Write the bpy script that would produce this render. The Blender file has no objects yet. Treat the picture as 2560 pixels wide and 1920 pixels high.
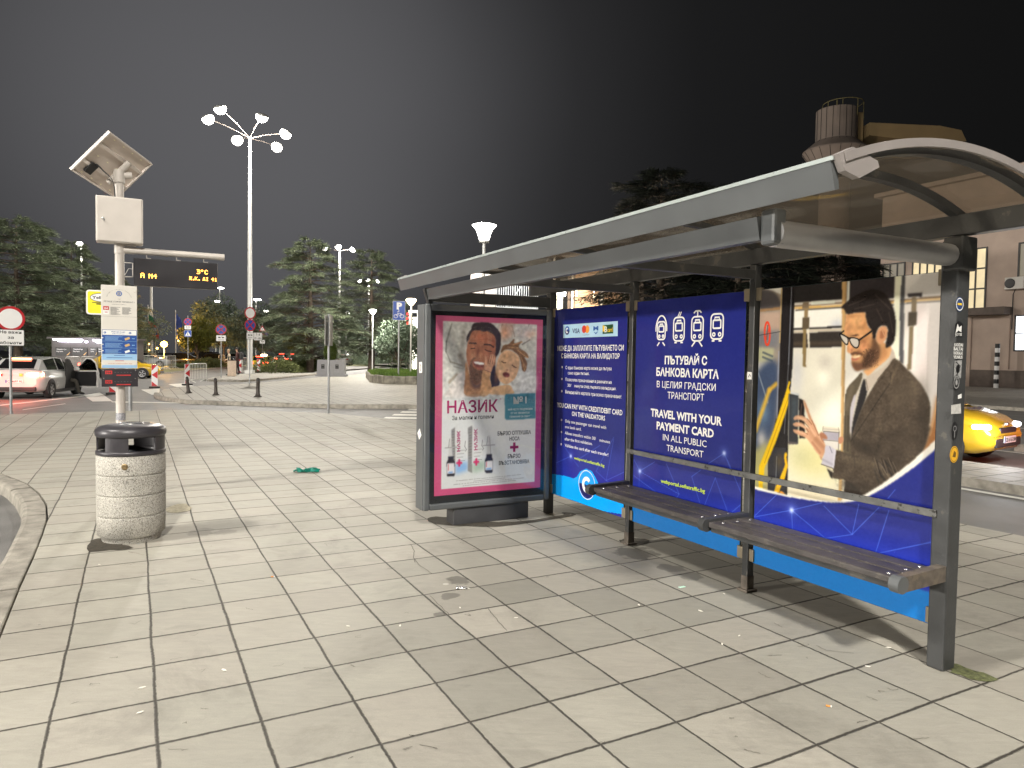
import bpy, bmesh, math, random
import numpy as np
from mathutils import Vector, Matrix
from mathutils.geometry import tessellate_polygon
random.seed(7); RNG = np.random.default_rng(7)
R = math.radians
SC = bpy.context.scene
COL = SC.collection

# ------------------------------------------------------------------ camera
F, PIT, ROLL, YAW, HC = 1755.86, 0.0389, 0.0149, 0.4867, 1.58
cam_d = bpy.data.cameras.new('camera'); cam_d.sensor_width = 36.0
cam_d.lens = F / 2560 * 36.0; cam_d.clip_start = .05; cam_d.clip_end = 3000
cam = bpy.data.objects.new('camera', cam_d); COL.objects.link(cam)
_fw = Vector((0, math.cos(PIT), -math.sin(PIT))); _up = Vector((0, math.sin(PIT), math.cos(PIT))); _rt = Vector((1, 0, 0))
_cr, _sr = math.cos(ROLL), math.sin(ROLL)
_r = _rt * _cr + _up * _sr; _u = _up * _cr - _rt * _sr
cam.matrix_world = Matrix(((_r.x, _u.x, -_fw.x, 0), (_r.y, _u.y, -_fw.y, 0), (_r.z, _u.z, -_fw.z, HC), (0, 0, 0, 1)))
SC.camera = cam

# ------------------------------------------------------------------ night sky, exposure
SC.view_settings.view_transform = 'Standard'; SC.view_settings.look = 'None'
SC.view_settings.gamma = 1.0; SC.view_settings.exposure = 0.98
W = bpy.data.worlds.new('World'); SC.world = W; W.use_nodes = True
nt = W.node_tree; bg = nt.nodes['Background']
tc = nt.nodes.new('ShaderNodeTexCoord')
dotn = nt.nodes.new('ShaderNodeVectorMath'); dotn.operation = 'DOT_PRODUCT'
dotn.inputs[1].default_value = Vector((-.34, .87, .27)).normalized()
nt.links.new(tc.outputs['Generated'], dotn.inputs[0])
nz = nt.nodes.new('ShaderNodeTexNoise'); nz.inputs['Scale'].default_value = 1.6; nz.inputs['Detail'].default_value = 3
nt.links.new(tc.outputs['Generated'], nz.inputs['Vector'])
ad = nt.nodes.new('ShaderNodeMath'); ad.operation = 'MULTIPLY_ADD'; ad.inputs[1].default_value = .03; ad.inputs[2].default_value = -.015
nt.links.new(nz.outputs['Fac'], ad.inputs[0])
sm = nt.nodes.new('ShaderNodeMath'); sm.operation = 'ADD'
nt.links.new(dotn.outputs['Value'], sm.inputs[0]); nt.links.new(ad.outputs[0], sm.inputs[1])
rp = nt.nodes.new('ShaderNodeValToRGB'); rp.color_ramp.interpolation = 'B_SPLINE'
el = rp.color_ramp.elements
el[0].position = .30; el[0].color = (.0020, .0021, .0020, 1)
el[1].position = 1.0; el[1].color = (.062, .0615, .065, 1)
e = el.new(.62); e.color = (.0034, .0034, .0034, 1)
e = el.new(.955); e.color = (.0265, .0263, .0278, 1)
e = el.new(.91); e.color = (.0115, .0114, .0120, 1)
e = el.new(.83); e.color = (.0048, .0048, .0050, 1)
nt.links.new(sm.outputs[0], rp.inputs['Fac']); nt.links.new(rp.outputs['Color'], bg.inputs['Color'])
bg.inputs['Strength'].default_value = 1.0

def lamp(name, loc, watts, col=(1, .95, .86), rad=.35):
    d = bpy.data.lights.new(name, 'POINT'); d.energy = watts; d.color = col; d.shadow_soft_size = rad
    o = bpy.data.objects.new(name, d); o.location = loc; COL.objects.link(o); return o

# lamps of the plaza: two floodlight masts stand behind and to the left of the camera, a third far left is added out of view, the others are in view
LAMP_LEFT = (-13.5, -1.6, 16.6)
LAMP_BACK = (2.6, -13.5, 16.6)
LAMP_FAR_FILL = (-52, -16, 8.8)
lamp('flood_light', LAMP_LEFT, 7400, rad=.9)
lamp('flood_light', LAMP_BACK, 14500, rad=.9)
lamp('flood_light', LAMP_FAR_FILL, 52000, rad=1.0)  # unseen fill lamp, added to brighten the shelter panels

# ------------------------------------------------------------------ helpers: view rays of the photograph, used to survey the place
def ray(x, y):
    a, b = x - 1280, y - 960
    X = (a * _cr + b * _sr) / F; Y = -(-a * _sr + b * _cr) / F
    c, s = math.cos(PIT), math.sin(PIT)
    return Vector((X, c + Y * s, -s + Y * c))
def gnd(x, y, z=0.0):
    d = ray(x, y); t = (z - HC) / d.z
    return Vector((d.x * t, d.y * t, z))
def at(x, y, Y):
    d = ray(x, y); q = d * (Y / d.y); return Vector((q.x, q.y, q.z + HC))
P0 = Vector((2.2483, 3.5943)); UU = Vector((-math.sin(YAW), math.cos(YAW))); VV = Vector((math.cos(YAW), math.sin(YAW)))
def SV(v, t, z=0.0):           # street frame: v metres to the right of the shelter's rear plane, t metres along it
    q = P0 + VV * v + UU * t; return Vector((q.x, q.y, z))

# ------------------------------------------------------------------ materials
MATS = {}
def mat(name, col, rough=.55, metal=0.0, var=.12, scale=6.0, bump=0.0, bscale=40.0, spec=.5, emit=None, estr=0.0, trans=0.0, alpha=1.0, coat=0.0, chips=0.0, chipcol=(.02, .018, .016), cscale=26):
    if name in MATS: return MATS[name]
    m = bpy.data.materials.new(name); m.use_nodes = True; MATS[name] = m
    n = m.node_tree; b = n.nodes['Principled BSDF']
    c = (col[0], col[1], col[2], 1)
    b.inputs['Roughness'].default_value = rough; b.inputs['Metallic'].default_value = metal
    b.inputs['Specular IOR Level'].default_value = spec; b.inputs['Transmission Weight'].default_value = trans
    b.inputs['Coat Weight'].default_value = coat; b.inputs['Alpha'].default_value = alpha
    tcn = n.nodes.new('ShaderNodeTexCoord')
    if var > 0:
        z = n.nodes.new('ShaderNodeTexNoise'); z.inputs['Scale'].default_value = scale; z.inputs['Detail'].default_value = 6
        n.links.new(tcn.outputs['Object'], z.inputs['Vector'])
        r = n.nodes.new('ShaderNodeValToRGB')
        r.color_ramp.elements[0].position = .3; r.color_ramp.elements[1].position = .7
        r.color_ramp.elements[0].color = tuple(max(0, x * (1 - var)) for x in col) + (1,)
        r.color_ramp.elements[1].color = tuple(min(1, x * (1 + var)) for x in col) + (1,)
        n.links.new(z.outputs['Fac'], r.inputs['Fac']); src = r.outputs['Color']
        if chips > 0:                                   # worn and dirty patches
            zc = n.nodes.new('ShaderNodeTexNoise'); zc.inputs['Scale'].default_value = cscale; zc.inputs['Detail'].default_value = 8; zc.inputs['Roughness'].default_value = .7; n.links.new(tcn.outputs['Object'], zc.inputs['Vector'])
            rc_ = n.nodes.new('ShaderNodeValToRGB'); rc_.color_ramp.elements[0].position = .60 - chips * .1; rc_.color_ramp.elements[1].position = .63 - chips * .1; n.links.new(zc.outputs['Fac'], rc_.inputs['Fac'])
            mxc = n.nodes.new('ShaderNodeMix'); mxc.data_type = 'RGBA'; mxc.inputs['B'].default_value = chipcol + (1,); n.links.new(rc_.outputs['Color'], mxc.inputs['Factor']); n.links.new(src, mxc.inputs['A']); src = mxc.outputs['Result']
        n.links.new(src, b.inputs['Base Color'])
        rr = n.nodes.new('ShaderNodeMath'); rr.operation = 'MULTIPLY_ADD'; rr.inputs[1].default_value = .25; rr.inputs[2].default_value = rough - .125
        n.links.new(z.outputs['Fac'], rr.inputs[0]); n.links.new(rr.outputs[0], b.inputs['Roughness'])
    else:
        b.inputs['Base Color'].default_value = c
    if bump > 0:
        z2 = n.nodes.new('ShaderNodeTexNoise'); z2.inputs['Scale'].default_value = bscale; z2.inputs['Detail'].default_value = 5
        n.links.new(tcn.outputs['Object'], z2.inputs['Vector'])
        bp = n.nodes.new('ShaderNodeBump'); bp.inputs['Strength'].default_value = bump; bp.inputs['Distance'].default_value = .01
        n.links.new(z2.outputs['Fac'], bp.inputs['Height']); n.links.new(bp.outputs['Normal'], b.inputs['Normal'])
    if emit:
        b.inputs['Emission Color'].default_value = (emit[0], emit[1], emit[2], 1); b.inputs['Emission Strength'].default_value = estr
    return m
def srgb(r, g, b):
    f = lambda c: (c / 255 / 12.92) if c / 255 <= .04045 else ((c / 255 + .055) / 1.055) ** 2.4
    return (f(r), f(g), f(b))
def attr_mat(name, rough=.4, coat=0.0, emit=0.0):
    m = bpy.data.materials.new(name); m.use_nodes = True; n = m.node_tree; b = n.nodes['Principled BSDF']
    a = n.nodes.new('ShaderNodeAttribute'); a.attribute_name = 'print'
    n.links.new(a.outputs['Color'], b.inputs['Base Color']); b.inputs['Roughness'].default_value = rough; b.inputs['Coat Weight'].default_value = coat
    b.inputs['Specular IOR Level'].default_value = .35
    if emit:
        n.links.new(a.outputs['Color'], b.inputs['Emission Color']); b.inputs['Emission Strength'].default_value = emit
    MATS[name] = m; return m

# ------------------------------------------------------------------ mesh builder
class MB:
    def __init__(s): s.v = []; s.f = []; s.m = []; s.s = []
    def add(s, vs, fs, mi=0, smooth=False, M=None):
        o = len(s.v)
        if M is not None: vs = [M @ Vector(q) for q in vs]
        s.v.extend([tuple(q) for q in vs])
        for f in fs: s.f.append([i + o for i in f]); s.m.append(mi); s.s.append(smooth)
        return s
    def box(s, c, d, mi=0, rz=0, M=None, bev=0.0, rot=None):
        T = Matrix.Translation(c) @ (rot if rot is not None else Matrix.Rotation(rz, 4, 'Z'))
        if M is not None: T = M @ T
        x, y, z = d[0] / 2, d[1] / 2, d[2] / 2
        if bev <= 0:
            vs = [(i * x, j * y, k * z) for k in (-1, 1) for j in (-1, 1) for i in (-1, 1)]
            fs = [(0, 2, 3, 1), (4, 5, 7, 6), (0, 1, 5, 4), (2, 6, 7, 3), (0, 4, 6, 2), (1, 3, 7, 5)]
            return s.add(vs, fs, mi, False, T)
        bm = bmesh.new(); bmesh.ops.create_cube(bm, size=1)
        for q in bm.verts: q.co = (q.co.x * d[0], q.co.y * d[1], q.co.z * d[2])
        bmesh.ops.bevel(bm, geom=list(bm.edges), offset=min(bev, min(d) * .45), segments=2, affect='EDGES', profile=.5)
        bm.verts.index_update()
        s.add([tuple(q.co) for q in bm.verts], [[q.index for q in f.verts] for f in bm.faces], mi, False, T); bm.free(); return s
    def tube(s, pts, r, n=8, mi=0, cap=True, smooth=True, M=None):
        pts = [Vector(p) for p in pts]; rs = r if isinstance(r, (list, tuple)) else [r] * len(pts)
        vs = []; fs = []; prev = None
        for i, p in enumerate(pts):
            t = (pts[min(i + 1, len(pts) - 1)] - pts[max(i - 1, 0)]).normalized()
            if prev is None:
                a = Vector((0, 0, 1)) if abs(t.z) < .9 else Vector((1, 0, 0)); nx = t.cross(a).normalized()
            else: nx = (prev - t * prev.dot(t)).normalized()
            prev = nx; ny = t.cross(nx)
            for k in range(n):
                an = 2 * math.pi * k / n; vs.append(p + (nx * math.cos(an) + ny * math.sin(an)) * rs[i])
        for i in range(len(pts) - 1):
            for k in range(n):
                k2 = (k + 1) % n; fs.append((i * n + k, i * n + k2, (i + 1) * n + k2, (i + 1) * n + k))
        s.add(vs, fs, mi, smooth, M)
        if cap:
            s.add(vs[:n], [tuple(range(n))[::-1]], mi, False, M); s.add(vs[-n:], [tuple(range(n))], mi, False, M)
        return s
    def lathe(s, prof, n=24, c=(0, 0, 0), mi=0, smooth=True, M=None, close=False):
        vs = []; fs = []
        for (r, z) in prof:
            for k in range(n):
                an = 2 * math.pi * k / n; vs.append((c[0] + r * math.cos(an), c[1] + r * math.sin(an), c[2] + z))
        for i in range(len(prof) - 1):
            for k in range(n):
                k2 = (k + 1) % n; fs.append((i * n + k, i * n + k2, (i + 1) * n + k2, (i + 1) * n + k))
        s.add(vs, fs, mi, smooth, M); L = len(prof)
        if prof[0][0] > 1e-5: s.add(vs[:n], [tuple(range(n))[::-1]], mi, False, M)
        if prof[-1][0] > 1e-5: s.add(vs[-n:], [tuple(range(n))], mi, False, M)
        return s
    def prism(s, poly, h0, h1, mi=0, M=None, sides=True, smooth=False):     # polygon in local xy, extruded along z
        n = len(poly); A = sum(poly[i][0] * poly[(i + 1) % n][1] - poly[(i + 1) % n][0] * poly[i][1] for i in range(n))
        if A < 0: poly = poly[::-1]
        vs = [(p[0], p[1], h0) for p in poly] + [(p[0], p[1], h1) for p in poly]
        fs = [tuple(range(n, 2 * n)), tuple(range(n))[::-1]]
        s.add(vs, fs, mi, False, M)
        if sides: s.add(vs, [(i, (i + 1) % n, (i + 1) % n + n, i + n) for i in range(n)], mi, smooth, M)
        return s
    def quad(s, a, b, c, d, mi=0): return s.add([a, b, c, d], [(0, 1, 2, 3)], mi)
    def build(s, name, mats, parent=None, M=None):
        me = bpy.data.meshes.new(name)
        vs = s.v if M is None else [tuple(M @ Vector(q)) for q in s.v]
        me.from_pydata(vs, [], s.f)
        for m in (mats if isinstance(mats, (list, tuple)) else [mats]): me.materials.append(m)
        me.polygons.foreach_set('material_index', s.m); me.polygons.foreach_set('use_smooth', s.s); me.update()
        o = bpy.data.objects.new(name, me); COL.objects.link(o)
        if parent: o.parent = parent
        return o
def tag(o, label=None, cat=None, group=None, kind=None):
    if label: o['label'] = label
    if cat: o['category'] = cat
    if group: o['group'] = group
    if kind: o['kind'] = kind
    return o
def thing(name, label, cat, loc=(0, 0, 0), rz=0.0, group=None):
    o = bpy.data.objects.new(name, None); COL.objects.link(o); o.empty_display_size = .2
    o.location = loc; o.rotation_euler = (0, 0, rz); return tag(o, label, cat, group)
def kids(o): return [c for c in bpy.data.objects if c.parent == o]
def dup(root, loc, rz=None, label=None, scale=None):
    def cp(o, par):
        c = o.copy(); COL.objects.link(c)
        if par: c.parent = par
        for ch in CH.get(o, []): cp(ch, c)
        return c
    CH = {}
    for q in bpy.data.objects:
        if q.parent: CH.setdefault(q.parent, []).append(q)
    c = cp(root, None); c.location = loc
    if rz is not None: c.rotation_euler = (0, 0, rz)
    if scale: c.scale = scale if isinstance(scale, (tuple, list)) else (scale,) * 3
    if label: c['label'] = label
    return c
def struct(name, mb, m): return tag(mb.build(name, m), kind='structure')

# text: outlines of the default font as flat mesh
_tc = {}
def glyphs(body, weight=0.0):
    k = (body, weight)
    if k in _tc: return _tc[k]
    cu = bpy.data.curves.new('t', 'FONT'); cu.body = body; cu.size = 1.0; cu.offset = weight; cu.resolution_u = 2
    ob = bpy.data.objects.new('t', cu); COL.objects.link(ob)
    dg = bpy.context.evaluated_depsgraph_get(); dg.update()
    me = bpy.data.meshes.new_from_object(ob.evaluated_get(dg))
    vs = [tuple(q.co) for q in me.vertices]; fs = [list(p.vertices) for p in me.polygons]
    bpy.data.objects.remove(ob); bpy.data.curves.remove(cu); bpy.data.meshes.remove(me)
    _tc[k] = (vs, fs); return vs, fs
CAP = .73
def letter(mb, body, p0, p1, cap, mi=0, weight=0.0, h=0.0, M=None):
    """text on the plane z=h: baseline runs from p0 to p1, capitals are cap high"""
    vs, fs = glyphs(body, weight)
    if not vs: return
    x0 = min(q[0] for q in vs); x1 = max(q[0] for q in vs)
    dx, dy = p1[0] - p0[0], p1[1] - p0[1]; L = math.hypot(dx, dy); ex = (dx / L, dy / L); ey = (-ex[1], ex[0])
    out = []
    for q in vs:
        a = (q[0] - x0) / (x1 - x0) * L; b = q[1] / CAP * cap
        out.append((p0[0] + ex[0] * a + ey[0] * b, p0[1] + ex[1] * a + ey[1] * b, h))
    mb.add(out, fs, mi, False, M)
def stroke(mb, pts, w, mi=0, h=0.0, closed=False, M=None):
    """a flat line of width w through 2-D points"""
    n = len(pts); L = []; Rr = []
    for i in range(n):
        a = pts[i - 1] if (closed or i > 0) else pts[i]; b = pts[(i + 1) % n] if (closed or i < n - 1) else pts[i]
        dx, dy = b[0] - a[0], b[1] - a[1]; l = math.hypot(dx, dy) or 1; nx, ny = -dy / l * w / 2, dx / l * w / 2
        L.append((pts[i][0] + nx, pts[i][1] + ny, h)); Rr.append((pts[i][0] - nx, pts[i][1] - ny, h))
    fs = [(i, i + n, (i + 1) % n + n, (i + 1) % n) for i in range(n if closed else n - 1)]
    mb.add(L + Rr, [f[::-1] for f in fs], mi, False, M)
def ell(cx, cy, rx, ry, n=28, a0=0, a1=360):
    full = abs(a1 - a0 - 360) < 1e-6
    return [(cx + rx * math.cos(R(a0 + (a1 - a0) * k / (n if full else n - 1))), cy + ry * math.sin(R(a0 + (a1 - a0) * k / (n if full else n - 1)))) for k in range(n)]
def rrect(x0, y0, x1, y1, r, n=5):
    o = []
    for cx, cy, a in ((x1 - r, y1 - r, 0), (x0 + r, y1 - r, 90), (x0 + r, y0 + r, 180), (x1 - r, y0 + r, 270)):
        o += [(cx + r * math.cos(R(a + 90 * k / n)), cy + r * math.sin(R(a + 90 * k / n))) for k in range(n + 1)]
    return o

# printed pictures: a fine mesh whose vertices carry the printed colours
class Paint:
    def __init__(s, a0, a1, b0, b1, nx, ny, base):
        s.a0, s.a1, s.b0, s.b1, s.nx, s.ny = a0, a1, b0, b1, nx, ny
        s.img = np.zeros((ny, nx, 3)); s.img[:] = np.array(base) / 255
        s.X, s.Y = np.meshgrid(np.linspace(a0, a1, nx), np.linspace(b0, b1, ny))
    def mask(s, poly, blur=0.0):
        x = np.array([p[0] for p in poly]); y = np.array([p[1] for p in poly]); ins = np.zeros(s.X.shape, bool)
        j = len(x) - 1
        for i in range(len(x)):
            if y[i] != y[j]:
                c = ((y[i] > s.Y) != (y[j] > s.Y)) & (s.X < (x[j] - x[i]) * (s.Y - y[i]) / (y[j] - y[i]) + x[i]); ins ^= c
            j = i
        m = ins.astype(float)
        if blur > 0: m = s.blur(m, blur)
        return m
    def blur(s, m, rad):
        px = (s.a1 - s.a0) / (s.nx - 1); k = max(1, int(round(rad / px)))
        g = np.exp(-.5 * (np.arange(-2 * k, 2 * k + 1) / k) ** 2); g /= g.sum(); pad = 2 * k
        m = np.pad(m, pad, mode='edge')
        m = np.apply_along_axis(lambda r: np.convolve(r, g, 'valid'), 1, m); m = np.apply_along_axis(lambda r: np.convolve(r, g, 'valid'), 0, m)
        return m
    def fill(s, poly, col, blur=0.0, alpha=1.0, smooth=True):
        if smooth and len(poly) > 4: poly = spline(poly)
        m = (s.mask(poly, blur) * alpha)[..., None]; s.img = s.img * (1 - m) + np.array(col) / 255 * m
    def blob(s, cx, cy, rx, ry, col, alpha=1.0, p=1.0):
        d = ((s.X - cx) / rx) ** 2 + ((s.Y - cy) / ry) ** 2; m = (np.exp(-d * p) * alpha)[..., None]
        s.img = s.img * (1 - m) + np.array(col) / 255 * m
    def line(s, p, q, w, col, alpha=1.0):
        px, py = s.X - p[0], s.Y - p[1]; dx, dy = q[0] - p[0], q[1] - p[1]; l2 = dx * dx + dy * dy
        t = np.clip((px * dx + py * dy) / l2, 0, 1); d = np.hypot(px - t * dx, py - t * dy)
        m = (np.clip(1.2 - d / w, 0, 1) * alpha)[..., None]; s.img = s.img * (1 - m) + np.array(col) / 255 * m
    def noise(s, amp):
        n = RNG.normal(0, 1, (s.ny, s.nx)); n = s.blur(n, (s.a1 - s.a0) / s.nx * 1.5); s.img = np.clip(s.img + (n * amp)[..., None], 0, 1)
    def mesh(s, name, material, parent, M, keep=None):
        z = np.zeros_like(s.X); V = np.stack([s.X, s.Y, z], -1).reshape(-1, 3)
        A = np.array(M)[:3, :3]; V = V @ A.T + np.array(M)[:3, 3]
        idx = np.arange(s.nx * s.ny).reshape(s.ny, s.nx)
        Fq = np.stack([idx[:-1, :-1], idx[:-1, 1:], idx[1:, 1:], idx[1:, :-1]], -1).reshape(-1, 4)
        me = bpy.data.meshes.new(name); me.vertices.add(len(V)); me.vertices.foreach_set('co', V.ravel())
        me.loops.add(Fq.size); me.loops.foreach_set('vertex_index', Fq.ravel().astype(np.int32))
        me.polygons.add(len(Fq)); me.polygons.foreach_set('loop_start', np.arange(0, Fq.size, 4, dtype=np.int32)); me.update(calc_edges=True)
        at_ = me.color_attributes.new('print', 'FLOAT_COLOR', 'POINT')
        c = np.clip(s.img, 0, 1); lin = np.where(c <= .04045, c / 12.92, ((c + .055) / 1.055) ** 2.4)
        at_.data.foreach_set('color', np.concatenate([lin, np.ones(lin.shape[:2] + (1,))], -1).astype(np.float32).ravel())
        me.materials.append(material); o = bpy.data.objects.new(name, me); COL.objects.link(o); o.parent = parent; return o
def spline(p, k=5):
    n = len(p); o = []
    for i in range(n):
        a, b, c, d = [np.array(p[(i + q) % n], float) for q in (-1, 0, 1, 2)]
        for t in np.arange(k) / k:
            o.append(tuple(.5 * (2 * b + (c - a) * t + (2 * a - 5 * b + 4 * c - d) * t * t + (3 * b - a - 3 * c + d) * t ** 3)))
    return o
# ------------------------------------------------------------------ picture-coordinate shorthands (enlargements of the photograph used for the survey)
Z1 = lambda x, y: (x / 4.254, 650 + y / 4.254)
Z2 = lambda x, y: (340 + x / 4.254, 720 + y / 4.254)
Z3 = lambda x, y: (680 + x / 3.19, 560 + y / 3.19)
Z5 = lambda x, y: (2180 + x / 2.4395, 560 + y / 2.4395)
ZR = -.13
def pave_mat(name, base, stains=(), jw=.0062, tone=.075):
    m = bpy.data.materials.new(name); m.use_nodes = True; n = m.node_tree; b = n.nodes['Principled BSDF']; L = n.links.new
    def math_(op, a, c=None, d=None, clamp=False):
        q = n.nodes.new('ShaderNodeMath'); q.operation = op; q.use_clamp = clamp
        for i, v in enumerate((a, c, d)):
            if v is None: continue
            if hasattr(v, 'links'): L(v, q.inputs[i])
            else: q.inputs[i].default_value = v
        return q.outputs[0]
    tcn = n.nodes.new('ShaderNodeTexCoord'); P = tcn.outputs['Object']
    def noise(scale, det=4, vec=P, rough=.5, dist=0.0):
        q = n.nodes.new('ShaderNodeTexNoise'); q.inputs['Scale'].default_value = scale; q.inputs['Detail'].default_value = det
        q.inputs['Roughness'].default_value = rough; q.inputs['Distortion'].default_value = dist; L(vec, q.inputs['Vector']); return q
    mp = n.nodes.new('ShaderNodeMapping'); mp.vector_type = 'TEXTURE'
    mp.inputs['Location'].default_value = (-1.753, 2.582, 0); mp.inputs['Rotation'].default_value = (0, 0, .4919); mp.inputs['Scale'].default_value = (.3996, .4011, 1)
    L(P, mp.inputs['Vector'])
    w = noise(2.2, 3); wv = n.nodes.new('ShaderNodeVectorMath'); wv.operation = 'MULTIPLY_ADD'
    wv.inputs[1].default_value = (.045, .045, 0); wv.inputs[2].default_value = (-.0225, -.0225, 0); L(w.outputs['Color'], wv.inputs[0])
    w2 = noise(40, 2); wv2 = n.nodes.new('ShaderNodeVectorMath'); wv2.operation = 'MULTIPLY_ADD'; wv2.inputs[1].default_value = (.02, .02, 0); L(w2.outputs['Color'], wv2.inputs[0]); L(wv.outputs[0], wv2.inputs[2])
    wa = n.nodes.new('ShaderNodeVectorMath'); wa.operation = 'ADD'; L(mp.outputs[0], wa.inputs[0]); L(wv2.outputs[0], wa.inputs[1])
    sx = n.nodes.new('ShaderNodeSeparateXYZ'); L(wa.outputs[0], sx.inputs[0])
    def edge(o): return math_('MULTIPLY', math_('SUBTRACT', .5, math_('ABSOLUTE', math_('SUBTRACT', math_('FRACT', o), .5))), .4)
    dx, dy = edge(sx.outputs[0]), edge(sx.outputs[1])
    js = noise(.9, 2)                                     # some joints are open, some filled
    wj = math_('MULTIPLY_ADD', js.outputs['Fac'], jw * 1.7, jw * .5); wjy = math_('MULTIPLY', wj, 1.15)
    jx = math_('SUBTRACT', 1.0, math_('DIVIDE', dx, wj, clamp=True)); jy = math_('SUBTRACT', 1.0, math_('DIVIDE', dy, wjy, clamp=True))
    joint = math_('MAXIMUM', math_('MULTIPLY', jx, 1.5, clamp=True), math_('MULTIPLY', jy, 1.6, clamp=True), clamp=True)
    fl = n.nodes.new('ShaderNodeVectorMath'); fl.operation = 'FLOOR'; L(wa.outputs[0], fl.inputs[0])
    wn = n.nodes.new('ShaderNodeTexWhiteNoise'); L(fl.outputs[0], wn.inputs['Vector'])
    sep = n.nodes.new('ShaderNodeSeparateColor'); L(wn.outputs['Color'], sep.inputs[0])
    # slate-like surface, each slab with its own grain
    of = n.nodes.new('ShaderNodeVectorMath'); of.operation = 'MULTIPLY_ADD'; of.inputs[1].default_value = (7, 7, 7); L(wn.outputs['Color'], of.inputs[0]); L(P, of.inputs[2])
    rip = n.nodes.new('ShaderNodeMapping'); rip.inputs['Rotation'].default_value = (0, 0, .9); rip.inputs['Scale'].default_value = (1, 4.2, 1); L(of.outputs[0], rip.inputs['Vector'])
    st = noise(3.0, 8, of.outputs[0], .62, 1.4); st2 = noise(6.5, 7, rip.outputs[0], .66, .9); big = noise(.35, 3); fine = noise(170, 3)
    r = n.nodes.new('ShaderNodeValToRGB'); r.color_ramp.elements[0].position = .3; r.color_ramp.elements[1].position = .72
    r.color_ramp.elements[0].color = (base[0] * .88, base[1] * .882, base[2] * .885, 1); r.color_ramp.elements[1].color = (base[0] * 1.07, base[1] * 1.07, base[2] * 1.07, 1)
    L(st2.outputs['Fac'], r.inputs['Fac'])
    val = math_('MULTIPLY_ADD', sep.outputs[0], tone * 2, 1 - tone)
    val = math_('MULTIPLY', val, math_('MULTIPLY_ADD', big.outputs['Fac'], .36, .82))
    dirt = noise(1.1, 7, P, .72, .5); val = math_('MULTIPLY', val, math_('SUBTRACT', 1.0, math_('MULTIPLY', math_('SUBTRACT', dirt.outputs['Fac'], .53, clamp=True), 1.5)))
    val = math_('MULTIPLY', val, math_('MULTIPLY_ADD', st.outputs['Fac'], .26, .87))
    val = math_('MULTIPLY', val, math_('MULTIPLY_ADD', fine.outputs['Fac'], .22, .89))
    for (cx, cy, rad, dark) in stains:
        vd = n.nodes.new('ShaderNodeVectorMath'); vd.operation = 'DISTANCE'; vd.inputs[1].default_value = (cx, cy, 0); L(P, vd.inputs[0])
        nn = noise(9, 4)
        q = math_('ADD', vd.outputs['Value'], math_('MULTIPLY_ADD', nn.outputs['Fac'], rad * 1.9, -rad * .95))
        k = math_('SMOOTHSTEP' if False else 'SUBTRACT', 1.0, math_('DIVIDE', math_('SUBTRACT', q, rad * .85), rad * .2, clamp=True), clamp=True)
        val = math_('MULTIPLY', val, math_('SUBTRACT', 1.0, math_('MULTIPLY', k, dark)))
    if stains:                                            # slabs by the shelter are more soiled, uneven in tone, with roof shade painted in
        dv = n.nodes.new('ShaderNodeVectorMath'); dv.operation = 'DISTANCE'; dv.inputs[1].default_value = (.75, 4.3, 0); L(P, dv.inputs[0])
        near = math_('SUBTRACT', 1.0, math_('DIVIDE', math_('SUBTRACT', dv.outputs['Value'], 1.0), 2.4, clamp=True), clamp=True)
        soil_shade = math_('MULTIPLY_ADD', sep.outputs[2], .20, math_('MULTIPLY', st.outputs['Fac'], .22))
        val = math_('MULTIPLY', val, math_('SUBTRACT', 1.0, math_('MULTIPLY', near, soil_shade)))
    vo = n.nodes.new('ShaderNodeTexVoronoi'); vo.inputs['Scale'].default_value = 3.1; L(P, vo.inputs['Vector'])
    sg = n.nodes.new('ShaderNodeSeparateColor'); L(vo.outputs['Color'], sg.inputs[0])
    gum = math_('MULTIPLY', math_('LESS_THAN', vo.outputs['Distance'], math_('MULTIPLY', sg.outputs[1], .075)), math_('GREATER_THAN', sg.outputs[0], .62))
    mx = n.nodes.new('ShaderNodeMix'); mx.data_type = 'RGBA'; mx.blend_type = 'MULTIPLY'; mx.inputs['Factor'].default_value = 1
    cmb = n.nodes.new('ShaderNodeCombineColor'); [L(val, cmb.inputs[i]) for i in range(3)]
    L(r.outputs['Color'], mx.inputs['A']); L(cmb.outputs[0], mx.inputs['B'])
    # slabs differ slightly in hue (greenish or warm)
    hue = n.nodes.new('ShaderNodeMix'); hue.data_type = 'RGBA'; hue.blend_type = 'MULTIPLY'; hue.inputs['B'].default_value = (.965, .99, .985, 1)
    L(sep.outputs[1], hue.inputs['Factor']); L(mx.outputs['Result'], hue.inputs['A'])
    gm = n.nodes.new('ShaderNodeMix'); gm.data_type = 'RGBA'; gb = n.nodes.new('ShaderNodeMix'); gb.data_type = 'RGBA'; gb.inputs['A'].default_value = (.60, .58, .53, 1); gb.inputs['B'].default_value = (.11, .105, .095, 1); L(math_('GREATER_THAN', sg.outputs[2], .5), gb.inputs['Factor']); L(gb.outputs['Result'], gm.inputs['B']); L(math_('MULTIPLY', gum, .5), gm.inputs['Factor']); L(hue.outputs['Result'], gm.inputs['A'])
    jm = n.nodes.new('ShaderNodeMix'); jm.data_type = 'RGBA'; jm.inputs['B'].default_value = (.035, .031, .026, 1); L(math_('MULTIPLY', joint, .93), jm.inputs['Factor']); L(gm.outputs['Result'], jm.inputs['A'])
    L(jm.outputs['Result'], b.inputs['Base Color']); b.inputs['Specular IOR Level'].default_value = .3
    L(math_('MULTIPLY_ADD', st2.outputs['Fac'], .3, .5), b.inputs['Roughness'])
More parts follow.
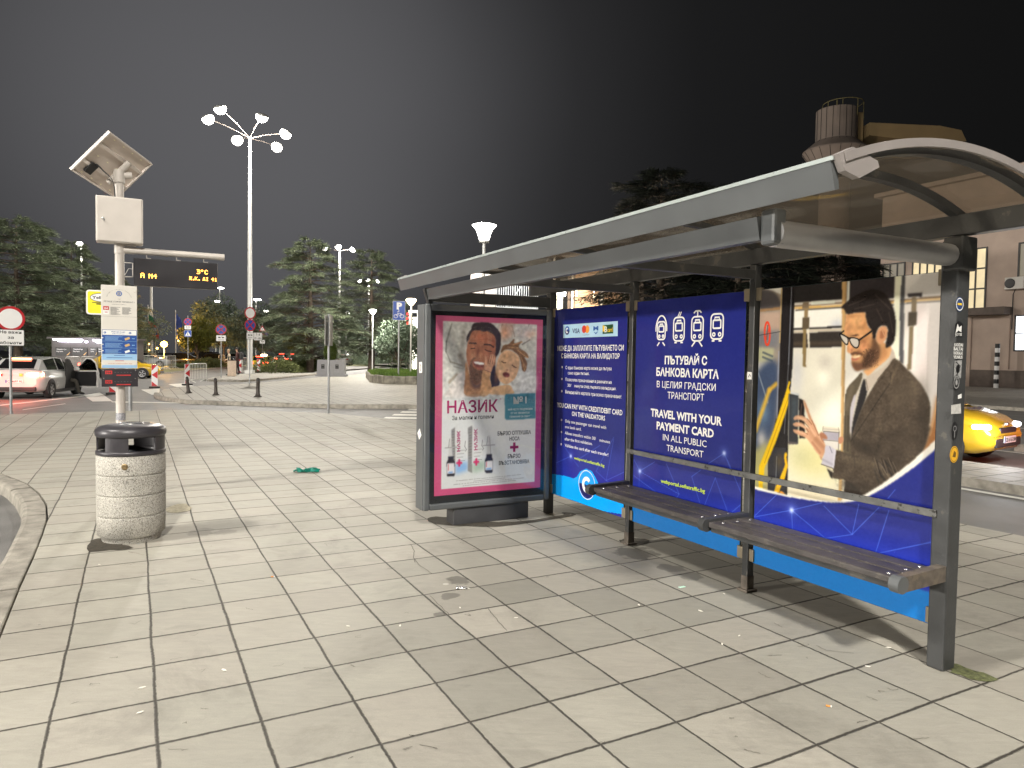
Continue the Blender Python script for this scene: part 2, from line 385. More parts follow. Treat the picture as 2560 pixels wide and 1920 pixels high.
    hgt = math_('SUBTRACT', math_('MULTIPLY_ADD', st.outputs['Fac'], .55, math_('MULTIPLY', st2.outputs['Fac'], .28)), math_('MULTIPLY', joint, .9))
    hgt = math_('ADD', hgt, math_('MULTIPLY', sep.outputs[2], .25))
    bp = n.nodes.new('ShaderNodeBump'); bp.inputs['Strength'].default_value = .55; bp.inputs['Distance'].default_value = .012; L(hgt, bp.inputs['Height']); L(bp.outputs['Normal'], b.inputs['Normal'])
    MATS[name] = m; return m
_s = lambda x, y, r, d: (gnd(x, y).x, gnd(x, y).y, r, d)
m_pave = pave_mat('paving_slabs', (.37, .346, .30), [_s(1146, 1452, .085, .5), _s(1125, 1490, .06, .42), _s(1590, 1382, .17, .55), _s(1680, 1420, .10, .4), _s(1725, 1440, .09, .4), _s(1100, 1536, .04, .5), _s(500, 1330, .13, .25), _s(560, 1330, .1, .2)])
m_plaza = pave_mat('plaza_slabs', (.41, .385, .34), jw=.012)
m_walk = pave_mat('side_walk_slabs', (.34, .32, .29), jw=.009)
m_kerb = mat('kerb_stone', (.27, .25, .215), .8, var=.35, scale=7, bump=.5, bscale=60)
m_road = mat('asphalt', (.165, .16, .155), .6, var=.28, scale=1.2, bump=.5, bscale=120)
m_paint = mat('road_paint', (.68, .67, .62), .6, var=.12, scale=14, bump=.2)
m_soil = mat('bare_soil', (.045, .038, .027), .9, var=.4, scale=25, bump=1.0, bscale=50)

def sheet(name, poly, z, m, depth=0.0):
    mb = MB(); n = len(poly)
    if sum(poly[i][0] * poly[(i + 1) % n][1] - poly[(i + 1) % n][0] * poly[i][1] for i in range(n)) < 0: poly = poly[::-1]
    tri = tessellate_polygon([[Vector((p[0], p[1], 0)) for p in poly]]); fs = []
    for a, b, c in tri:
        q = (poly[b][0] - poly[a][0]) * (poly[c][1] - poly[a][1]) - (poly[c][0] - poly[a][0]) * (poly[b][1] - poly[a][1])
        fs.append((a, b, c) if q > 0 else (a, c, b))
    mb.add([(p[0], p[1], z) for p in poly], fs)
    if depth > 0:
        vv = [(p[0], p[1], z) for p in poly] + [(p[0], p[1], z - depth) for p in poly]
        mb.add(vv, [(i, i + n, (i + 1) % n + n, (i + 1) % n) for i in range(n)], 1 if isinstance(m, list) else 0)
    return struct(name, mb, m)
def kerb(name, pts, width, z=0.0, drop=.13, side=1, stone=.75):
    """a row of kerb stones along a line, on its outer side, with open joints"""
    P = [Vector((p[0], p[1])) for p in pts]; Q = []
    for a, b in zip(P[:-1], P[1:]):
        n = max(1, int((b - a).length / .12))
        Q += [a.lerp(b, k / n) for k in range(n)]
    Q.append(P[-1]); Q = [Q[0]] + [(Q[i - 1] + Q[i] * 2 + Q[i + 1]) / 4 for i in range(1, len(Q) - 1)] + [Q[-1]]
    mb = MB(); row = []; acc = 0
    def flush(row):
        if len(row) < 2: return
        dz = random.uniform(-.006, .004); vs = []
        for c, nn in row:
            for d, h in ((.012, -.08), (.014, -.006), (.022, 0), (width * .80, 0), (width * .95, -.012), (width, -.035), (width + .01, -drop)): q = c + nn * d; vs.append((q.x, q.y, z + h + dz))
        m = len(row); mb.add(vs, [(7 * i + k, 7 * i + k + 1, 7 * i + k + 8, 7 * i + k + 7) for i in range(m - 1) for k in range(6)]); mb.add(vs[:7], [tuple(range(7))]); mb.add(vs[-7:], [tuple(range(7))[::-1]])
    for i, c in enumerate(Q):
        t = (Q[min(i + 1, len(Q) - 1)] - Q[max(i - 1, 0)]).normalized(); nn = Vector((-t.y, t.x)) * side
        row.append((c, nn)); acc += (Q[i] - Q[i - 1]).length if i else 0
        if acc > stone: flush(row); acc = 0; row = [(c + t * .014, nn)]
    flush(row); return struct(name, mb, m_kerb)
xy = lambda v: (v.x, v.y)
GP = lambda z, q, zz=0.0: xy(gnd(*z(*q), z=zz))

sheet('road', [(-700, -300), (700, -300), (700, 900), (-700, 900)], ZR, m_road)
left_kerb = [(-24, 10.6), (-14, 10.6), (-10, 10.3), (-8, 9.75), (-6.56, 8.96), (-5.68, 8.21), (-5.19, 7.69), (-4.75, 7.15), (-4.33, 6.53), (-3.98, 5.93), (-3.64, 5.33), (-3.24, 4.6), (-2.77, 3.77), (-1.9, 1.9), (-.9, -1), (0, -4), (1.5, -20)]
front_edge = [xy(SV(3.5, 13.2)), (-2.6, 17.05), (-3.66, 17.81), (-4.91, 18.78), (-6.85, 19.16), (-8.63, 19.25), (-9.22, 19.06), (-10.7, 18.2), (-12.17, 17.03), (-14, 15.6), (-18, 13.6), (-24, 12.6)]
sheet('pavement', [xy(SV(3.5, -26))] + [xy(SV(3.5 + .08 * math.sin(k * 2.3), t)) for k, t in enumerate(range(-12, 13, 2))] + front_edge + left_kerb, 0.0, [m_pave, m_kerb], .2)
kerb('kerb', left_kerb, .21, side=-1)
plaza = [GP(Z2, (240, 1112)), GP(Z2, (262, 1140)), GP(Z2, (340, 1160)), GP(Z2, (560, 1188)), GP(Z2, (900, 1200)), GP(Z2, (1290, 1212)), GP(Z2, (2100, 1236)), GP(Z3, (1150, 1440)), (1.5, 23.2), (6, 24), (9, 34), (3, 50), GP(Z3, (1150, 1175)), GP(Z3, (830, 1185)), GP(Z3, (600, 1207)), GP(Z2, (1905, 955)), GP(Z2, (1500, 990)), GP(Z2, (1207, 1015)), GP(Z2, (760, 1036)), GP(Z2, (560, 1046)), GP(Z2, (300, 1075))]
sheet('plaza_pavement', plaza, 0.0, [m_plaza, m_kerb], .2)
kerb('plaza_kerb', plaza[:9] , .16, z=.004, side=-1)
isl2 = [GP(Z2, (755, 962)), GP(Z2, (800, 970)), GP(Z2, (1100, 976)), GP(Z2, (1350, 962)), GP(Z2, (1930, 905)), GP(Z3, (600, 1160)), GP(Z3, (840, 1142)), GP(Z3, (1160, 1115)), (30, 110), (-5, 150), (-40, 130), (-33, 90), GP(Z2, (1450, 892)), GP(Z2, (1060, 915)), GP(Z2, (800, 950))]
m_verge = mat('verge_ground', (.16, .165, .08), .9, var=.35, scale=3, bump=.8)
sheet('planted_island', isl2, 0.0, [m_walk, m_kerb], .2)
kerb('island_kerb', isl2[:8], .16, z=.004, side=-1)
sheet('verge', [GP(Z2, (1460, 886)), GP(Z2, (1925, 885)), GP(Z3, (600, 1135)), GP(Z3, (1100, 1112)), (0, 100), (-30, 118), (-27, 84)], .01, m_verge)
far_isl = [(-70, 52), (-45, 53), GP(Z1, (1000, 1190)), GP(Z1, (1480, 1180)), GP(Z2, (240, 900)), GP(Z2, (880, 848)), (-34, 110), (-60, 150), (-160, 150), (-160, 52)]
sheet('far_median', far_isl, 0.0, [m_verge, m_kerb], .2)
# right-hand road: near lane, long island, main lane, separator, wide road, far pavement
def strip(name, v0, v1, t0, t1, m):
    return sheet(name, [xy(SV(v0, t0)), xy(SV(v1, t0)), xy(SV(v1, t1)), xy(SV(v0, t1))], 0.0, [m, m_kerb], .2)
strip('traffic_island', 6.47, 8.15, -14, 15, m_walk)
strip('separator_kerb', 11.5, 12.0, -14, 5.4, m_kerb)
strip('far_pavement', 24.7, 60, -60, 60, m_walk)
lines = MB()
def line_v(v, w, t0, t1):
    a, b, c, d = SV(v - w / 2, t0, ZR + .005), SV(v + w / 2, t0, ZR + .005), SV(v + w / 2, t1, ZR + .005), SV(v - w / 2, t1, ZR + .005); lines.quad(a, b, c, d)
line_v(6.22, .13, -14, 15); line_v(11.28, .13, -14, 16); line_v(17.1, .15, -20, 60)
for k, Y in enumerate((18.75, 19.75, 20.75, 21.75, 22.7)):
    x0 = -3.45 + .07 * k; lines.quad((x0, Y, ZR + .005), (1.5, Y - .05, ZR + .005), (1.5, Y + .48, ZR + .005), (x0, Y + .5, ZR + .005))
def gq(*q, z=ZR + .005): lines.add([gnd(*Z1(*p), z=z) for p in q], [(0, 1, 2, 3)])
gq((890, 1440), (985, 1505), (1200, 1502), (1060, 1408)); gq((1500, 1378), (1610, 1432), (1692, 1440), (1700, 1368)); gq((1790, 1322), (1880, 1352), (2070, 1345), (1985, 1308))
gq((-200, 1562), (-200, 1572), (900, 1452), (890, 1443)); gq((1180, 1503), (1190, 1513), (2300, 1531), (2300, 1521)); gq((240, 1590), (240, 1596), (700, 1530), (690, 1526))
w_ = [(-5.75, 8.0), (-5.45, 7.44), (-4.83, 6.67), (-4.27, 5.82), (-3.7, 4.7), (-3.0, 3.3)]
for (x, y), (x2, y2) in zip(w_[:-1], w_[1:]): lines.quad((x - .26, y - .14, ZR + .005), (x - .15, y - .09, ZR + .005), (x2 - .15, y2 - .09, ZR + .005), (x2 - .26, y2 - .14, ZR + .005))
struct('road_markings', lines, m_paint)
# the missing slab beside the litter bin and the broken joint behind it
def patch(name, pts, m, z=.004):
    P = spline(pts, 4); return sheet(name, [(p[0] + random.uniform(-.012, .012), p[1] + random.uniform(-.012, .012)) for p in P], z, m)
patch('bare_soil', [xy(gnd(*q)) for q in [(223, 1378), (226, 1352), (262, 1348), (300, 1360), (330, 1371), (255, 1378)]], m_soil)
patch('soil_strip', [xy(gnd(*q)) for q in [(1072, 1304), (1090, 1292), (1250, 1306), (1400, 1290), (1405, 1282), (1440, 1286), (1400, 1296), (1250, 1316), (1110, 1313)]], m_soil)
patch('soil_gap', [xy(gnd(*q)) for q in [(1548, 1352), (1580, 1346), (1620, 1350), (1605, 1362), (1575, 1366)]], m_soil)
patch('post_hole', [xy(gnd(*q)) for q in [(1855, 1475), (1870, 1467), (1884, 1470), (1882, 1484), (1866, 1482)]], m_soil)
patch('mortar_patch', [xy(gnd(*q)) for q in [(414, 1272), (440, 1262), (462, 1260), (476, 1268), (470, 1278), (430, 1282)]], mat('broken_mortar', (.42, .38, .28), .9, var=.3, scale=30, bump=.8))
patch('moss', [xy(gnd(*q)) for q in [(2385, 1662), (2420, 1672), (2490, 1698), (2470, 1706), (2400, 1690), (2378, 1680)]], mat('moss_patch', (.10, .11, .045), .95, var=.5, scale=40, bump=1, bscale=90))

zB_ = lambda x, y: (800 + x / 2.765, 1320 + y / 2.765); zC_ = lambda x, y: (1600 + x / 2.765, 1320 + y / 2.765)
crk = MB()
def crack(z, pts, w=.004):
    P = [gnd(*z(*p)) for p in pts]; Q = []
    for a, b in zip(P[:-1], P[1:]):
        for k in range(5): c = a.lerp(b, k / 5); Q.append((c.x + random.uniform(-.004, .004), c.y + random.uniform(-.004, .004)))
    Q.append((P[-1].x, P[-1].y)); stroke(crk, Q, w, 0, .0035)
for c_ in ([(628, 115), (652, 165), (648, 210), (690, 262), (775, 318)], [(1160, 558), (1200, 610), (1292, 712)], [(650, 215), (655, 240)], [(760, 470), (830, 540), (890, 600)]): crack(zB_, c_)
for c_ in ([(1215, 815), (1290, 850), (1480, 870)], [(820, 1000), (850, 1020), (900, 1040)], [(560, 800), (660, 860)], [(930, 660), (985, 690)]): crack(zC_, c_, .003)
for k in range(60):
    x, y = random.uniform(100, 2300), random.uniform(1250, 1900); crack(lambda a, b: (a, b), [(x, y), (x + random.uniform(-18, 18), y + random.uniform(-4, 4)), (x + random.uniform(-34, 34), y + random.uniform(-7, 7))], random.uniform(.0015, .003))
struct('paving_cracks', crk, mat('crack_dirt', (.10, .09, .075), .95, var=.2))
# ------------------------------------------------------------------ bus shelter (local axes: x along the shelter, y to its open front, z up)
def plane_s(x, y, s=0.012):
    d = ray(x, y); n = -VV; t = (s + P0.dot(n)) / (d.x * n.x + d.y * n.y); q = Vector((d.x * t, d.y * t))
    return ((q - P0).dot(UU), d.z * t + HC)
def plane_t(x, y, tt):
    d = ray(x, y); t = (tt + P0.dot(UU)) / (d.x * UU.x + d.y * UU.y); q = Vector((d.x * t, d.y * t))
    return (-(q - P0).dot(VV), d.z * t + HC)
RS = YAW + math.pi / 2
sh = thing('bus_shelter', 'dark grey bus shelter with curved roof, slatted bench and blue printed glass panels', 'bus shelter', (P0.x, P0.y, 0), RS)
m_dk = mat('dark_grey_steel', srgb(64, 65, 66), .42, var=.2, scale=7, bump=.1, bscale=80, metal=.15, chips=.02, chipcol=(.10, .095, .085), cscale=7)
m_mid = mat('grey_steel_light', srgb(150, 150, 152), .38, var=.10, scale=5, metal=.2, bump=.04)
m_fas = mat('fascia_grey', srgb(92, 95, 97), .42, var=.08, scale=4, metal=.1)
m_lip = mat('fascia_lip', srgb(168, 176, 174), .3, var=.06, metal=.3)
m_rust = mat('worn_steel', srgb(98, 90, 82), .6, var=.35, scale=22, metal=.2, bump=.2, chips=.45, chipcol=(.16, .13, .10), cscale=11)
m_clamp = mat('clamp_alloy', srgb(140, 130, 112), .45, var=.15, metal=.4)
m_plank = mat('painted_plank', srgb(66, 62, 61), .5, var=.3, scale=11, bump=.25, bscale=70, chips=.1, chipcol=(.09, .08, .07), cscale=9)
m_bolt = mat('bolt_steel', (.55, .55, .55), .25, metal=.9, var=0)
m_rub = mat('black_rubber', (.02, .02, .02), .6, var=.1)
m_cap = mat('end_cap_plastic', srgb(140, 134, 132), .5, var=.06)
# canopy sheet: smoky, partly see-through polycarbonate
m_can = bpy.data.materials.new('smoky_polycarbonate'); m_can.use_nodes = True; n_ = m_can.node_tree; n_.nodes.clear()
o_ = n_.nodes.new('ShaderNodeOutputMaterial'); d_ = n_.nodes.new('ShaderNodeBsdfDiffuse'); tl = n_.nodes.new('ShaderNodeBsdfTranslucent'); tr = n_.nodes.new('ShaderNodeBsdfTransparent'); gl = n_.nodes.new('ShaderNodeBsdfGlossy')
d_.inputs[0].default_value = (.12, .10, .08, 1); tl.inputs[0].default_value = (.085, .068, .05, 1); tr.inputs[0].default_value = (.80, .72, .60, 1); gl.inputs[0].default_value = (.8, .78, .75, 1); gl.inputs['Roughness'].default_value = .12
x1 = n_.nodes.new('ShaderNodeMixShader'); x2 = n_.nodes.new('ShaderNodeMixShader'); x3 = n_.nodes.new('ShaderNodeMixShader'); fr = n_.nodes.new('ShaderNodeFresnel'); fr.inputs['IOR'].default_value = 1.35
tcn = n_.nodes.new('ShaderNodeTexCoord'); nzc = n_.nodes.new('ShaderNodeTexNoise'); nzc.inputs['Scale'].default_value = 1.8; nzc.inputs['Detail'].default_value = 5; mr = n_.nodes.new('ShaderNodeMapRange'); mr.inputs['To Min'].default_value = .45; mr.inputs['To Max'].default_value = .2
n_.links.new(tcn.outputs['Object'], nzc.inputs['Vector']); n_.links.new(nzc.outputs['Fac'], mr.inputs['Value'])
n_.links.new(d_.outputs[0], x1.inputs[1]); n_.links.new(tl.outputs[0], x1.inputs[2]); x1.inputs[0].default_value = .5
n_.links.new(mr.outputs[0], x2.inputs[0]); n_.links.new(x1.outputs[0], x2.inputs[1]); n_.links.new(tr.outputs[0], x2.inputs[2])
n_.links.new(fr.outputs[0], x3.inputs[0]); n_.links.new(x2.outputs[0], x3.inputs[1]); n_.links.new(gl.outputs[0], x3.inputs[2]); n_.links.new(x3.outputs[0], o_.inputs[0])
BAY = 1.3171; TE = 3 * BAY
RA, RB = -.43, 4.40                                         # roof overhangs at both ends
# posts
posts = []
for k in range(4):
    t = k * BAY; mb = MB()
    if k == 0:
        mb.box((0, 0, 1.1), (.088, .105, 2.2), bev=.008); mb.box((-.02, .002, 2.13), (.10, .13, .17), bev=.01)
    elif k == 3: mb.box((0, .015, 1.11), (.07, .08, 2.22), bev=.006)
    else:
        mb.box((t, 0, 1.11), (.052, .06, 2.22), bev=.006); mb.box((t, .0, .01), (.09, .10, .018), mi=1, bev=.004)
        mb.box((t, .0, .06), (.058, .066, .10), mi=1, bev=.004)
    if k == 3: mb.v = [(a + TE, b, c) for a, b, c in mb.v]
    posts.append(mb.build('post', [m_dk, m_rust], sh))
# beams, front beam, fascia
MB().box(((RA + RB) / 2, 0, 2.275), (RB - RA, .07, .105), bev=.006).build('rear_beam', m_dk, sh)
def prof_x(prof, x0, x1, mb=None, mi=0):                       # profile in (y,z), extruded along x
    mb = mb or MB(); M = Matrix(((0, 0, 1, 0), (1, 0, 0, 0), (0, 1, 0, 0), (0, 0, 0, 1))); return mb.prism(prof, x0, x1, mi, M)
prof_x([(1.30, 2.09), (1.345, 2.09), (1.365, 2.185), (1.335, 2.192)], .04, TE - .03).build('front_beam', m_fas, sh)
fb = prof_x([(1.425, 2.205), (1.447, 2.200), (1.476, 2.300), (1.44, 2.302)], RA + .03, RB)
fb.build('fascia', m_fas, sh)
prof_x([(1.44, 2.303), (1.478, 2.301), (1.474, 2.318), (1.42, 2.326)], RA + .02, RB + .01).build('fascia_lip', m_lip, sh)
cp_ = [(1.476, 2.318), (1.44, 2.262), (1.36, 2.246), (1.25, 2.30), (1.262, 2.322), (1.40, 2.352)]
for x in (RA - .004, RB - .02): prof_x(cp_, x, x + .03).build('fascia_end_cap', m_cap, sh)
# cross arms
def arm_tube(t, m):
    mb = MB(); mb.tube([(t, .03, 2.125), (t, .6, 2.12), (t, 1.31, 2.115)], [.055, .056, .058], 14)
    mb.box((t, 1.31, 2.14), (.08, .075, .15), bev=.015, mi=1); return mb.build('cross_arm', [m, m_fas], sh)
arm_tube(0.0, m_mid)
MB().box((TE, .66, 2.125), (.06, 1.30, .10), bev=.008).box((TE + .0, 1.33, 2.10), (.05, .05, .2), bev=.01, rot=Matrix.Rotation(R(-18), 4, 'X')).build('cross_arm', m_dk, sh)
for t in (BAY, 2 * BAY): MB().box((t, .66, 2.155), (.045, 1.30, .06), bev=.006).build('cross_arm', m_dk, sh)
# roof: shallow arc through front lip, crown and rear beam
def arc_pts(n=22, dz=0.0):
    (ya, za), (yb, zb), (yc, zc) = (1.45, 2.318), (.76, 2.462), (-.06, 2.335)
    d = 2 * (ya * (zb - zc) + yb * (zc - za) + yc * (za - zb))
    cx = ((ya**2 + za**2) * (zb - zc) + (yb**2 + zb**2) * (zc - za) + (yc**2 + zc**2) * (za - zb)) / d
    cy = ((ya**2 + za**2) * (yc - yb) + (yb**2 + zb**2) * (ya - yc) + (yc**2 + zc**2) * (yb - ya)) / d
    r = math.hypot(ya - cx, za - cy); a0 = math.atan2(za - cy, ya - cx); a1 = math.atan2(zc - cy, yc - cx)
    return [(cx + (r + dz) * math.cos(a0 + (a1 - a0) * k / (n - 1)), cy + (r + dz) * math.sin(a0 + (a1 - a0) * k / (n - 1))) for k in range(n)]
def arc_strip(x0, x1, dz0, dz1, mb=None, mi=0):
    mb = mb or MB(); A, B = arc_pts(22, dz0), arc_pts(22, dz1); n = len(A); vs = []
    for x in (x0, x1): vs += [(x, y, z) for y, z in A] + [(x, y, z) for y, z in B]
    fs = []
    for i in range(n - 1):
        fs += [(i, i + 1, 2 * n + i + 1, 2 * n + i), (n + i, 3 * n + i, 3 * n + i + 1, n + i + 1), (i, n + i, n + i + 1, i + 1), (2 * n + i, 2 * n + i + 1, 3 * n + i + 1, 3 * n + i)]
    fs += [(0, 2 * n, 3 * n, n), (n - 1, 2 * n - 1, 4 * n - 1, 3 * n - 1)]
    return mb.add(vs, fs, mi, False)
can = MB()
A = arc_pts(26); xs = np.linspace(RA + .01, RB - .01, 60); vs = []
for x in xs:
    ph = (x / (BAY / 2)) % 1.0; sag = .014 * math.sin(math.pi * ph)
    for j, (y, z) in enumerate(A): vs.append((x, y, z - sag * math.sin(math.pi * j / 25) * (1 + .7 * math.sin(x * 3.1 + j * .9))))
n = 26; can.add(vs, [(i * n + j, (i + 1) * n + j, (i + 1) * n + j + 1, i * n + j + 1) for i in range(59) for j in range(n - 1)], 0, True)
roof = can.build('roof_canopy', m_can, sh)
for t in (RA + .06, 0.0, BAY, 2 * BAY, TE, RB - .06): arc_strip(t - .022, t + .022, -.042, -.004).build('rib', m_dk, roof)
for x in (RA - .012, RB - .012): arc_strip(x, x + .014, -.026, .006).build('edge_strip', m_cap, roof)
# bench
seat = MB()
for x0, x1 in ((.0, BAY - .03), (BAY + .03, 2 * BAY - .03)):
    for y in (.07, .36): seat.box(((x0 + x1) / 2, y, .468), (x1 - x0, .03, .03), bev=.003)
bench = seat.build('bench_seat', m_dk, sh)
for x0, x1 in ((.0, BAY - .028), (BAY + .028, 2 * BAY - .028)):
    for y0, y1 in ((.045, .152), (.164, .274), (.286, .395)):
        mb = MB(); mb.box(((x0 + x1) / 2, (y0 + y1) / 2, .503), (x1 - x0, y1 - y0, .036), bev=.007)
        for x in (x0 + .07, x1 - .07): mb.lathe([(.011, 0), (.010, .004), (.004, .006), (0, .006)], 10, (x, (y0 + y1) / 2 + random.uniform(-.01, .01), .521), 1)
        mb.build('plank', [m_plank, m_bolt], bench)
for t in (-.016, BAY, 2 * BAY):
    nose = [(.40 + .042 * math.cos(R(a)), .497 + .038 * math.sin(R(a))) for a in range(90, -91, -15)]
    prof = [(.02, .548)] + nose + [(.02, .468)]
    mb = prof_x(prof, t - .024, t + .024); mb.tube([(t - .026, .40, .497), (t + .026, .40, .497)], .043, 16, mi=1)
    mb.build('armrest', [m_dk if t > 0 else m_rust, m_fas if t <= 0 else m_dk], sh)
lr = MB(); lr.box((2 * BAY / 2, .05, .803), (2 * BAY - .03, .022, .038), bev=.003); lr.build('lean_rail', mat('worn_rail', srgb(96, 96, 94), .5, var=.3, scale=14, metal=.2, bump=.15, chips=.25, cscale=17), sh)

# printed glass panels
m_print = attr_mat('panel_print', .22, .35)
m_gl_edge = mat('panel_glass', (.05, .07, .08), .1, var=0, spec=.6)
m_white = mat('print_white', (.82, .82, .80), .35, var=.03); m_ygr = mat('print_lime', srgb(190, 214, 40), .35, var=.03)
m_navy = mat('print_navy', srgb(28, 30, 92), .35, var=.03); m_cyan = mat('print_cyan', srgb(20, 150, 235), .35, var=.03)
m_vblue = mat('print_blue', srgb(38, 90, 168), .35, var=.03); m_sky = mat('print_sky', srgb(170, 205, 228), .35, var=.03)
m_red = mat('print_red', srgb(206, 58, 46), .4, var=.03); m_orange = mat('print_orange', srgb(232, 150, 50), .4, var=.03)
m_green = mat('print_green', srgb(22, 72, 40), .4, var=.03); m_yel = mat('print_yellow', srgb(240, 200, 50), .4, var=.03); m_blk = mat('print_black', (.012, .012, .014), .4, var=.03)
LET = [m_white, m_ygr, m_navy, m_cyan, m_vblue, m_sky, m_red, m_orange, m_green, m_yel, m_blk]
WH, LI, NA, CY, VB, SK, RE, OR, GR, YE, BK = range(11)
MP = Matrix(((-1, 0, 0, 0), (0, 0, 1, 0), (0, 1, 0, 0), (0, 0, 0, 1)))       # panel drawing plane: x to the reader's right, y up
pz = lambda x, y: (1370 + x / 3.19, 750 + y / 3.19)
p2z = lambda x, y: (1860 + x / 2.593, 640 + y / 2.593)
pf = lambda x, y: (2060 + x / 6.9125, 700 + y / 6.9125)
ph = lambda x, y: (1920 + x / 5.925, 980 + y / 5.925)
p3z = lambda x, y: (1860 + x / 2.593, 1080 + y / 2.593)
p6z = lambda x, y: (1440 + x / 4.096, 1150 + y / 4.096)
def UV(z, *q):
    o = []
    for (x, y) in q:
        t, b = plane_s(*z(x, y)); o.append((-t, b))
    return o
ZB, ZT = .207, 2.052
NAVY, BLUE, CYAN = (35, 42, 122), (38, 58, 192), (8, 156, 245)
def panel(t0, t1, nx, base=NAVY):
    MB().box(((t0 + t1) / 2, 0, (ZB + ZT) / 2), (t1 - t0, .010, ZT - ZB), bev=.002)
    g = MB().box(((t0 + t1) / 2, 0, (ZB + ZT) / 2), (t1 - t0, .012, ZT - ZB)).build('glass_panel', m_gl_edge, sh)
    for z in (ZT - .03, ZB + .05):
        for t in (t0 - .012, t1 + .012): MB().box((t, .002, z), (.05, .034, .085), bev=.004).build('clamp', m_clamp, g)
    P = Paint(-t1 + .002, -t0 - .002, ZB + .002, ZT - .002, nx, int(nx * (ZT - ZB) / (t1 - t0)), base)
    return g, P
def net(P, segs, dots, col=(78, 112, 214)):
    for a, b in segs: P.line(a, b, .0035, col, .6)
    for d in dots: P.blob(d[0], d[1], .016, .016, (225, 232, 255), .95); P.blob(d[0], d[1], .045, .045, (120, 150, 240), .3)
def roundel(mb, c, r, h=0.0, ring=False):
    cx, cy = c
    up = ell(cx, cy, r, r, 24, 0, 180); lo = ell(cx, cy, r, r, 24, 180, 360)
    mb.prism(up, h, h + .0003, CY if ring else VB, MP); mb.prism(lo, h, h + .0003, NA, MP)
    stroke(mb, ell(cx - r * .02, cy, r * .46, r * .46, 26, 42, 318), r * .30, WH, h + .0006, False, MP)
    if ring: stroke(mb, ell(cx, cy, r * 1.06, r * 1.06, 40), r * .05, WH, h + .0006, True, MP)
def LT(mb, z, s, l, r, cap, mi=WH, w=0.0, h=.0076):
    (p0, p1, p2) = UV(z, l, r, (l[0], l[1] - cap)); letter(mb, s, p0, p1, abs(p2[1] - p0[1]), mi, w, h, MP)
HP = .0066

# --- panel with the payment rules (farthest from the camera)
g3, P = panel(2.712, 3.905, 210)
yy = P.Y; k = np.clip((.75 - yy) / .35, 0, 1)[..., None] * .8; P.img = P.img * (1 - k) + np.array((32, 44, 150)) / 255 * k
S = lambda *q: UV(pz, *q)
net(P, [S((60, 1300), (180, 1245)), S((180, 1245), (120, 1160)), S((180, 1245), (240, 1330)), S((520, 1095), (380, 1365)), S((380, 1365), (460, 1440)), S((460, 1440), (520, 1110)), S((460, 1440), (630, 1360)), S((240, 1270), (410, 1160)), S((460, 1440), (540, 1500))], S((178, 1245)))
for a, b in (((110, 535), (108, 727)), ((105, 957), (102, 1150))): P.line(*S(a, b), .0025, (150, 165, 235), .6)
P.fill(S((20, 1385), (120, 1402), (200, 1424), (228, 1408), (252, 1368), (300, 1346), (345, 1366), (372, 1410), (400, 1468), (470, 1490), (640, 1545), (660, 1720), (20, 1620)), CYAN, 0, 1, False)
P.noise(.012)
pr = P.mesh('printed_picture', m_print, g3, MP @ Matrix.Translation((0, 0, HP)))
mb = MB()
strip_ = S((118, 198), (553, 168), (552, 288), (118, 303)); mb.prism(strip_, .0070, .0073, SK, MP)
c = S((150, 243))[0]; roundel(mb, c, .042, .0074)
LT(mb, pz, 'VISA', (190, 264), (250, 264), 38, NA, .02, .0077)
for x, mi in ((297, OR), (284, RE)):
    c = S((x + (12 if mi == OR else 0), 233))[0]; mb.prism(ell(c[0], c[1], .036, .036, 24), .0074 if mi == OR else .0076, .0075 if mi == OR else .0077, mi, MP)
LT(mb, pz, 'mastercard', (272, 283), (325, 280), 9, BK, 0, .0078)
LT(mb, pz, 'M', (358, 243), (398, 240), 34, VB, .03, .0077)
mb.prism(S((360, 249), (378, 262), (397, 248), (388, 262), (378, 273), (368, 262)), .0075, .0077, VB, MP)
mb.prism(S((432, 201), (517, 193), (517, 266), (432, 271)), .0074, .0075, GR, MP); mb.prism(S((433, 201), (450, 207), (446, 250), (433, 252)), .0076, .0077, YE, MP)
LT(mb, pz, 'B', (446, 256), (468, 256), 48, WH, .02, .0079); LT(mb, pz, 'card', (470, 254), (511, 252), 36, YE, .01, .0079)
mb.build('payment_logos', LET, pr); mb = MB()
for s, l, r_, cap, mi, w in [
    ('МОЖЕ ДА ЗАПЛАТИТЕ ПЪТУВАНЕТО СИ', (73, 405), (600, 402), 39, WH, .017), ('С БАНКОВА КАРТА НА ВАЛИДАТОР', (103, 463), (567, 468), 37, WH, .017),
    ('С една банкова карта може да пътува', (137, 551), (503, 561), 26, WH, .008), ('само един пътник.', (155, 593), (326, 599), 25, WH, .008),
    ('Позволява прекачвания в рамките на', (136, 645), (503, 669), 25, WH, .008), ('30/', (153, 691), (182, 693), 25, WH, .008), ('минути след първата валидация.', (207, 695), (540, 720), 24, WH, .008),
    ('Валидирайте картата при всяко прекачване!', (135, 743), (580, 785), 26, WH, .008),
    ('YOU CAN PAY WITH CREDIT/DEBIT CARD', (70, 853), (590, 920), 38, WH, .017), ('ON THE VALIDATORS', (187, 923), (451, 962), 37, WH, .017),
    ('Only one passenger can travel with', (133, 975), (460, 1030), 25, WH, .006), ('one bank card.', (133, 1020), (262, 1042), 24, WH, .006),
    ('Allows transfers within 30/', (132, 1070), (378, 1118), 25, WH, .006), ('minutes', (408, 1128), (491, 1144), 24, WH, .006),
    ('after the first validation.', (130, 1117), (350, 1158), 24, WH, .006), ('Validate the card after each transfer!', (131, 1168), (477, 1247), 24, WH, .006),
    ('webportal.sofiatraffic.bg', (204, 1268), (446, 1333), 22, LI, .02)]: LT(mb, pz, s, l, r_, cap, mi, w)
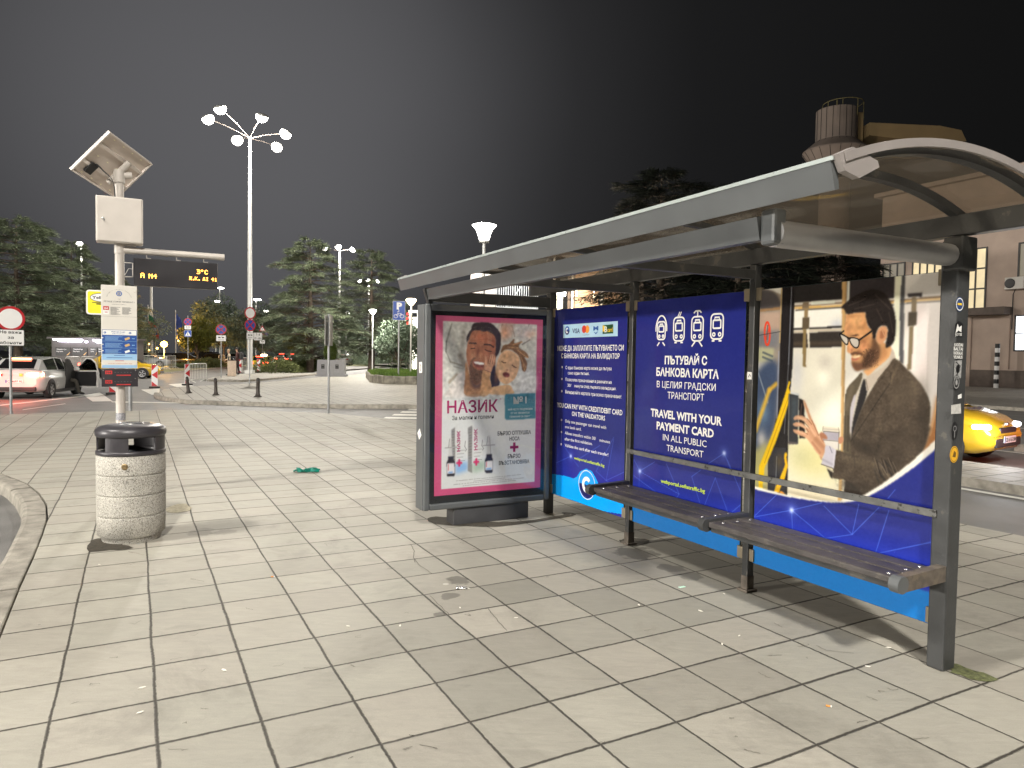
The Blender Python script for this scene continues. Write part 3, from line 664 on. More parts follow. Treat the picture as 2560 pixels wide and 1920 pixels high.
for q in S((110, 535), (108, 630), (107, 727), (105, 957), (104, 1053), (102, 1150)): mb.prism(ell(q[0], q[1], .011, .011, 12), .0072, .0074, WH, MP)
mb.build('lettering', LET, pr); mb = MB(); roundel(mb, S((306, 1475))[0], .125, .0072, True); mb.build('round_emblem', LET, pr)

# --- middle panel
g2, P = panel(1.388, 2.592, 210)
k = np.exp(-((P.Y - .42) / .13) ** 2)[..., None] * .75; P.img = P.img * (1 - k) + np.array(BLUE) / 255 * k
S6 = lambda *q: UV(p6z, *q)
net(P, [S6((645, 115), (800, 20)), S6((645, 115), (1050, 350)), S6((645, 115), (640, 280)), S6((585, 160), (815, 330)), S6((920, 40), (1050, 350)), S6((1050, 350), (1000, 420)), S6((1180, 170), (1265, 450)), S6((1180, 170), (1270, 105)), S6((1420, 185), (1310, 465)), S6((1420, 185), (1545, 525)), S6((1590, 535), (1715, 430)), S6((1545, 0), (1715, 410)), S((1275, 1305), (1400, 1222)), S((1400, 1222), (1460, 1370)), S((730, 1365), (680, 1270))], S((728, 1365), (1400, 1222)))
P.fill([(-3, -1), (0, -1), (0, .375), (-3, .375)], (10, 120, 205), .002, 1, False); P.noise(.012)
pr = P.mesh('printed_picture', m_print, g2, MP @ Matrix.Translation((0, 0, HP)))
mb = MB()
for s, l, r_, cap, mi, w in [('ПЪТУВАЙ С', (927, 510), (1265, 517), 63, WH, .034), ('БАНКОВА КАРТА', (860, 602), (1358, 628), 63, WH, .034), ('В ЦЕЛИЯ ГРАДСКИ', (864, 695), (1333, 725), 51, WH, .006), ('ТРАНСПОРТ', (950, 785), (1240, 806), 54, WH, .006),
    ('TRAVEL WITH YOUR', (815, 925), (1383, 1003), 62, WH, .034), ('PAYMENT CARD', (862, 1028), (1318, 1098), 62, WH, .034), ('IN ALL PUBLIC', (912, 1117), (1260, 1175), 52, WH, .006), ('TRANSPORT', (942, 1202), (1235, 1258), 52, WH, .006), ('webportal.sofiatraffic.bg', (896, 1455), (1248, 1540), 30, LI, .02)]: LT(mb, pz, s, l, r_, cap, mi, w)
def vehicle_icon(kind, c):
    cx, cy = c; w, h = .098, .185; lw = .0125
    T = lambda pts: [(cx + x * .62, cy + y * .60) for x, y in pts]
    st = lambda pts, cl=False, q=lw: stroke(mb, T(pts), q, WH, .0076, cl, MP)
    sc = .78 if kind == 0 else 1.0; ww, hh = w * sc, h * sc; oy = -.028 if kind == 0 else (-.012 if kind in (1, 2) else 0)
    st([(x, y + oy) for x, y in rrect(-ww, -hh * .72, ww, hh * .9, ww * .55)], True)
    st([(x, y + oy) for x, y in rrect(-ww * .62, -hh * .02, ww * .62, hh * .50, .012)], True)
    st([(x, y + oy) for x, y in [(-ww * .36, hh * .5), (-ww * .36, hh * .68), (ww * .36, hh * .68), (ww * .36, hh * .5)]])
    for x in (-ww * .48, ww * .48): st([(q[0] + x, q[1] + oy - hh * .42) for q in ell(0, 0, ww * .2, ww * .2, 14)], True, lw * .9)
    if kind == 0: st(ell(0, .0, w * 1.08, h * .98, 22, -8, 188)); st([(-.03, -.17), (-.075, -.215)]); st([(.03, -.17), (.075, -.215)])
    if kind == 1: st([(-.03, .15), (.01, .225)], False, lw * .8); st([(.0, .15), (.04, .225)], False, lw * .8)
    if kind == 2: st([(-.065, .20), (-.035, .225), (.035, .225), (.065, .20)]); st([(0, .15), (0, .22)]); st([(-.03, -.15), (-.09, -.215)]); st([(.03, -.15), (.09, -.215)])
    if kind in (1, 3):
        for x in (-.055, .055): mb.prism(T([(x - .022, -.165 + oy), (x + .022, -.165 + oy), (x + .022, -.145 + oy), (x - .022, -.145 + oy)]), .0072, .0076, WH, MP)
mb.build('lettering', LET, pr)
for k_, q in enumerate([(900, 235), (1040, 235), (1187, 232), (1343, 222)]): mb = MB(); vehicle_icon(k_, S(q)[0]); mb.build('transport_icon', LET, pr)
# --- near panel: picture of a passenger holding a card to a bus validator
g1, P = panel(.065, 1.268, 300)
A2 = lambda *q: UV(p2z, *q); AF = lambda *q: UV(pf, *q); AH = lambda *q: UV(ph, *q)
f = P.fill
P.img[:] = np.array((222, 217, 208)) / 255
yy = P.Y
f(A2((290, 590), (640, 590), (640, 1600), (260, 1600)), (226, 222, 206), .02, 1, False)
f(A2((280, 1150), (620, 1230), (620, 1480), (270, 1400)), (214, 205, 140), .09, .95, False); f(A2((280, 1480), (620, 1540), (620, 1640), (270, 1600)), (225, 212, 180), .04, 1, False)
f(A2((300, 1260), (440, 1290), (420, 1330), (300, 1300)), (150, 155, 135), .04, .6)
P.blob(*A2((510, 790))[0], .05, .07, (255, 252, 235), .9); P.blob(*A2((520, 690))[0], .05, .05, (180, 172, 165), .5); P.blob(*A2((340, 760))[0], .05, .16, (190, 192, 205), .5)
P.blob(*A2((560, 1010))[0], .09, .09, (240, 240, 225), .7)
f(A2((310, 345), (640, 330), (640, 470), (310, 480)), (232, 230, 222), .008, 1, False); f(A2((560, 430), (640, 420), (640, 460), (560, 465)), (170, 178, 200), .02, .7, False)
f(A2((305, 470), (640, 452), (640, 466), (305, 482)), (40, 38, 38), .004, 1, False); f(A2((305, 484), (640, 468), (640, 484), (305, 500)), (196, 184, 165), .006, 1, False)
f(A2((305, 502), (640, 486), (640, 590), (300, 596)), (54, 49, 46), .006, 1, False); f(A2((305, 560), (640, 552), (640, 572), (305, 580)), (96, 80, 64), .008, .6, False)
f(A2((320, 190), (640, 160), (640, 280), (318, 305)), (46, 43, 43), .004, 1, False); f(A2((660, 155), (985, 120), (985, 270), (660, 300)), (56, 51, 53), .004, 1, False)
f(A2((1020, 120), (1330, 90), (1330, 260), (1020, 280)), (216, 212, 208), .01, 1, False)
f(A2((318, 318), (640, 296), (640, 312), (318, 332)), (130, 112, 92), .003, 1, False); f(A2((318, 332), (640, 314), (640, 328), (318, 346)), (206, 164, 92), .003, 1, False); f(A2((430, 296), (585, 286), (585, 306), (430, 316)), (224, 228, 214), .002, 1, False)
f(A2((330, 346), (640, 330), (640, 337), (330, 354)), (60, 56, 50), .002, 1, False)
f(A2((930, 288), (1330, 252), (1330, 272), (930, 306)), (120, 100, 80), .003, 1, False); f(A2((930, 298), (1330, 268), (1330, 282), (930, 312)), (204, 164, 98), .003, 1, False); f(A2((930, 313), (1330, 284), (1330, 292), (930, 322)), (50, 47, 48), .003, 1, False)
f(A2((632, 162), (663, 160), (648, 700), (640, 1250), (628, 1590), (605, 1590), (622, 1250), (628, 700)), (198, 160, 106), .003, 1, False); f(A2((655, 160), (664, 160), (650, 700), (642, 1250), (632, 1590), (626, 1590), (636, 1250), (642, 700)), (140, 110, 74), .003, .8, False)
f(A2((667, 158), (682, 157), (678, 300), (662, 300)), (222, 224, 214), .002, 1, False)
f(A2((975, 128), (1018, 124), (1008, 330), (1000, 690), (958, 690), (968, 330)), (224, 224, 202), .004, 1, False); f(A2((1018, 124), (1040, 122), (1030, 700), (1002, 690), (1008, 330)), (62, 62, 66), .006, .9, False)
f(A2((1045, 310), (1320, 290), (1320, 1000), (1180, 900), (1060, 740)), (214, 207, 203), .02, .9, False); f(A2((1110, 330), (1160, 320), (1160, 800), (1110, 760)), (226, 206, 204), .03, .7, False)
# hand straps
f(A2((378, 300), (415, 296), (418, 340), (372, 345)), (120, 104, 84), .003, 1, False)
f(A2((386, 340), (414, 338), (410, 400), (386, 402)), (140, 118, 84), .002, 1, False); f(A2((374, 400), (420, 396), (418, 470), (372, 474)), (92, 80, 62), .003, 1, False)
f(A2((378, 472), (400, 472), (398, 700), (404, 722), (376, 716)), (134, 114, 76), .002, 1, False); f(A2((402, 472), (418, 470), (422, 580), (412, 700), (402, 724), (398, 700), (412, 590)), (222, 216, 200), .002, 1, False)
f(A2((1056, 244), (1150, 238), (1150, 264), (1060, 268)), (70, 64, 64), .003, 1, False); f(A2((1082, 264), (1114, 262), (1112, 364), (1080, 366)), (126, 112, 92), .003, 1, False)
f(A2((1062, 366), (1116, 362), (1112, 452), (1060, 454)), (80, 72, 62), .003, 1, False); f(A2((1068, 454), (1098, 452), (1080, 735), (1054, 742), (1056, 700)), (122, 108, 84), .002, 1, False)
f(A2((1100, 452), (1112, 450), (1110, 600), (1098, 742), (1082, 752), (1092, 730), (1102, 600)), (224, 220, 212), .002, 1, False)
f(A2((1310, 760), (1275, 800), (1240, 930), (1205, 1100), (1140, 1300), (1220, 1240), (1320, 1150)), (158, 106, 62), .012, 1); P.line(*A2((1285, 800), (1200, 1160)), .008, (206, 160, 110), .6); P.line(*A2((1300, 900), (1240, 1150)), .008, (110, 66, 36), .6)
# glass door with a blurred reflection, pillar, yellow rails
f(A2((60, 200), (250, 190), (225, 1100), (205, 1600), (40, 1600)), (150, 140, 128), .004, 1, False)
f(A2((100, 210), (245, 200), (240, 250), (180, 225)), (224, 222, 214), .004, 1, False); f(A2((80, 240), (150, 220), (215, 260), (225, 340), (80, 345)), (86, 82, 84), .008)
f(A2((88, 345), (232, 330), (230, 350), (88, 362)), (150, 118, 84), .004, 1, False); f(A2((86, 370), (230, 360), (225, 480), (84, 490)), (176, 152, 136), .01, 1, False)
f(A2((84, 492), (225, 480), (222, 600), (84, 600)), (116, 116, 122), .02, 1, False); f(A2((84, 590), (190, 600), (185, 680), (84, 700)), (176, 176, 140), .01, .9, False); P.line(*A2((120, 625), (180, 650)), .01, (70, 80, 90), .8); P.line(*A2((118, 655), (178, 680)), .01, (70, 80, 90), .8)
f(A2((84, 690), (160, 690), (130, 800), (84, 760)), (190, 188, 182), .012); f(A2((76, 780), (215, 690), (205, 1050), (150, 1200), (70, 1250)), (62, 76, 104), .02); P.line(*A2((90, 760), (150, 950)), .008, (150, 160, 170), .7)
P.blob(*A2((120, 1010))[0], .05, .08, (120, 150, 175), .7); P.blob(*A2((110, 1190))[0], .04, .06, (205, 200, 195), .8)
f(A2((70, 1260), (150, 1200), (150, 1540), (60, 1540)), (178, 172, 110), .02, .9, False)
P.line(*A2((205, 830), (160, 870)), .02, (214, 168, 60), .9); P.line(*A2((160, 870), (72, 1130)), .022, (222, 178, 66), .9)
f(A2((245, 200), (328, 192), (312, 700), (285, 1000), (276, 1600), (150, 1600), (155, 1300), (215, 1000), (232, 500)), (34, 31, 32), .003, 1, False)
P.line(*A2((305, 200), (285, 700)), .006, (120, 124, 134), .8); P.line(*A2((285, 700), (258, 1150)), .006, (104, 106, 112), .7); P.line(*A2((240, 210), (228, 560)), .007, (190, 160, 110), .8); P.line(*A2((222, 620), (210, 1050)), .007, (150, 155, 175), .7)
f(A2((155, 1250), (270, 1240), (265, 1600), (150, 1600)), (48, 48, 54), .006, 1, False); P.line(*A2((208, 1300), (200, 1520)), .004, (130, 134, 140), .7); P.blob(*A2((225, 1330))[0], .03, .05, (96, 80, 50), .6)
stroke_pts = ell(147, 503, 17, 74, 22)
for a, b in zip(stroke_pts, stroke_pts[1:] + stroke_pts[:1]): P.line(*A2(a, b), .0085, (222, 66, 40))
P.line(*A2((158, 470), (136, 545)), .007, (222, 66, 40)); P.line(*A2((150, 450), (144, 540)), .006, (80, 80, 86), .8); P.line(*A2((90, 515), (230, 490)), .004, (50, 50, 56), .8)
YR = (238, 194, 28)
f(AH((262, -20), (300, -160), (325, -150), (300, -60), (328, 20), (315, 115), (200, 470), (115, 720), (0, 1000), (-60, 1120), (-95, 1480), (-150, 1480), (-140, 1100), (60, 600)), YR, .001, 1, False)
P.line(*AH((300, 60), (-60, 1050)), .005, (196, 150, 20), .8)
f(AH((240, 905), (262, 893), (278, 935), (262, 965), (286, 1095), (238, 1290), (185, 1400), (150, 1500), (80, 1480), (110, 1390), (170, 1270), (245, 1080), (228, 950)), (232, 180, 28), .001, 1, False)
f(AH((160, 1470), (200, 1470), (260, 1530), (160, 1500)), (228, 150, 50), .001, 1, False)
# reader and phone
f(AH((295, 20), (440, 30), (435, 770), (285, 745)), (52, 53, 56), .001, 1, False); f(AH((340, 60), (430, 70), (425, 480), (335, 470)), (80, 92, 102), .02, .8, False); f(AH((285, 735), (432, 745), (425, 772), (300, 778)), (92, 84, 84), .001, 1, False)
P.line(*AH((305, 30), (296, 735)), .004, (130, 128, 124), .8); P.line(*AH((330, 10), (438, 40)), .008, (205, 210, 215), .8)
f(AH((445, 92), (515, 118), (530, 210), (540, 690), (455, 684)), (36, 30, 30), .001, 1, False); P.line(*AH((490, 180), (475, 340)), .006, (84, 66, 60), .8)
# body
SUIT = (72, 62, 52)
f(A2((765, 760), (725, 790), (685, 830), (658, 880), (650, 990), (640, 1270), (690, 1300), (760, 1200), (800, 900)), (86, 77, 63), .002)
f(A2((770, 730), (765, 770), (750, 830), (700, 950), (684, 1030), (690, 1190), (760, 1080), (860, 900), (930, 800), (955, 700), (955, 600), (850, 700)), (186, 178, 164), .002)
f(A2((700, 930), (720, 900), (700, 1050), (692, 1150), (684, 1100), (686, 1000)), (178, 172, 180), .002)
f(A2((776, 795), (795, 850), (790, 905), (760, 1000), (720, 1110), (694, 1180), (700, 1080), (735, 930), (758, 835)), (40, 38, 39), .0015)
f(A2((955, 605), (978, 665), (930, 720), (860, 800), (805, 868), (790, 870), (786, 800), (800, 775), (860, 745), (930, 690)), (176, 164, 151), .0015)
P.line(*A2((862, 800), (976, 668)), .004, (112, 100, 88), .8); P.line(*A2((800, 868), (786, 800)), .004, (120, 108, 96), .8)
f(A2((976, 664), (1060, 740), (1140, 825), (1195, 930), (1204, 1020), (1188, 1160), (1145, 1285), (1098, 1340), (990, 1420), (900, 1500), (800, 1570), (710, 1572), (640, 1560), (655, 1460), (575, 1440), (572, 1380), (578, 1300), (592, 1258), (640, 1270), (690, 1300), (690, 1190), (745, 1020), (800, 905), (868, 795), (930, 715)), SUIT, .0015)
for a, b, w, c_, al in [((945, 820), (690, 1200), .006, (52, 46, 40), .8), ((945, 820), (948, 760), .005, (50, 44, 38), .8), ((1000, 690), (945, 820), .012, (98, 85, 70), .5), ((930, 980), (870, 1230), .014, (64, 56, 47), .8), ((870, 1230), (850, 1330), .02, (60, 52, 44), .7), ((1090, 1100), (920, 1170), .022, (60, 52, 44), .7), ((1190, 1120), (1130, 1290), .02, (62, 54, 46), .7), ((860, 1330), (960, 1420), .01, (48, 44, 42), .9), ((905, 1325), (975, 1400), .008, (48, 44, 42), .9), ((850, 1360), (905, 1450), .01, (50, 46, 44), .9), ((880, 1350), (940, 1440), .006, (120, 108, 92), .6), ((840, 1380), (870, 1470), .008, (54, 50, 46), .8), ((710, 1300), (715, 1370), .004, (52, 48, 44), .8), ((660, 1290), (850, 1330), .012, (60, 53, 45), .6), ((680, 1180), (850, 1290), .03, (58, 51, 44), .65), ((650, 1470), (900, 1500), .02, (66, 56, 48), .7), ((1060, 760), (1180, 960), .02, (98, 86, 72), .45), ((600, 1300), (860, 1350), .03, (96, 84, 69), .4), ((672, 1040), (668, 1260), .01, (66, 59, 48), .7), ((655, 900), (648, 1250), .006, (70, 62, 50), .7), ((695, 850), (660, 985), .02, (112, 101, 84), .5)]: P.line(*A2(a, b), w, c_, al)
f(A2((640, 1545), (655, 1455), (700, 1470), (780, 1560)), (50, 44, 40), .006, .8)
sm_ = P.mask(A2((976, 664), (1060, 740), (1140, 825), (1195, 930), (1204, 1020), (1188, 1160), (1145, 1285), (1098, 1340), (990, 1420), (900, 1500), (800, 1570), (640, 1560), (575, 1440), (592, 1258), (690, 1300), (690, 1190), (745, 1020), (868, 795)), .002)
tw_ = P.blur(RNG.normal(0, 1, P.X.shape), .02); tw_ /= tw_.std(); t2_ = P.blur(RNG.normal(0, 1, P.X.shape), .006); t2_ /= t2_.std()
P.img = np.clip(P.img * (1 + (sm_ * (.055 * tw_ + .05 * t2_ + .03 * np.sin(P.X * 900 + P.Y * 500)))[..., None]), 0, 1)
for q_, rx, ry, c_, al in (((1150, 1000), .03, .16, (52, 45, 38), .6), ((1000, 900), .05, .10, (90, 79, 66), .5), ((1090, 860), .05, .06, (92, 81, 68), .5), ((760, 1350), .10, .03, (86, 75, 62), .5), ((790, 1250), .06, .04, (48, 42, 36), .7), ((960, 1300), .06, .05, (50, 43, 37), .55), ((700, 1500), .08, .03, (44, 39, 34), .6), ((1060, 1180), .07, .05, (58, 50, 42), .5)): P.blob(*A2(q_)[0], rx, ry, c_, al)
for k_ in range(9): x_ = 840 + k_ * 15; P.line(*A2((x_, 1310 + (k_ % 3) * 14), (x_ + 26 + k_ * 3, 1395 + (k_ * 37) % 50)), .0045, (40, 35, 32) if k_ % 2 else (98, 86, 72), .75)
# left cuff, cup, hand
f(AH((808, 512), (1035, 530), (1048, 590), (1036, 605), (805, 580), (795, 545)), (206, 197, 178), .001, 1, False); P.line(*AH((806, 548), (1045, 562)), .003, (170, 160, 146), .8)
f(AH((810, 584), (1045, 604), (1038, 735), (812, 715)), (160, 155, 166), .001, 1, False); f(AH((830, 590), (900, 596), (895, 720), (830, 714)), (182, 177, 188), .02, .7, False)
f(AH((812, 712), (1042, 732), (1036, 850), (840, 790)), (208, 203, 196), .001, 1, False)
for a, b, w, c_, al in [((1042, 600), (1036, 850), .006, (126, 118, 110), .8), ((812, 583), (1046, 603), .004, (112, 106, 104), .9), ((812, 712), (1042, 732), .004, (120, 114, 112), .8), ((808, 512), (800, 575), .004, (150, 140, 126), .8), ((1035, 530), (1048, 590), .004, (150, 140, 126), .8), ((815, 600), (815, 712), .005, (126, 120, 126), .7)]: P.line(*AH(a, b), w, c_, al); f(AH((1046, 690), (1085, 672), (1098, 700), (1090, 735), (1045, 758)), (184, 130, 100), .001)
SK1 = (206, 158, 124)
f(AH((748, 640), (768, 602), (800, 600), (850, 638), (870, 680), (850, 705), (800, 690), (830, 760), (790, 740)), (160, 108, 82), .001)
f(AH((515, 118), (545, 150), (580, 230), (610, 310), (650, 420), (690, 490), (715, 560), (745, 640), (800, 740), (842, 790), (825, 900), (800, 962), (750, 935), (690, 870), (650, 800), (600, 735), (555, 682), (480, 650), (400, 612), (365, 575), (372, 552), (420, 562), (500, 580), (570, 610), (540, 555), (480, 515), (400, 508), (362, 490), (372, 462), (430, 446), (500, 462), (570, 520), (600, 530), (540, 450), (470, 415), (385, 412), (370, 390), (385, 362), (440, 345), (510, 355), (570, 395), (600, 415), (575, 340), (540, 240), (520, 180)), SK1, .0012)
for a, b, w, c_, al in [((530, 450), (610, 540), .004, (120, 80, 56), .8), ((570, 395), (640, 480), .004, (130, 88, 62), .7), ((560, 540), (590, 590), .004, (110, 72, 52), .7), ((640, 420), (740, 640), .006, (150, 102, 74), .8), ((520, 600), (580, 625), .004, (140, 94, 68), .7), ((640, 600), (800, 880), .03, (180, 130, 98), .6), ((700, 700), (830, 830), .02, (150, 104, 76), .55), ((610, 520), (690, 640), .012, (224, 178, 146), .7), ((440, 375), (550, 420), .008, (228, 184, 150), .7), ((440, 475), (550, 530), .008, (228, 184, 150), .7), ((440, 585), (540, 620), .008, (224, 178, 146), .7), ((540, 170), (620, 400), .006, (186, 132, 98), .7), ((650, 750), (760, 900), .012, (160, 112, 84), .6)]: P.line(*AH(a, b), w, c_, al)
f(AH((752, 940), (800, 960), (790, 1010), (770, 1000)), (190, 138, 106), .001)
f(AH((842, 786), (910, 800), (1000, 852), (985, 960), (960, 1132), (880, 1100), (780, 1068), (800, 985), (828, 900)), (186, 182, 194), .001, 1, False)
for a, b, w, c_, al in [((905, 810), (940, 900), .004, (110, 108, 124), .8), ((800, 1000), (960, 1080), .01, (150, 146, 158), .6), ((985, 870), (955, 1120), .008, (206, 202, 212), .7), ((860, 1110), (950, 1180), .008, (190, 178, 160), .8), ((780, 1070), (955, 1132), .005, (96, 88, 84), .8)]: P.line(*AH(a, b), w, c_, al)
f(AH((860, 1130), (950, 1190), (945, 1290), (915, 1260)), (40, 36, 34), .002)
# head
f(AF((880, 980), (1050, 1100), (1140, 1140), (1150, 1230), (1110, 1340), (1000, 1440), (880, 1540), (760, 1650), (720, 1640), (680, 1560), (800, 1490), (950, 1250)), (204, 154, 106), .001)
f(AF((1000, 1150), (1060, 1180), (1090, 1300), (960, 1420), (900, 1460), (960, 1300)), (178, 126, 84), .01, .8)
f(AF((380, 585), (540, 560), (700, 555), (740, 780), (830, 870), (860, 1000), (955, 1150), (965, 1290), (900, 1410), (800, 1500), (660, 1540), (552, 1568), (490, 1500), (466, 1420), (470, 1320), (452, 1272), (398, 1252), (386, 1180), (392, 1110), (345, 980), (340, 850), (345, 780), (362, 680)), (206, 152, 104), .001)
P.blob(*AF((560, 690))[0], .035, .03, (224, 172, 118), .7); P.blob(*AF((700, 780))[0], .02, .03, (178, 122, 78), .6); P.blob(*AF((690, 1150))[0], .03, .03, (216, 146, 104), .7); P.blob(*AF((410, 850))[0], .015, .04, (190, 134, 96), .6)
P.blob(*AF((450, 1190))[0], .014, .02, (222, 158, 118), .8); P.blob(*AF((660, 1060))[0], .02, .014, (176, 116, 80), .7)
f(AF((835, 990), (890, 1020), (955, 1150), (968, 1280), (905, 1420), (800, 1515), (680, 1545), (552, 1572), (488, 1500), (466, 1425), (500, 1410), (580, 1440), (650, 1420), (690, 1340), (740, 1250), (800, 1170)), (92, 66, 50), .008, .88)
f(AF((690, 1300), (800, 1200), (880, 1300), (800, 1450), (700, 1500), (640, 1460)), (64, 46, 36), .014, .7); f(AF((500, 1440), (620, 1420), (640, 1500), (560, 1550), (500, 1500)), (120, 82, 66), .01, .6)
f(AF((450, 1262), (520, 1238), (640, 1255), (680, 1310), (640, 1305), (540, 1290), (462, 1294)), (98, 66, 50), .003, .9)
f(AF((466, 1320), (540, 1312), (615, 1296), (600, 1340), (520, 1356), (474, 1345)), (238, 214, 172), .001); f(AF((468, 1350), (540, 1354), (606, 1338), (570, 1380), (510, 1392), (478, 1385)), (186, 110, 90), .002)
f(AF((440, 968), (560, 934), (606, 952), (520, 978)), (74, 50, 38), .003)
f(AF((900, 905), (950, 820), (1030, 790), (1090, 845), (1084, 960), (1035, 1060), (950, 1110), (905, 1060), (890, 990)), (212, 156, 114), .001); f(AF((955, 905), (1000, 870), (1040, 930), (1015, 1005), (962, 1005)), (162, 104, 74), .006, .9); P.line(*AF((1000, 880), (1030, 960)), .004, (226, 170, 128), .7)
fm_ = P.mask(AF((380, 585), (540, 560), (700, 555), (740, 780), (830, 870), (860, 1000), (800, 1200), (690, 1330), (466, 1420), (452, 1272), (386, 1180), (345, 980), (345, 780)), .002)
sn_ = P.blur(RNG.normal(0, 1, P.X.shape), .009); sn_ /= sn_.std(); P.img = np.clip(P.img * (1 + (fm_ * .045 * sn_)[..., None]), 0, 1)
for q_, rx, ry, c_, al in (((720, 1000), .02, .03, (176, 120, 80), .55), ((480, 620), .05, .012, (178, 126, 84), .6), ((520, 830), .03, .02, (190, 136, 90), .5), ((600, 1240), .012, .008, (150, 96, 70), .6), ((470, 1215), .008, .012, (160, 104, 74), .6), ((560, 1130), .02, .015, (226, 168, 122), .5), ((430, 1100), .006, .02, (232, 176, 132), .5), ((760, 1130), .016, .02, (150, 102, 70), .5)): P.blob(*AF(q_)[0], rx, ry, c_, al)
for k_ in range(90): a_ = random.uniform(660, 940); b_ = random.uniform(1180, 1500); P.line(*AF((a_, b_), (a_ + random.uniform(-10, 10), b_ + random.uniform(8, 22))), .0028, (58, 42, 34) if k_ % 3 else (132, 98, 76), .5)
HAIR = (40, 34, 32)
f(AF((285, 482), (330, 420), (400, 362), (470, 300), (560, 250), (700, 190), (850, 160), (1000, 205), (1090, 290), (1150, 400), (1205, 540), (1236, 760), (1222, 950), (1190, 1080), (1120, 1152), (1050, 1155), (1082, 960), (1092, 840), (1040, 788), (960, 805), (905, 880), (875, 1000), (835, 1010), (812, 872), (748, 780), (712, 650), (700, 560), (540, 565), (395, 590), (340, 510)), HAIR, .0015)
for a, b in (((420, 440), (700, 330)), ((520, 500), (850, 420)), ((880, 260), (1130, 500)), ((900, 500), (1000, 700)), ((1110, 560), (1180, 900))): P.line(*AF(a, b), .006, (70, 60, 55), .5)
FR = (28, 26, 27)
gl_r = [(432, 1008), (500, 1000), (570, 1016), (598, 1060), (590, 1130), (555, 1172), (500, 1152), (452, 1090)]; gl_l = [(262, 930), (320, 945), (385, 990), (408, 1040), (396, 1108), (360, 1105), (305, 1040), (272, 975)]
for g_ in (gl_r, gl_l):
    f(AF(*g_), (192, 186, 180), .001, .85); f(AF(*[(q[0] * .98 + 8, q[1] * .97 + 26) for q in g_]), (206, 206, 200), .004, .4)
    gg = spline(g_, 3)
    for a, b in zip(gg, gg[1:] + gg[:1]): P.line(*AF(a, b), .0045, FR)
P.line(*AF((400, 1000), (440, 1012)), .006, FR); P.line(*AF((595, 1040), (812, 884)), .0075, FR); P.line(*AF((275, 930), (330, 880)), .006, FR); P.line(*AF((262, 925), (420, 1000)), .005, FR)
# lower wave: white band and blue field
wave_lo = [(62, 370), (180, 398), (300, 424), (440, 446), (560, 458), (640, 458), (722, 448), (800, 420), (900, 365), (1000, 300), (1100, 228), (1200, 146), (1290, 60)]
wave_up = [(62, 352), (180, 384), (300, 414), (440, 438), (560, 450), (640, 448), (700, 436), (778, 406), (880, 345), (980, 272), (1080, 194), (1180, 104), (1290, 2)]
A3 = lambda *q: UV(p3z, *q)
f(A3(*wave_up, (1400, 800), (1400, 1400), (-60, 1400), (-60, 340)), (232, 228, 218), .001, 1, False)
m_lo = P.mask(A3(*wave_lo, (1400, 800), (1400, 1400), (-60, 1400), (-60, 360)), .001)[..., None]
g_ = np.exp(-((P.Y - .44) / .12) ** 2)[..., None] * .8; blue = np.array((33, 41, 124)) / 255 * (1 - g_) + np.array(BLUE) / 255 * g_
P.img = P.img * (1 - m_lo) + blue * m_lo
net(P, [A3((60, 552), (305, 507)), A3((305, 507), (310, 630)), A3((305, 507), (525, 690)), A3((305, 507), (500, 460)), A3((60, 550), (210, 405)), A3((515, 480), (697, 665)), A3((525, 690), (697, 665)), A3((697, 665), (740, 470)), A3((697, 665), (870, 490)), A3((935, 510), (850, 780)), A3((875, 785), (1210, 715)), A3((1210, 715), (1235, 870)), A3((1230, 590), (1210, 715)), A3((975, 375), (930, 430))], A3((305, 507)))
f([(-3, -1), (0, -1), (0, .375), (-3, .375)], (10, 120, 205), .002, 1, False); P.noise(.014)
pr = P.mesh('printed_picture', m_print, g1, MP @ Matrix.Translation((0, 0, HP)))
# stickers on the near post's end face and one on the second post
MT = Matrix(((0, 0, -1, -.046), (-1, 0, 0, 0), (0, 1, 0, 0), (0, 0, 0, 1)))    # post end face: x to the reader's right, y up
def PT(*q): return [(-a, b) for a, b in (plane_t(*Z5(*p), -.046) for p in q)]
def sticker(shape, mats_, draw=None):
    mb = MB(); mb.prism(shape, .0004, .001, 0, MT)
    if draw: draw(mb)
    mb.build('sticker', mats_, posts[0])
def cent(q, r): c = PT(q)[0]; return c, r
c, r = cent((534, 490), .034)
sticker(ell(c[0], c[1], r, r * 1.05), [mat('sticker_blue', srgb(46, 70, 120), .5), m_white, m_yel], lambda mb: (stroke(mb, ell(c[0], c[1], r * .85, r * .88), .005, 1, .0014, True, MT), mb.prism([(c[0] - .018, c[1] - .004), (c[0] + .018, c[1] - .004), (c[0] + .018, c[1] + .006), (c[0] - .018, c[1] + .006)], .0012, .0014, 2, MT)))
c1, r = cent((526, 645), .036)
sticker([(c1[0] - .032, c1[1] - .035), (c1[0] + .034, c1[1] - .035), (c1[0] + .036, c1[1] + .03), (c1[0], c1[1] + .045), (c1[0] - .03, c1[1] + .028)], [m_blk, m_white], lambda mb: (mb.prism([(c1[0] - .026, c1[1] - .02), (c1[0] - .01, c1[1] + .03), (c1[0] + .004, c1[1] + .012), (c1[0] + .026, c1[1] + .022), (c1[0] + .026, c1[1] - .012), (c1[0], c1[1] - .004)], .0012, .0014, 1, MT), letter(mb, 'JOTIS', (c1[0] - .028, c1[1] - .032), (c1[0] + .03, c1[1] - .03), .014, 1, .02, .0014, MT)))
q = PT((497, 722), (556, 722), (556, 822), (497, 822))
def _txt(mb):
    x0, x1 = q[0][0], q[1][0]; top, bot = q[0][1], q[3][1]; h = (top - bot) / 4
    for k, s in enumerate(('JUODAI', 'BALTAI', 'RADIKALAS', 'VILNIUS')): letter(mb, s, (x0 + .003, top - h * (k + .92)), (x1 - .003, top - h * (k + .92)), h * .76, 1, .03, .0014, MT)
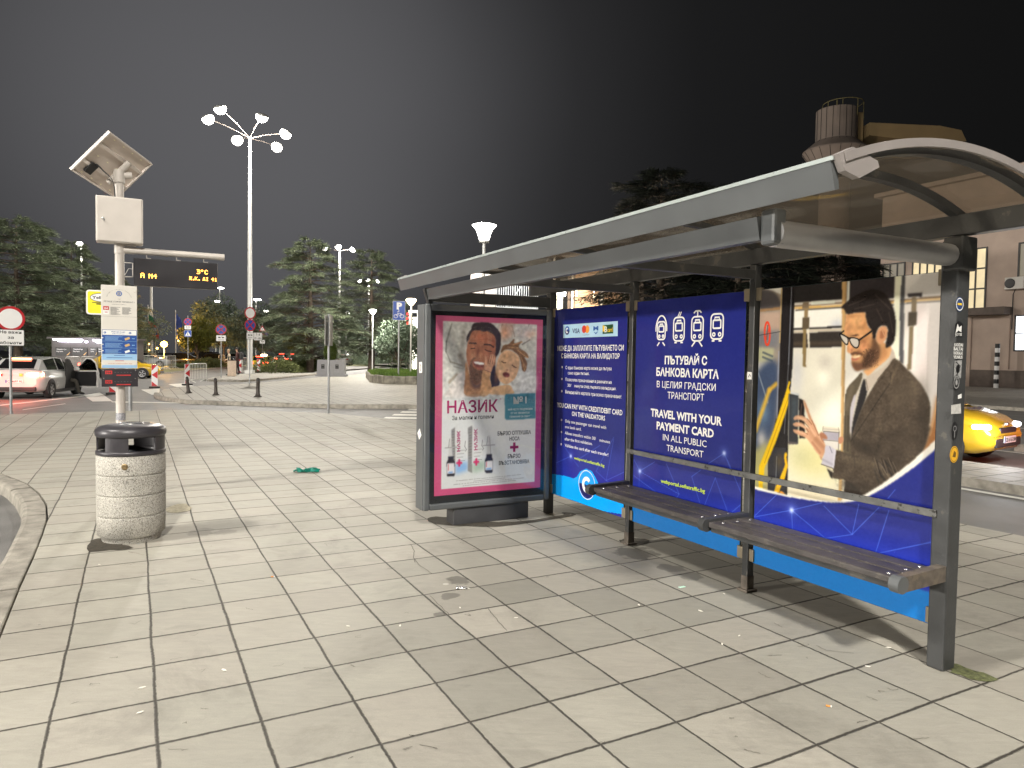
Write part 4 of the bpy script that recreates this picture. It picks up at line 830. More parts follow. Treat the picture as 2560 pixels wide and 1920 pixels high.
sticker(q, [mat('sticker_dark', srgb(70, 68, 68), .5), m_white], _txt)
c2, r = cent((522, 890), .03)
sticker([(c2[0] - .03, c2[1] - .05), (c2[0] + .03, c2[1] - .04), (c2[0] + .033, c2[1] + .05), (c2[0] - .028, c2[1] + .045)], [mat('sticker_grey', srgb(150, 150, 150), .5, var=.4, scale=80), m_blk], lambda mb: (mb.prism(ell(c2[0], c2[1] + .005, .016, .022), .0012, .0014, 1, MT), stroke(mb, [(c2[0] - .02, c2[1] + .04), (c2[0] + .02, c2[1] + .02), (c2[0] - .01, c2[1] - .03)], .006, 1, .0014, False, MT)))
c3, r = cent((514, 965), .03)
sticker(ell(c3[0], c3[1], .03, .04), [m_blk, mat('sticker_silver', srgb(160, 160, 160), .5)], lambda mb: (stroke(mb, ell(c3[0], c3[1], .022, .03), .005, 1, .0014, True, MT), mb.prism(ell(c3[0], c3[1], .009, .015), .0012, .0014, 1, MT)))
q4 = PT((522, 1045), (545, 1035), (545, 1062), (524, 1066)); sticker(q4, [m_white])
q5 = PT((482, 1105), (540, 1095), (542, 1155), (482, 1160)); sticker(q5, [mat('torn_paper', srgb(190, 188, 184), .7, var=.15, scale=60)])
c6, r = cent((503, 1262), .03)
sticker(ell(c6[0], c6[1], .026, .046), [m_blk, mat('sticker_pale', srgb(140, 140, 142), .5)], lambda mb: (stroke(mb, ell(c6[0], c6[1] + .012, .013, .013, 12), .004, 1, .0014, True, MT), stroke(mb, [(c6[0], c6[1] - .034), (c6[0], c6[1])], .005, 1, .0014, False, MT)))
c7, r = cent((500, 1405), .037)
sticker(ell(c7[0], c7[1], .036, .042), [mat('sticker_amber', srgb(226, 172, 44), .5), mat('sticker_brown', srgb(110, 80, 24), .5)], lambda mb: (stroke(mb, ell(c7[0], c7[1], .030, .036), .003, 1, .0014, True, MT), mb.prism([(c7[0] - .014, c7[1] - .012), (c7[0] + .012, c7[1] - .016), (c7[0] + .016, c7[1] + .008), (c7[0] - .002, c7[1] + .018)], .0012, .0014, 1, MT)))
mb = MB(); mb.prism([(-BAY - .022, 1.45), (-BAY + .018, 1.45), (-BAY + .018, 1.50), (-BAY - .022, 1.502)], .0312, .0318, 0, MP); stroke(mb, [(-BAY - .01, 1.465), (-BAY, 1.485), (-BAY + .01, 1.47)], .005, 1, .0322, False, MP)
mb.build('sticker', [m_white, m_blk], posts[1])

# ------------------------------------------------------------------ advertising case at the far end, square to the shelter
ADX, ADY = 3.90, .75
loc = P0 + UU * ADX - VV * ADY
adv = thing('advertising_case', 'dark grey glazed advertising case with a pink framed nasal spray poster', 'advertising case', (loc.x, loc.y, 0), RS)
TA = Matrix.Translation((-ADX, -ADY, 0))
F0 = 3.82                                                     # front face
S0, S1, A0, A1 = .088, 1.408, .165, 2.045
fr_ = MB()
fr_.box((F0 + .105, (S0 + S1) / 2, (A0 + A1) / 2), (.15, S1 - S0 - .02, A1 - A0 - .02), bev=.012, M=TA)
for y, w in ((S0 + .028, .056), (S1 - .028, .056)): fr_.box((F0 + .02, y, (A0 + A1) / 2), (.044, w, A1 - A0), bev=.014, M=TA)
for z in (A0 + .03, A1 - .03): fr_.box((F0 + .02, (S0 + S1) / 2, z), (.044, S1 - S0 - .11, .06), bev=.014, M=TA)
fr_.box((F0 + .1, S1 + .004, (A0 + A1) / 2), (.17, .012, A1 - A0 - .01), bev=.003, M=TA)
frame = fr_.build('frame', m_fas, adv)
MB().box((F0 + .12, .70, .085), (.17, .80, .17), bev=.006, M=TA).build('stand', mat('stand_steel', srgb(70, 70, 72), .5, var=.15), adv)
MB().box((F0 + .022, (S0 + S1) / 2, (A0 + A1) / 2), (.012, S1 - S0 - .10, A1 - A0 - .11), M=TA).build('backing', mat('black_backing', srgb(24, 26, 32), .35, var=.05), adv)
MA = TA @ Matrix(((0, 0, -1, F0 + .0135), (-1, 0, 0, 0), (0, 1, 0, 0), (0, 0, 0, 1)))      # x to the reader's right, y up, z toward the reader
def AD(z, *q): return [(-a, b) for a, b in (plane_t(*z(*p), F0 + .012) for p in q)]
za = lambda x, y: (1080 + x / 6.914, 760 + y / 6.914)
zb = lambda x, y: (1080 + x / 5.925, 960 + y / 5.925)
z8 = lambda x, y: (1030 + x / 2.911, 750 + y / 2.911)
Q = lambda *q: AD(za, *q); QB = lambda *q: AD(zb, *q)
m_poster = attr_mat('poster_print', .35, 0, .16)          # the case is faintly lit from inside
P = Paint(-1.305, -.185, .295, 1.945, 230, 340, (176, 82, 112)); f = P.fill
k = np.clip((1.0 - (P.Y - .3) / .9), 0, 1)[..., None] * .55; P.img = P.img * (1 - k) + np.array((188, 64, 112)) / 255 * k
k = np.exp(-((P.X + .22) / .06) ** 2 - ((P.Y - .8) / .5) ** 2)[..., None] * .7; P.img = P.img * (1 - k) + np.array((132, 44, 112)) / 255 * k
f([(-1.232, .358), (-.252, .358), (-.252, 1.895), (-1.232, 1.895)], (196, 194, 190), .001, 1, False)
k = np.clip((P.Y - 1.2) / .3, 0, 1)[..., None]; inn = P.mask([(-1.232, .358), (-.252, .358), (-.252, 1.895), (-1.232, 1.895)])[..., None]
P.img = P.img * (1 - k * inn * .5) + np.array((178, 172, 160)) / 255 * k * inn * .5
for a, b, w, c_, al in [((340, 350), (250, 650), .012, (120, 114, 106), .7), ((250, 650), (240, 820), .01, (104, 100, 98), .7), ((240, 820), (320, 1000), .008, (120, 114, 106), .6), ((320, 1000), (520, 1060), .012, (130, 122, 110), .7), ((560, 400), (500, 900), .04, (150, 142, 132), .7), ((500, 900), (560, 1060), .04, (110, 100, 90), .7), ((380, 1080), (520, 1120), .008, (140, 134, 126), .6), ((300, 1350), (430, 1220), .02, (146, 132, 116), .8), ((1200, 400), (1215, 350), .006, (70, 60, 60), .7), ((1280, 340), (1270, 500), .006, (90, 76, 72), .6), ((1380, 380), (1430, 560), .01, (130, 110, 100), .7), ((1680, 350), (1640, 450), .006, (80, 72, 70), .7), ((1690, 620), (1560, 700), .01, (110, 100, 96), .7), ((1700, 1430), (1760, 1380), .01, (70, 62, 60), .8), ((1480, 1380), (1560, 1300), .014, (140, 134, 126), .7), ((1560, 1450), (1600, 1300), .01, (140, 134, 126), .7)]: P.line(*Q(a, b), w, c_, al)
f(Q((1180, 330), (1420, 335), (1400, 560), (1200, 640)), (178, 140, 122), .02, .8); f(Q((1470, 400), (1640, 370), (1780, 420), (1700, 560), (1480, 600)), (184, 172, 172), .02, .9); f(Q((1480, 1150), (1640, 1140), (1780, 1200), (1780, 1500), (1500, 1500)), (200, 198, 196), .02, .9)
P.blob(*Q((1250, 500))[0], .04, .05, (224, 160, 126), .7); P.blob(*Q((1700, 530))[0], .06, .04, (206, 150, 122), .5)  # first blob: orange reflection on the case glass, painted into the print
f(Q((290, 1460), (420, 1260), (500, 1180), (590, 1190), (600, 1600), (240, 1600)), (204, 194, 188), .004)
f(Q((585, 1000), (640, 1180), (690, 1330), (760, 1430), (850, 1380), (870, 1580), (575, 1580), (568, 1300)), (176, 128, 92), .003); f(Q((660, 1260), (850, 1300), (850, 1440), (740, 1470), (680, 1400)), (92, 70, 66), .014, .85)
f(Q((690, 430), (780, 420), (980, 440), (1080, 520), (1112, 700), (1105, 900), (1085, 1080), (1010, 1190), (860, 1340), (760, 1400), (700, 1330), (640, 1150), (598, 950), (600, 760), (630, 620)), (158, 104, 78), .002)
P.blob(*Q((860, 580))[0], .08, .05, (180, 100, 70), .7); P.blob(*Q((700, 900))[0], .03, .05, (186, 136, 104), .7); P.blob(*Q((960, 880))[0], .03, .03, (170, 106, 82), .7); P.blob(*Q((790, 830))[0], .018, .05, (108, 66, 56), .6); P.blob(*Q((840, 880))[0], .016, .03, (190, 132, 100), .7); P.blob(*Q((1060, 700))[0], .02, .09, (150, 86, 66), .7)
f(Q((650, 1060), (700, 940), (760, 930), (700, 1000), (720, 1100), (800, 1140), (890, 1150), (870, 1260), (840, 1340), (760, 1390), (690, 1330), (645, 1160)), (104, 78, 64), .005, .85)
f(Q((705, 995), (800, 985), (900, 1020), (900, 1070), (860, 1110), (790, 1110), (735, 1070)), (120, 62, 56), .001); f(Q((722, 995), (800, 998), (898, 1020), (892, 1050), (800, 1045), (742, 1030)), (240, 236, 230), .001)
f(Q((760, 1090), (870, 1100), (880, 1140), (800, 1150)), (176, 108, 88), .004, .8)
for a, b in (((672, 772), (740, 765)), ((915, 788), (965, 812)), ((965, 812), (1025, 820))): P.line(*Q(a, b), .006, (56, 38, 36))
for a, b in (((905, 700), (1000, 705)), ((1000, 705), (1065, 745)), ((650, 675), (760, 680))): P.line(*Q(a, b), .01, (62, 42, 38), .9)
f(Q((675, 440), (700, 355), (780, 320), (1000, 325), (1120, 420), (1185, 520), (1190, 660), (1170, 800), (1120, 900), (1095, 880), (1105, 640), (1060, 530), (960, 470), (900, 480), (820, 455), (700, 470), (640, 600), (600, 660), (598, 570), (630, 500)), (60, 50, 50), .003)
f(Q((1010, 1180), (1080, 1060), (1110, 1180), (1170, 1330), (1140, 1420), (1030, 1450)), (52, 46, 56), .004)
CH_ = (206, 164, 128)
f(Q((1185, 850), (1230, 720), (1330, 690), (1420, 600), (1430, 680), (1560, 640), (1500, 740), (1640, 850), (1670, 935), (1600, 920), (1640, 1010), (1620, 1160), (1560, 1140), (1530, 980), (1480, 880), (1380, 800), (1270, 790)), (122, 88, 62), .004)
for a, b in (((1400, 700), (1560, 660)), ((1480, 800), (1650, 930)), ((1540, 930), (1620, 1100)), ((1300, 740), (1480, 760)), ((1560, 980), (1600, 1150))): P.line(*Q(a, b), .008, (190, 146, 104), .6)
f(Q((1020, 1450), (1120, 1420), (1330, 1400), (1390, 1470), (1395, 1560), (1000, 1560)), (200, 160, 122), .004)
f(Q((1105, 1190), (1125, 1010), (1180, 870), (1270, 800), (1390, 820), (1500, 910), (1515, 1000), (1490, 1150), (1430, 1290), (1330, 1372), (1250, 1382), (1165, 1320)), CH_, .002)
P.blob(*Q((1180, 1150))[0], .03, .05, (222, 182, 146), .7); P.blob(*Q((1290, 900))[0], .04, .03, (186, 140, 100), .6); P.blob(*Q((1110, 1250))[0], .02, .06, (140, 96, 66), .7); P.blob(*Q((1330, 1110))[0], .016, .02, (226, 184, 150), .8); P.blob(*Q((1300, 1140))[0], .012, .008, (150, 100, 84), .8)
f(Q((1220, 1200), (1270, 1178), (1335, 1205), (1338, 1245), (1290, 1268), (1235, 1245)), (104, 52, 52), .002); P.blob(*Q((1290, 1248))[0], .02, .01, (170, 100, 92), .7)
for a, b in (((1205, 995), (1240, 1015)), ((1240, 1015), (1275, 1015)), ((1385, 1055), (1420, 1085)), ((1420, 1085), (1455, 1098))): P.line(*Q(a, b), .006, (88, 60, 50))
f(Q((885, 1140), (1010, 1180), (1000, 1290), (1030, 1450), (960, 1580), (840, 1580), (860, 1300)), (192, 146, 104), .003)
f(Q((905, 1140), (915, 1000), (920, 905), (942, 910), (965, 1030), (990, 960), (1005, 875), (1022, 880), (1030, 870), (1058, 872), (1082, 900), (1085, 980), (1055, 1080), (1015, 1180)), (198, 148, 118), .0015)
for a, b in (((965, 1035), (1000, 890)), ((1000, 1030), (1035, 890)), ((1040, 1040), (1065, 900)), ((905, 1140), (1010, 1178))): P.line(*Q(a, b), .004, (120, 78, 60), .8)
k = np.clip((1.235 - P.Y) / .10, 0, 1)[..., None] * inn; P.img = P.img * (1 - k) + np.array((198, 197, 195)) / 255 * k
f(QB((1095, 148), (1530, 135), (1530, 512), (1100, 530), (1080, 505), (1076, 175)), (70, 122, 136), .002, 1, False)
# packs and bottles
def pack(x0, xm, x1, yt, yb, grad):
    f(QB((x0, yt + 40), (xm, yt), (xm, yb + 20), (x0, yb - 10)), (132, 128, 126), .001, 1, False)
    for j in range(11): P.line(*QB((x0 + 12, yt + 70 + j * 42), (xm - 10, yt + 60 + j * 42)), .003, (92, 88, 88), .8)
    f(QB((xm, yt), (x1, yt + 30), (x1, yb - 35), (xm, yb + 20)), (200, 198, 196), .001, 1, False)
    f(QB((xm, yb - 130), (x1, yb - 170), (x1, yb - 35), (xm, yb + 20)), grad, .02, .9, False)
    for j, L in enumerate((.9, .8, .7, .9, .6)): P.line(*QB((xm + 25, yb - 330 + j * 52), (xm + 25 + 130 * L, yb - 338 + j * 52)), .003, (110, 106, 106), .8)
    cx, cy = xm + 58, yb - 145
    P.line(*QB((cx - 30, cy), (cx + 30, cy - 3)), .013, (196, 40, 90)); P.line(*QB((cx, cy - 42), (cx, cy + 40)), .013, (196, 40, 90))
    for a, b in (((xm + 150, yb - 470), (xm + 140, yb - 390)), ((xm + 140, yb - 390), (xm + 165, yb - 345)), ((xm + 165, yb - 345), (xm + 150, yb - 320))): P.line(*QB(a, b), .004, (90, 86, 88), .8)
pack(283, 345, 530, 640, 1315, (120, 160, 206)); pack(533, 598, 790, 610, 1300, (150, 168, 150))
def bottle(cx, yt, yb):
    f(QB((cx - 12, yt + 5), (cx + 12, yt), (cx + 30, yt + 280), (cx - 42, yt + 285)), (184, 180, 178), .001, 1, False); P.line(*QB((cx + 10, yt + 30), (cx + 24, yt + 270)), .006, (140, 136, 136), .7)
    P.line(*QB((cx - 85, yt + 152), (cx + 85, yt + 140)), .007, (150, 146, 146)); P.line(*QB((cx - 20, yt + 20), (cx - 35, yt + 140)), .0035, (96, 94, 94), .8)
    f(QB((cx - 40, yt + 280), (cx + 42, yt + 275), (cx + 40, yt + 320), (cx + 58, yt + 360), (cx + 56, yb - 20), (cx + 40, yb), (cx - 45, yb + 5), (cx - 62, yb - 15), (cx - 62, yt + 370), (cx - 42, yt + 325)), (42, 38, 46), .001, 1, False)
    f(QB((cx - 56, yt + 385), (cx + 54, yt + 378), (cx + 54, yb - 45), (cx - 56, yb - 38)), (206, 200, 200), .001, 1, False); f(QB((cx - 40, yb - 70), (cx + 30, yb - 74), (cx + 30, yb - 48), (cx - 40, yb - 44)), (110, 150, 200), .003, 1, False); P.line(*QB((cx - 36, yt + 400), (cx - 38, yb - 90)), .006, (190, 80, 90), .8)
bottle(280, 795, 1368); bottle(845, 760, 1315)
for j, (a, b) in enumerate((((360, 1435), (1330, 1340)), ((620, 1438), (1090, 1390)), ((320, 1490), (1360, 1390)), ((460, 1508), (1250, 1425)))):
    for q in range(26):
        s0 = q / 26; s1 = s0 + random.uniform(.4, .9) / 26; L = lambda s: (a[0] + (b[0] - a[0]) * s, a[1] + (b[1] - a[1]) * s); P.line(*QB(L(s0), L(s1)), .0035, (120, 112, 112), .75)
tx_ = P.blur(RNG.normal(0, 1, P.X.shape), .012); tx_ /= tx_.std(); wn_ = P.mask([(-1.232, 1.16), (-.252, 1.16), (-.252, 1.895), (-1.232, 1.895)], .01)
P.img = np.clip(P.img * (1 + (wn_ * .05 * tx_)[..., None]), 0, 1)
for k_ in range(120): a_ = random.uniform(650, 870); b_ = random.uniform(1100, 1340); P.line(*Q((a_, b_), (a_ + random.uniform(-8, 8), b_ + random.uniform(10, 26))), .003, (70, 52, 44) if k_ % 2 else (140, 106, 86), .45)
P.noise(.014)
post = P.mesh('poster', m_poster, adv, MA @ Matrix.Translation((0, 0, .002)))
m_mag = mat('print_magenta', srgb(176, 46, 108), .4, var=.06)
mb = MB(); ML = [m_mag, m_blk, m_white, m_poster]
def LA(s, l, r_, cap, mi, w=.0):
    p0, p1 = QB(l, r_); vert = abs(l[0] - r_[0]) < 20
    p2 = QB((l[0] - cap, l[1]) if vert else (l[0], l[1] - cap))[0]; letter(mb, s, p0, p1, math.hypot(p2[0] - p0[0], p2[1] - p0[1]), mi, w, .004, MA)
for a in [('НАЗИК', (222, 432), (975, 405), 182, 0, .02), ('®', (998, 236), (1028, 234), 30, 0, 0), ('За малки и големи', (297, 535), (912, 508), 62, 1, .01), ('БЪРЗО ОТПУШВА', (970, 763), (1465, 738), 58, 1, .02), ('НОСА', (1145, 838), (1295, 832), 56, 1, .02), ('БЪРЗО', (1120, 1100), (1308, 1090), 60, 1, .02), ('ВЪЗСТАНОВЯВА', (988, 1200), (1440, 1170), 58, 1, .02), ('№1', (1205, 296), (1400, 284), 104, 2, .02), ('НАЙ-ЧЕСТО ПРЕДПИСВАН', (1125, 393), (1485, 381), 28, 2, .01), ('ОТ УНГ ЛЕКАРИТЕ В', (1165, 447), (1440, 437), 28, 2, .01), ('ГЕРМАНИЯ ЗА 2025г.*', (1150, 500), (1450, 488), 28, 2, .01), ('НАЗИК', (416, 1000), (416, 690), 48, 0, .03), ('НАЗИК', (671, 980), (671, 660), 50, 0, .03)]: LA(*a)
c = QB((1217, 935))[0]
for w, h in ((.046, .013), (.013, .046)): mb.prism([(c[0] - w, c[1] - h), (c[0] + w, c[1] - h), (c[0] + w, c[1] + h), (c[0] - w, c[1] + h)], .003, .004, 0, MA)
mb.build('lettering', ML, post)
# glass pane: thin, clear, reflecting
m_pane = bpy.data.materials.new('case_glass'); m_pane.use_nodes = True; n_ = m_pane.node_tree; n_.nodes.clear()
o_ = n_.nodes.new('ShaderNodeOutputMaterial'); tr = n_.nodes.new('ShaderNodeBsdfTransparent'); gl = n_.nodes.new('ShaderNodeBsdfGlossy'); mx = n_.nodes.new('ShaderNodeMixShader'); fr = n_.nodes.new('ShaderNodeFresnel'); fr.inputs['IOR'].default_value = 1.5
tr.inputs[0].default_value = (.93, .95, .95, 1); gl.inputs['Roughness'].default_value = .03; n_.links.new(fr.outputs[0], mx.inputs[0]); n_.links.new(tr.outputs[0], mx.inputs[1]); n_.links.new(gl.outputs[0], mx.inputs[2]); n_.links.new(mx.outputs[0], o_.inputs[0])
pn = MB(); pn.add([(F0 + .004, S0 + .05, A0 + .05), (F0 + .004, S1 - .05, A0 + .05), (F0 + .004, S1 - .05, A1 - .05), (F0 + .004, S0 + .05, A1 - .05)], [(0, 1, 2, 3)], M=TA); pn.build('glass_pane', m_pane, adv)
# stickers on the case's end face
MS = TA @ Matrix(((-1, 0, 0, 0), (0, 0, 1, S1 + .0105), (0, 1, 0, 0), (0, 0, 0, 1)))
for k, (x, y, w, h, rot) in enumerate(((F0 + .085, 1.47, .07, .10, 4), (F0 + .10, .86, .075, .075, 40))):
    mb = MB(); ca, sa = math.cos(R(rot)), math.sin(R(rot)); T = lambda a, b: (-x + a * ca - b * sa, y + a * sa + b * ca)
    mb.prism([T(-w / 2, -h / 2), T(w / 2, -h / 2), T(w / 2, h / 2), T(-w / 2, h / 2)], .0004, .001, 0, MS)
    if k == 0: stroke(mb, [T(-.012, .03), T(.01, .01), T(-.008, -.02), T(.012, -.035)], .012, 1, .0014, False, MS)
    else: letter(mb, '86', T(-.022, -.014), T(.022, -.014), .03, 2, .02, .0014, MS)
    mb.build('sticker', [m_white, mat('sticker_brown2', srgb(90, 70, 60), .5), mat('print_pink', srgb(220, 150, 190), .5)], frame)
# ------------------------------------------------------------------ litter bin
bc = gnd(323, 1366) + Vector((-.125, .27, 0))
lb = thing('litter_bin', 'round speckled concrete litter bin with dark metal lid on the paving', 'litter bin', (bc.x, bc.y, 0), R(20)); lb.scale = (.94, .94, .98)
m_terr = bpy.data.materials.new('exposed_aggregate'); m_terr.use_nodes = True; n_ = m_terr.node_tree; b_ = n_.nodes['Principled BSDF']; tcn = n_.nodes.new('ShaderNodeTexCoord')
vo = n_.nodes.new('ShaderNodeTexVoronoi'); vo.inputs['Scale'].default_value = 230; n_.links.new(tcn.outputs['Object'], vo.inputs['Vector'])
sp = n_.nodes.new('ShaderNodeSeparateColor'); n_.links.new(vo.outputs['Color'], sp.inputs[0])
r_ = n_.nodes.new('ShaderNodeValToRGB'); r_.color_ramp.interpolation = 'CONSTANT'
E_ = r_.color_ramp.elements; E_[0].position = 0; E_[0].color = (.10, .095, .085, 1); E_[1].position = .085; E_[1].color = (.30, .28, .24, 1)
for p_, c_ in ((.30, .52), (.62, .62), (.85, .45)): q_ = E_.new(p_); q_.color = (c_, c_ * .96, c_ * .87, 1)
n_.links.new(sp.outputs[0], r_.inputs['Fac']); nzt = n_.nodes.new('ShaderNodeTexNoise'); nzt.inputs['Scale'].default_value = 5; nzt.inputs['Detail'].default_value = 6; n_.links.new(tcn.outputs['Object'], nzt.inputs['Vector'])
mr = n_.nodes.new('ShaderNodeMapRange'); mr.inputs['To Min'].default_value = .72; mr.inputs['To Max'].default_value = 1.15; n_.links.new(nzt.outputs['Fac'], mr.inputs['Value'])
mx = n_.nodes.new('ShaderNodeMix'); mx.data_type = 'RGBA'; mx.blend_type = 'MULTIPLY'; mx.inputs['Factor'].default_value = 1; n_.links.new(r_.outputs['Color'], mx.inputs['A']); n_.links.new(mr.outputs[0], mx.inputs['B']); n_.links.new(mx.outputs['Result'], b_.inputs['Base Color'])
bp = n_.nodes.new('ShaderNodeBump'); bp.inputs['Strength'].default_value = .6; bp.inputs['Distance'].default_value = .004; n_.links.new(vo.outputs['Distance'], bp.inputs['Height']); n_.links.new(bp.outputs['Normal'], b_.inputs['Normal']); b_.inputs['Roughness'].default_value = .7
prof = [(.235, 0), (.245, .045), (.272, .06)]
for z in (.225, .40, .57): prof += [(.277, z - .02), (.277, z - .0065), (.276, z - .005), (.270, z - .003), (.270, z + .003), (.276, z + .005), (.277, z + .0065), (.277, z + .02)]
prof += [(.277, .725), (.268, .738)]
MB().lathe(prof, 48).build('concrete_body', m_terr, lb)
m_lid = mat('bin_lid_metal', srgb(66, 64, 68), .38, var=.14, scale=10, metal=.2, bump=.05)
lid = MB(); lid.lathe([(.272, .738), (.280, .742), (.280, .768), (.270, .775), (.258, .775), (.258, .74)], 48)
for a0 in (52, 142, 232, 322):                                   # four pillars between four openings
    vs = []; fs = []; N_ = 9
    for k in range(N_):
        a = R(a0 + 42 * k / (N_ - 1))
        for r2 in (.272, .256):
            for z in (.77, .905): vs.append((r2 * math.cos(a), r2 * math.sin(a), z))
    for k in range(N_ - 1):
        o = 4 * k; fs += [(o, o + 4, o + 5, o + 1), (o + 2, o + 3, o + 7, o + 6)]
    fs += [(0, 1, 3, 2), (4 * N_ - 4, 4 * N_ - 2, 4 * N_ - 1, 4 * N_ - 3)]; lid.add(vs, fs)
lid.lathe([(.256, .885), (.274, .888), (.283, .902), (.286, .925), (.280, .95), (.262, .968), (.20, .984), (.11, .993), (.10, .986), (.05, .984), (0, .984)], 48)
lid.lathe([(.25, .50), (.25, .515), (0, .515)], 32)
ld = lid.build('lid', m_lid, lb)
mb = MB(); mb.lathe([(.10, .987), (.104, .995), (.094, .998), (.088, .99)], 32)
for k in range(-4, 5): w = math.sqrt(.09 ** 2 - (k * .018) ** 2); mb.box((0, k * .018, .992), (2 * w, .006, .006))
mb.build('ashtray_grate', m_bolt, ld)
MB().lathe([(.026, 0), (.026, .006), (.02, .009), (0, .009)], 20, M=Matrix.Rotation(R(-92), 4, 'Z') @ Matrix.Translation((.276, 0, .655)) @ Matrix.Rotation(R(90), 4, 'Y')).build('lock', mat('brass_lock', (.35, .26, .14), .35, metal=.8, var=.3, scale=60), lb)

# ------------------------------------------------------------------ stop pole with solar panel, cabinet, display and timetable
pb = at(303, 1235, 7.7); PX, PY = pb.x, 7.7
sp_ = thing('bus_stop_pole', 'white bus stop pole with tilted solar panel, amber display and timetable boards', 'bus stop', (PX, PY, 0), YAW)
m_wp = mat('white_paint_metal', srgb(194, 187, 180), .4, var=.05, scale=6, bump=.03)
mb = MB(); mb.tube([(0, 0, 0), (0, 0, .02)], .10, 16); mb.tube([(0, 0, .02), (0, 0, 3.42)], .046, 20); mb.tube([(0, 0, 1.005), (0, 0, 1.02)], .049, 20); mb.tube([(0, 0, 3.40), (0, 0, 3.52)], .056, 20)
pole = mb.build('pole', m_wp, sp_)
mb = MB(); mb.tube([(0, 0, .82), (0, 0, .90)], .0475, 20, cap=False); mb.build('sticker', mat('torn_sticker', srgb(150, 150, 156), .6, var=.5, scale=90), pole)
IW = Matrix.Rotation(-YAW, 4, 'Z') @ Matrix.Translation((-PX, -PY, 0))          # world -> pole frame
m_pan = mat('panel_back', srgb(212, 200, 190), .4, var=.06, scale=4); m_alu = mat('panel_frame_alloy', srgb(226, 218, 212), .3, metal=.25, var=.04)
Cs = [Vector(c) for c in ((-4.2358, 7.4119, 3.8652), (-4.0948, 8.0075, 3.6965), (-4.4946, 7.9881, 3.2936), (-4.6357, 7.3925, 3.4623))]
cen = sum(Cs, Vector()) / 4; ex = (Cs[1] - Cs[0]).normalized(); ey = (Cs[3] - Cs[0]).normalized(); ez = ex.cross(ey).normalized()
if ez.z < 0: ez = -ez
hw, hh = (Cs[1] - Cs[0]).length / 2, (Cs[3] - Cs[0]).length / 2
MSOL = IW @ Matrix(((ex.x, ey.x, ez.x, cen.x), (ex.y, ey.y, ez.y, cen.y), (ex.z, ey.z, ez.z, cen.z), (0, 0, 0, 1)))
mb = MB(); mb.box((0, 0, .008), (2 * hw - .02, 2 * hh - .02, .008), 1, M=MSOL)
mb.box((0, 0, .014), (2 * hw - .02, 2 * hh - .02, .003), 2, M=MSOL)
for s in (-1, 1):
    mb.box((s * (hw - .008), 0, 0), (.016, 2 * hh, .04), 0, M=MSOL, bev=.003); mb.box((0, s * (hh - .008), 0), (2 * hw - .034, .016, .04), 0, M=MSOL, bev=.003)
for yq in (-.12, .12): mb.box((0, yq, -.006), (2 * hw - .04, .035, .018), 0, M=MSOL)
for i in range(4):
    for j in range(5): mb.box((-.2 + i * .13, -.24 + j * .12, .0032), (.012, .012, .0012), 3, M=MSOL); mb.box((-.2 + i * .13, -.24 + j * .12, .0032), (.03, .003, .0012), 3, M=MSOL)
sol = mb.build('solar_panel', [m_alu, m_pan, mat('solar_cells', (.012, .015, .04), .15, var=.1), mat('cell_gap', srgb(250, 246, 210), .4, var=0)], sp_)
MB().box((-.17, .15, -.012), (.09, .13, .03), bev=.008, M=MSOL).build('junction_box', m_rub, sol)
top = IW @ cen
mb = MB(); mb.tube([(0, 0, 3.44), (0, 0, 3.54)], .05, 16); mb.tube([Vector((0, 0, 3.50)) - Vector((.05, .0, .03)), Vector((.12, .02, 3.50))], .038, 16)
dv = (IW.to_3x3() @ ey).normalized(); mb.tube([Vector((0, 0, 3.51)) - dv * .16, Vector((0, 0, 3.51)) + dv * .16], .034, 14); mb.build('panel_mount', m_wp, sol)
jb = MSOL @ Vector((-.15, .11, -.02))
for o in (.0, .02): mb = MB(); mb.tube(spline([jb, jb * .6 + Vector((-.01 - o, -.06, 3.44)) * .4, Vector((-.052, -.045 - o, 3.38)), Vector((-.04 + o * .4, -.05, 3.1)), Vector((-.04 + o * .4, -.05, 3.0))], 6)[:24], .005, 6); mb.build('cable', m_rub, sol)
cb = MB(); cb.box((.005, -.03, 2.985), (.445, .16, .49), bev=.012); cab = cb.build('control_cabinet', m_wp, sp_)
MB().box((.005, -.114, 2.985), (.42, .010, .465), bev=.004).build('cabinet_door', m_wp, cab); MB().lathe([(.012, 0), (.012, .014), (0, .014)], 12, M=Matrix.Translation((-.15, -.119, 2.99)) @ Matrix.Rotation(R(90), 4, 'X')).box((-.14, -.128, 2.975), (.014, .012, .03), bev=.003).build('lock', m_bolt, cab)
mb = MB(); mb.tube([(0, 0, 2.68), (1.06, 0, 2.68)], .036, 18); mb.tube([(0, 0, 2.635), (0, 0, 2.725)], .052, 18); mb.tube([(.01, 0, 2.73), (.16, -.02, 2.73)], .010, 8); arm = mb.build('arm', m_wp, sp_)
mb = MB(); mb.tube([(.045, 0, 2.545), (.125, 0, 2.545), (.125, 0, 2.395), (.045, 0, 2.39)], .007, 8); mb.tube([(.05, -.01, 2.41), (.085, -.01, 2.48), (.12, -.01, 2.48)], .004, 6); mb.build('bracket', m_wp, sp_)
m_disp = mat('display_case', srgb(40, 38, 42), .35, var=.08, scale=4)
DX0, DX1, DZ0, DZ1 = .135, .985, 2.30, 2.60
ds = MB(); ds.box(((DX0 + DX1) / 2, 0, (DZ0 + DZ1) / 2), (DX1 - DX0, .09, DZ1 - DZ0), bev=.006); disp = ds.build('led_display', m_disp, sp_)
for x in (.26, .56, .84): mb = MB(); mb.tube([(x, 0, 2.65), (x, 0, 2.61), (x + .045, 0, 2.605)], .006, 6); mb.build('hook', m_wp, disp)
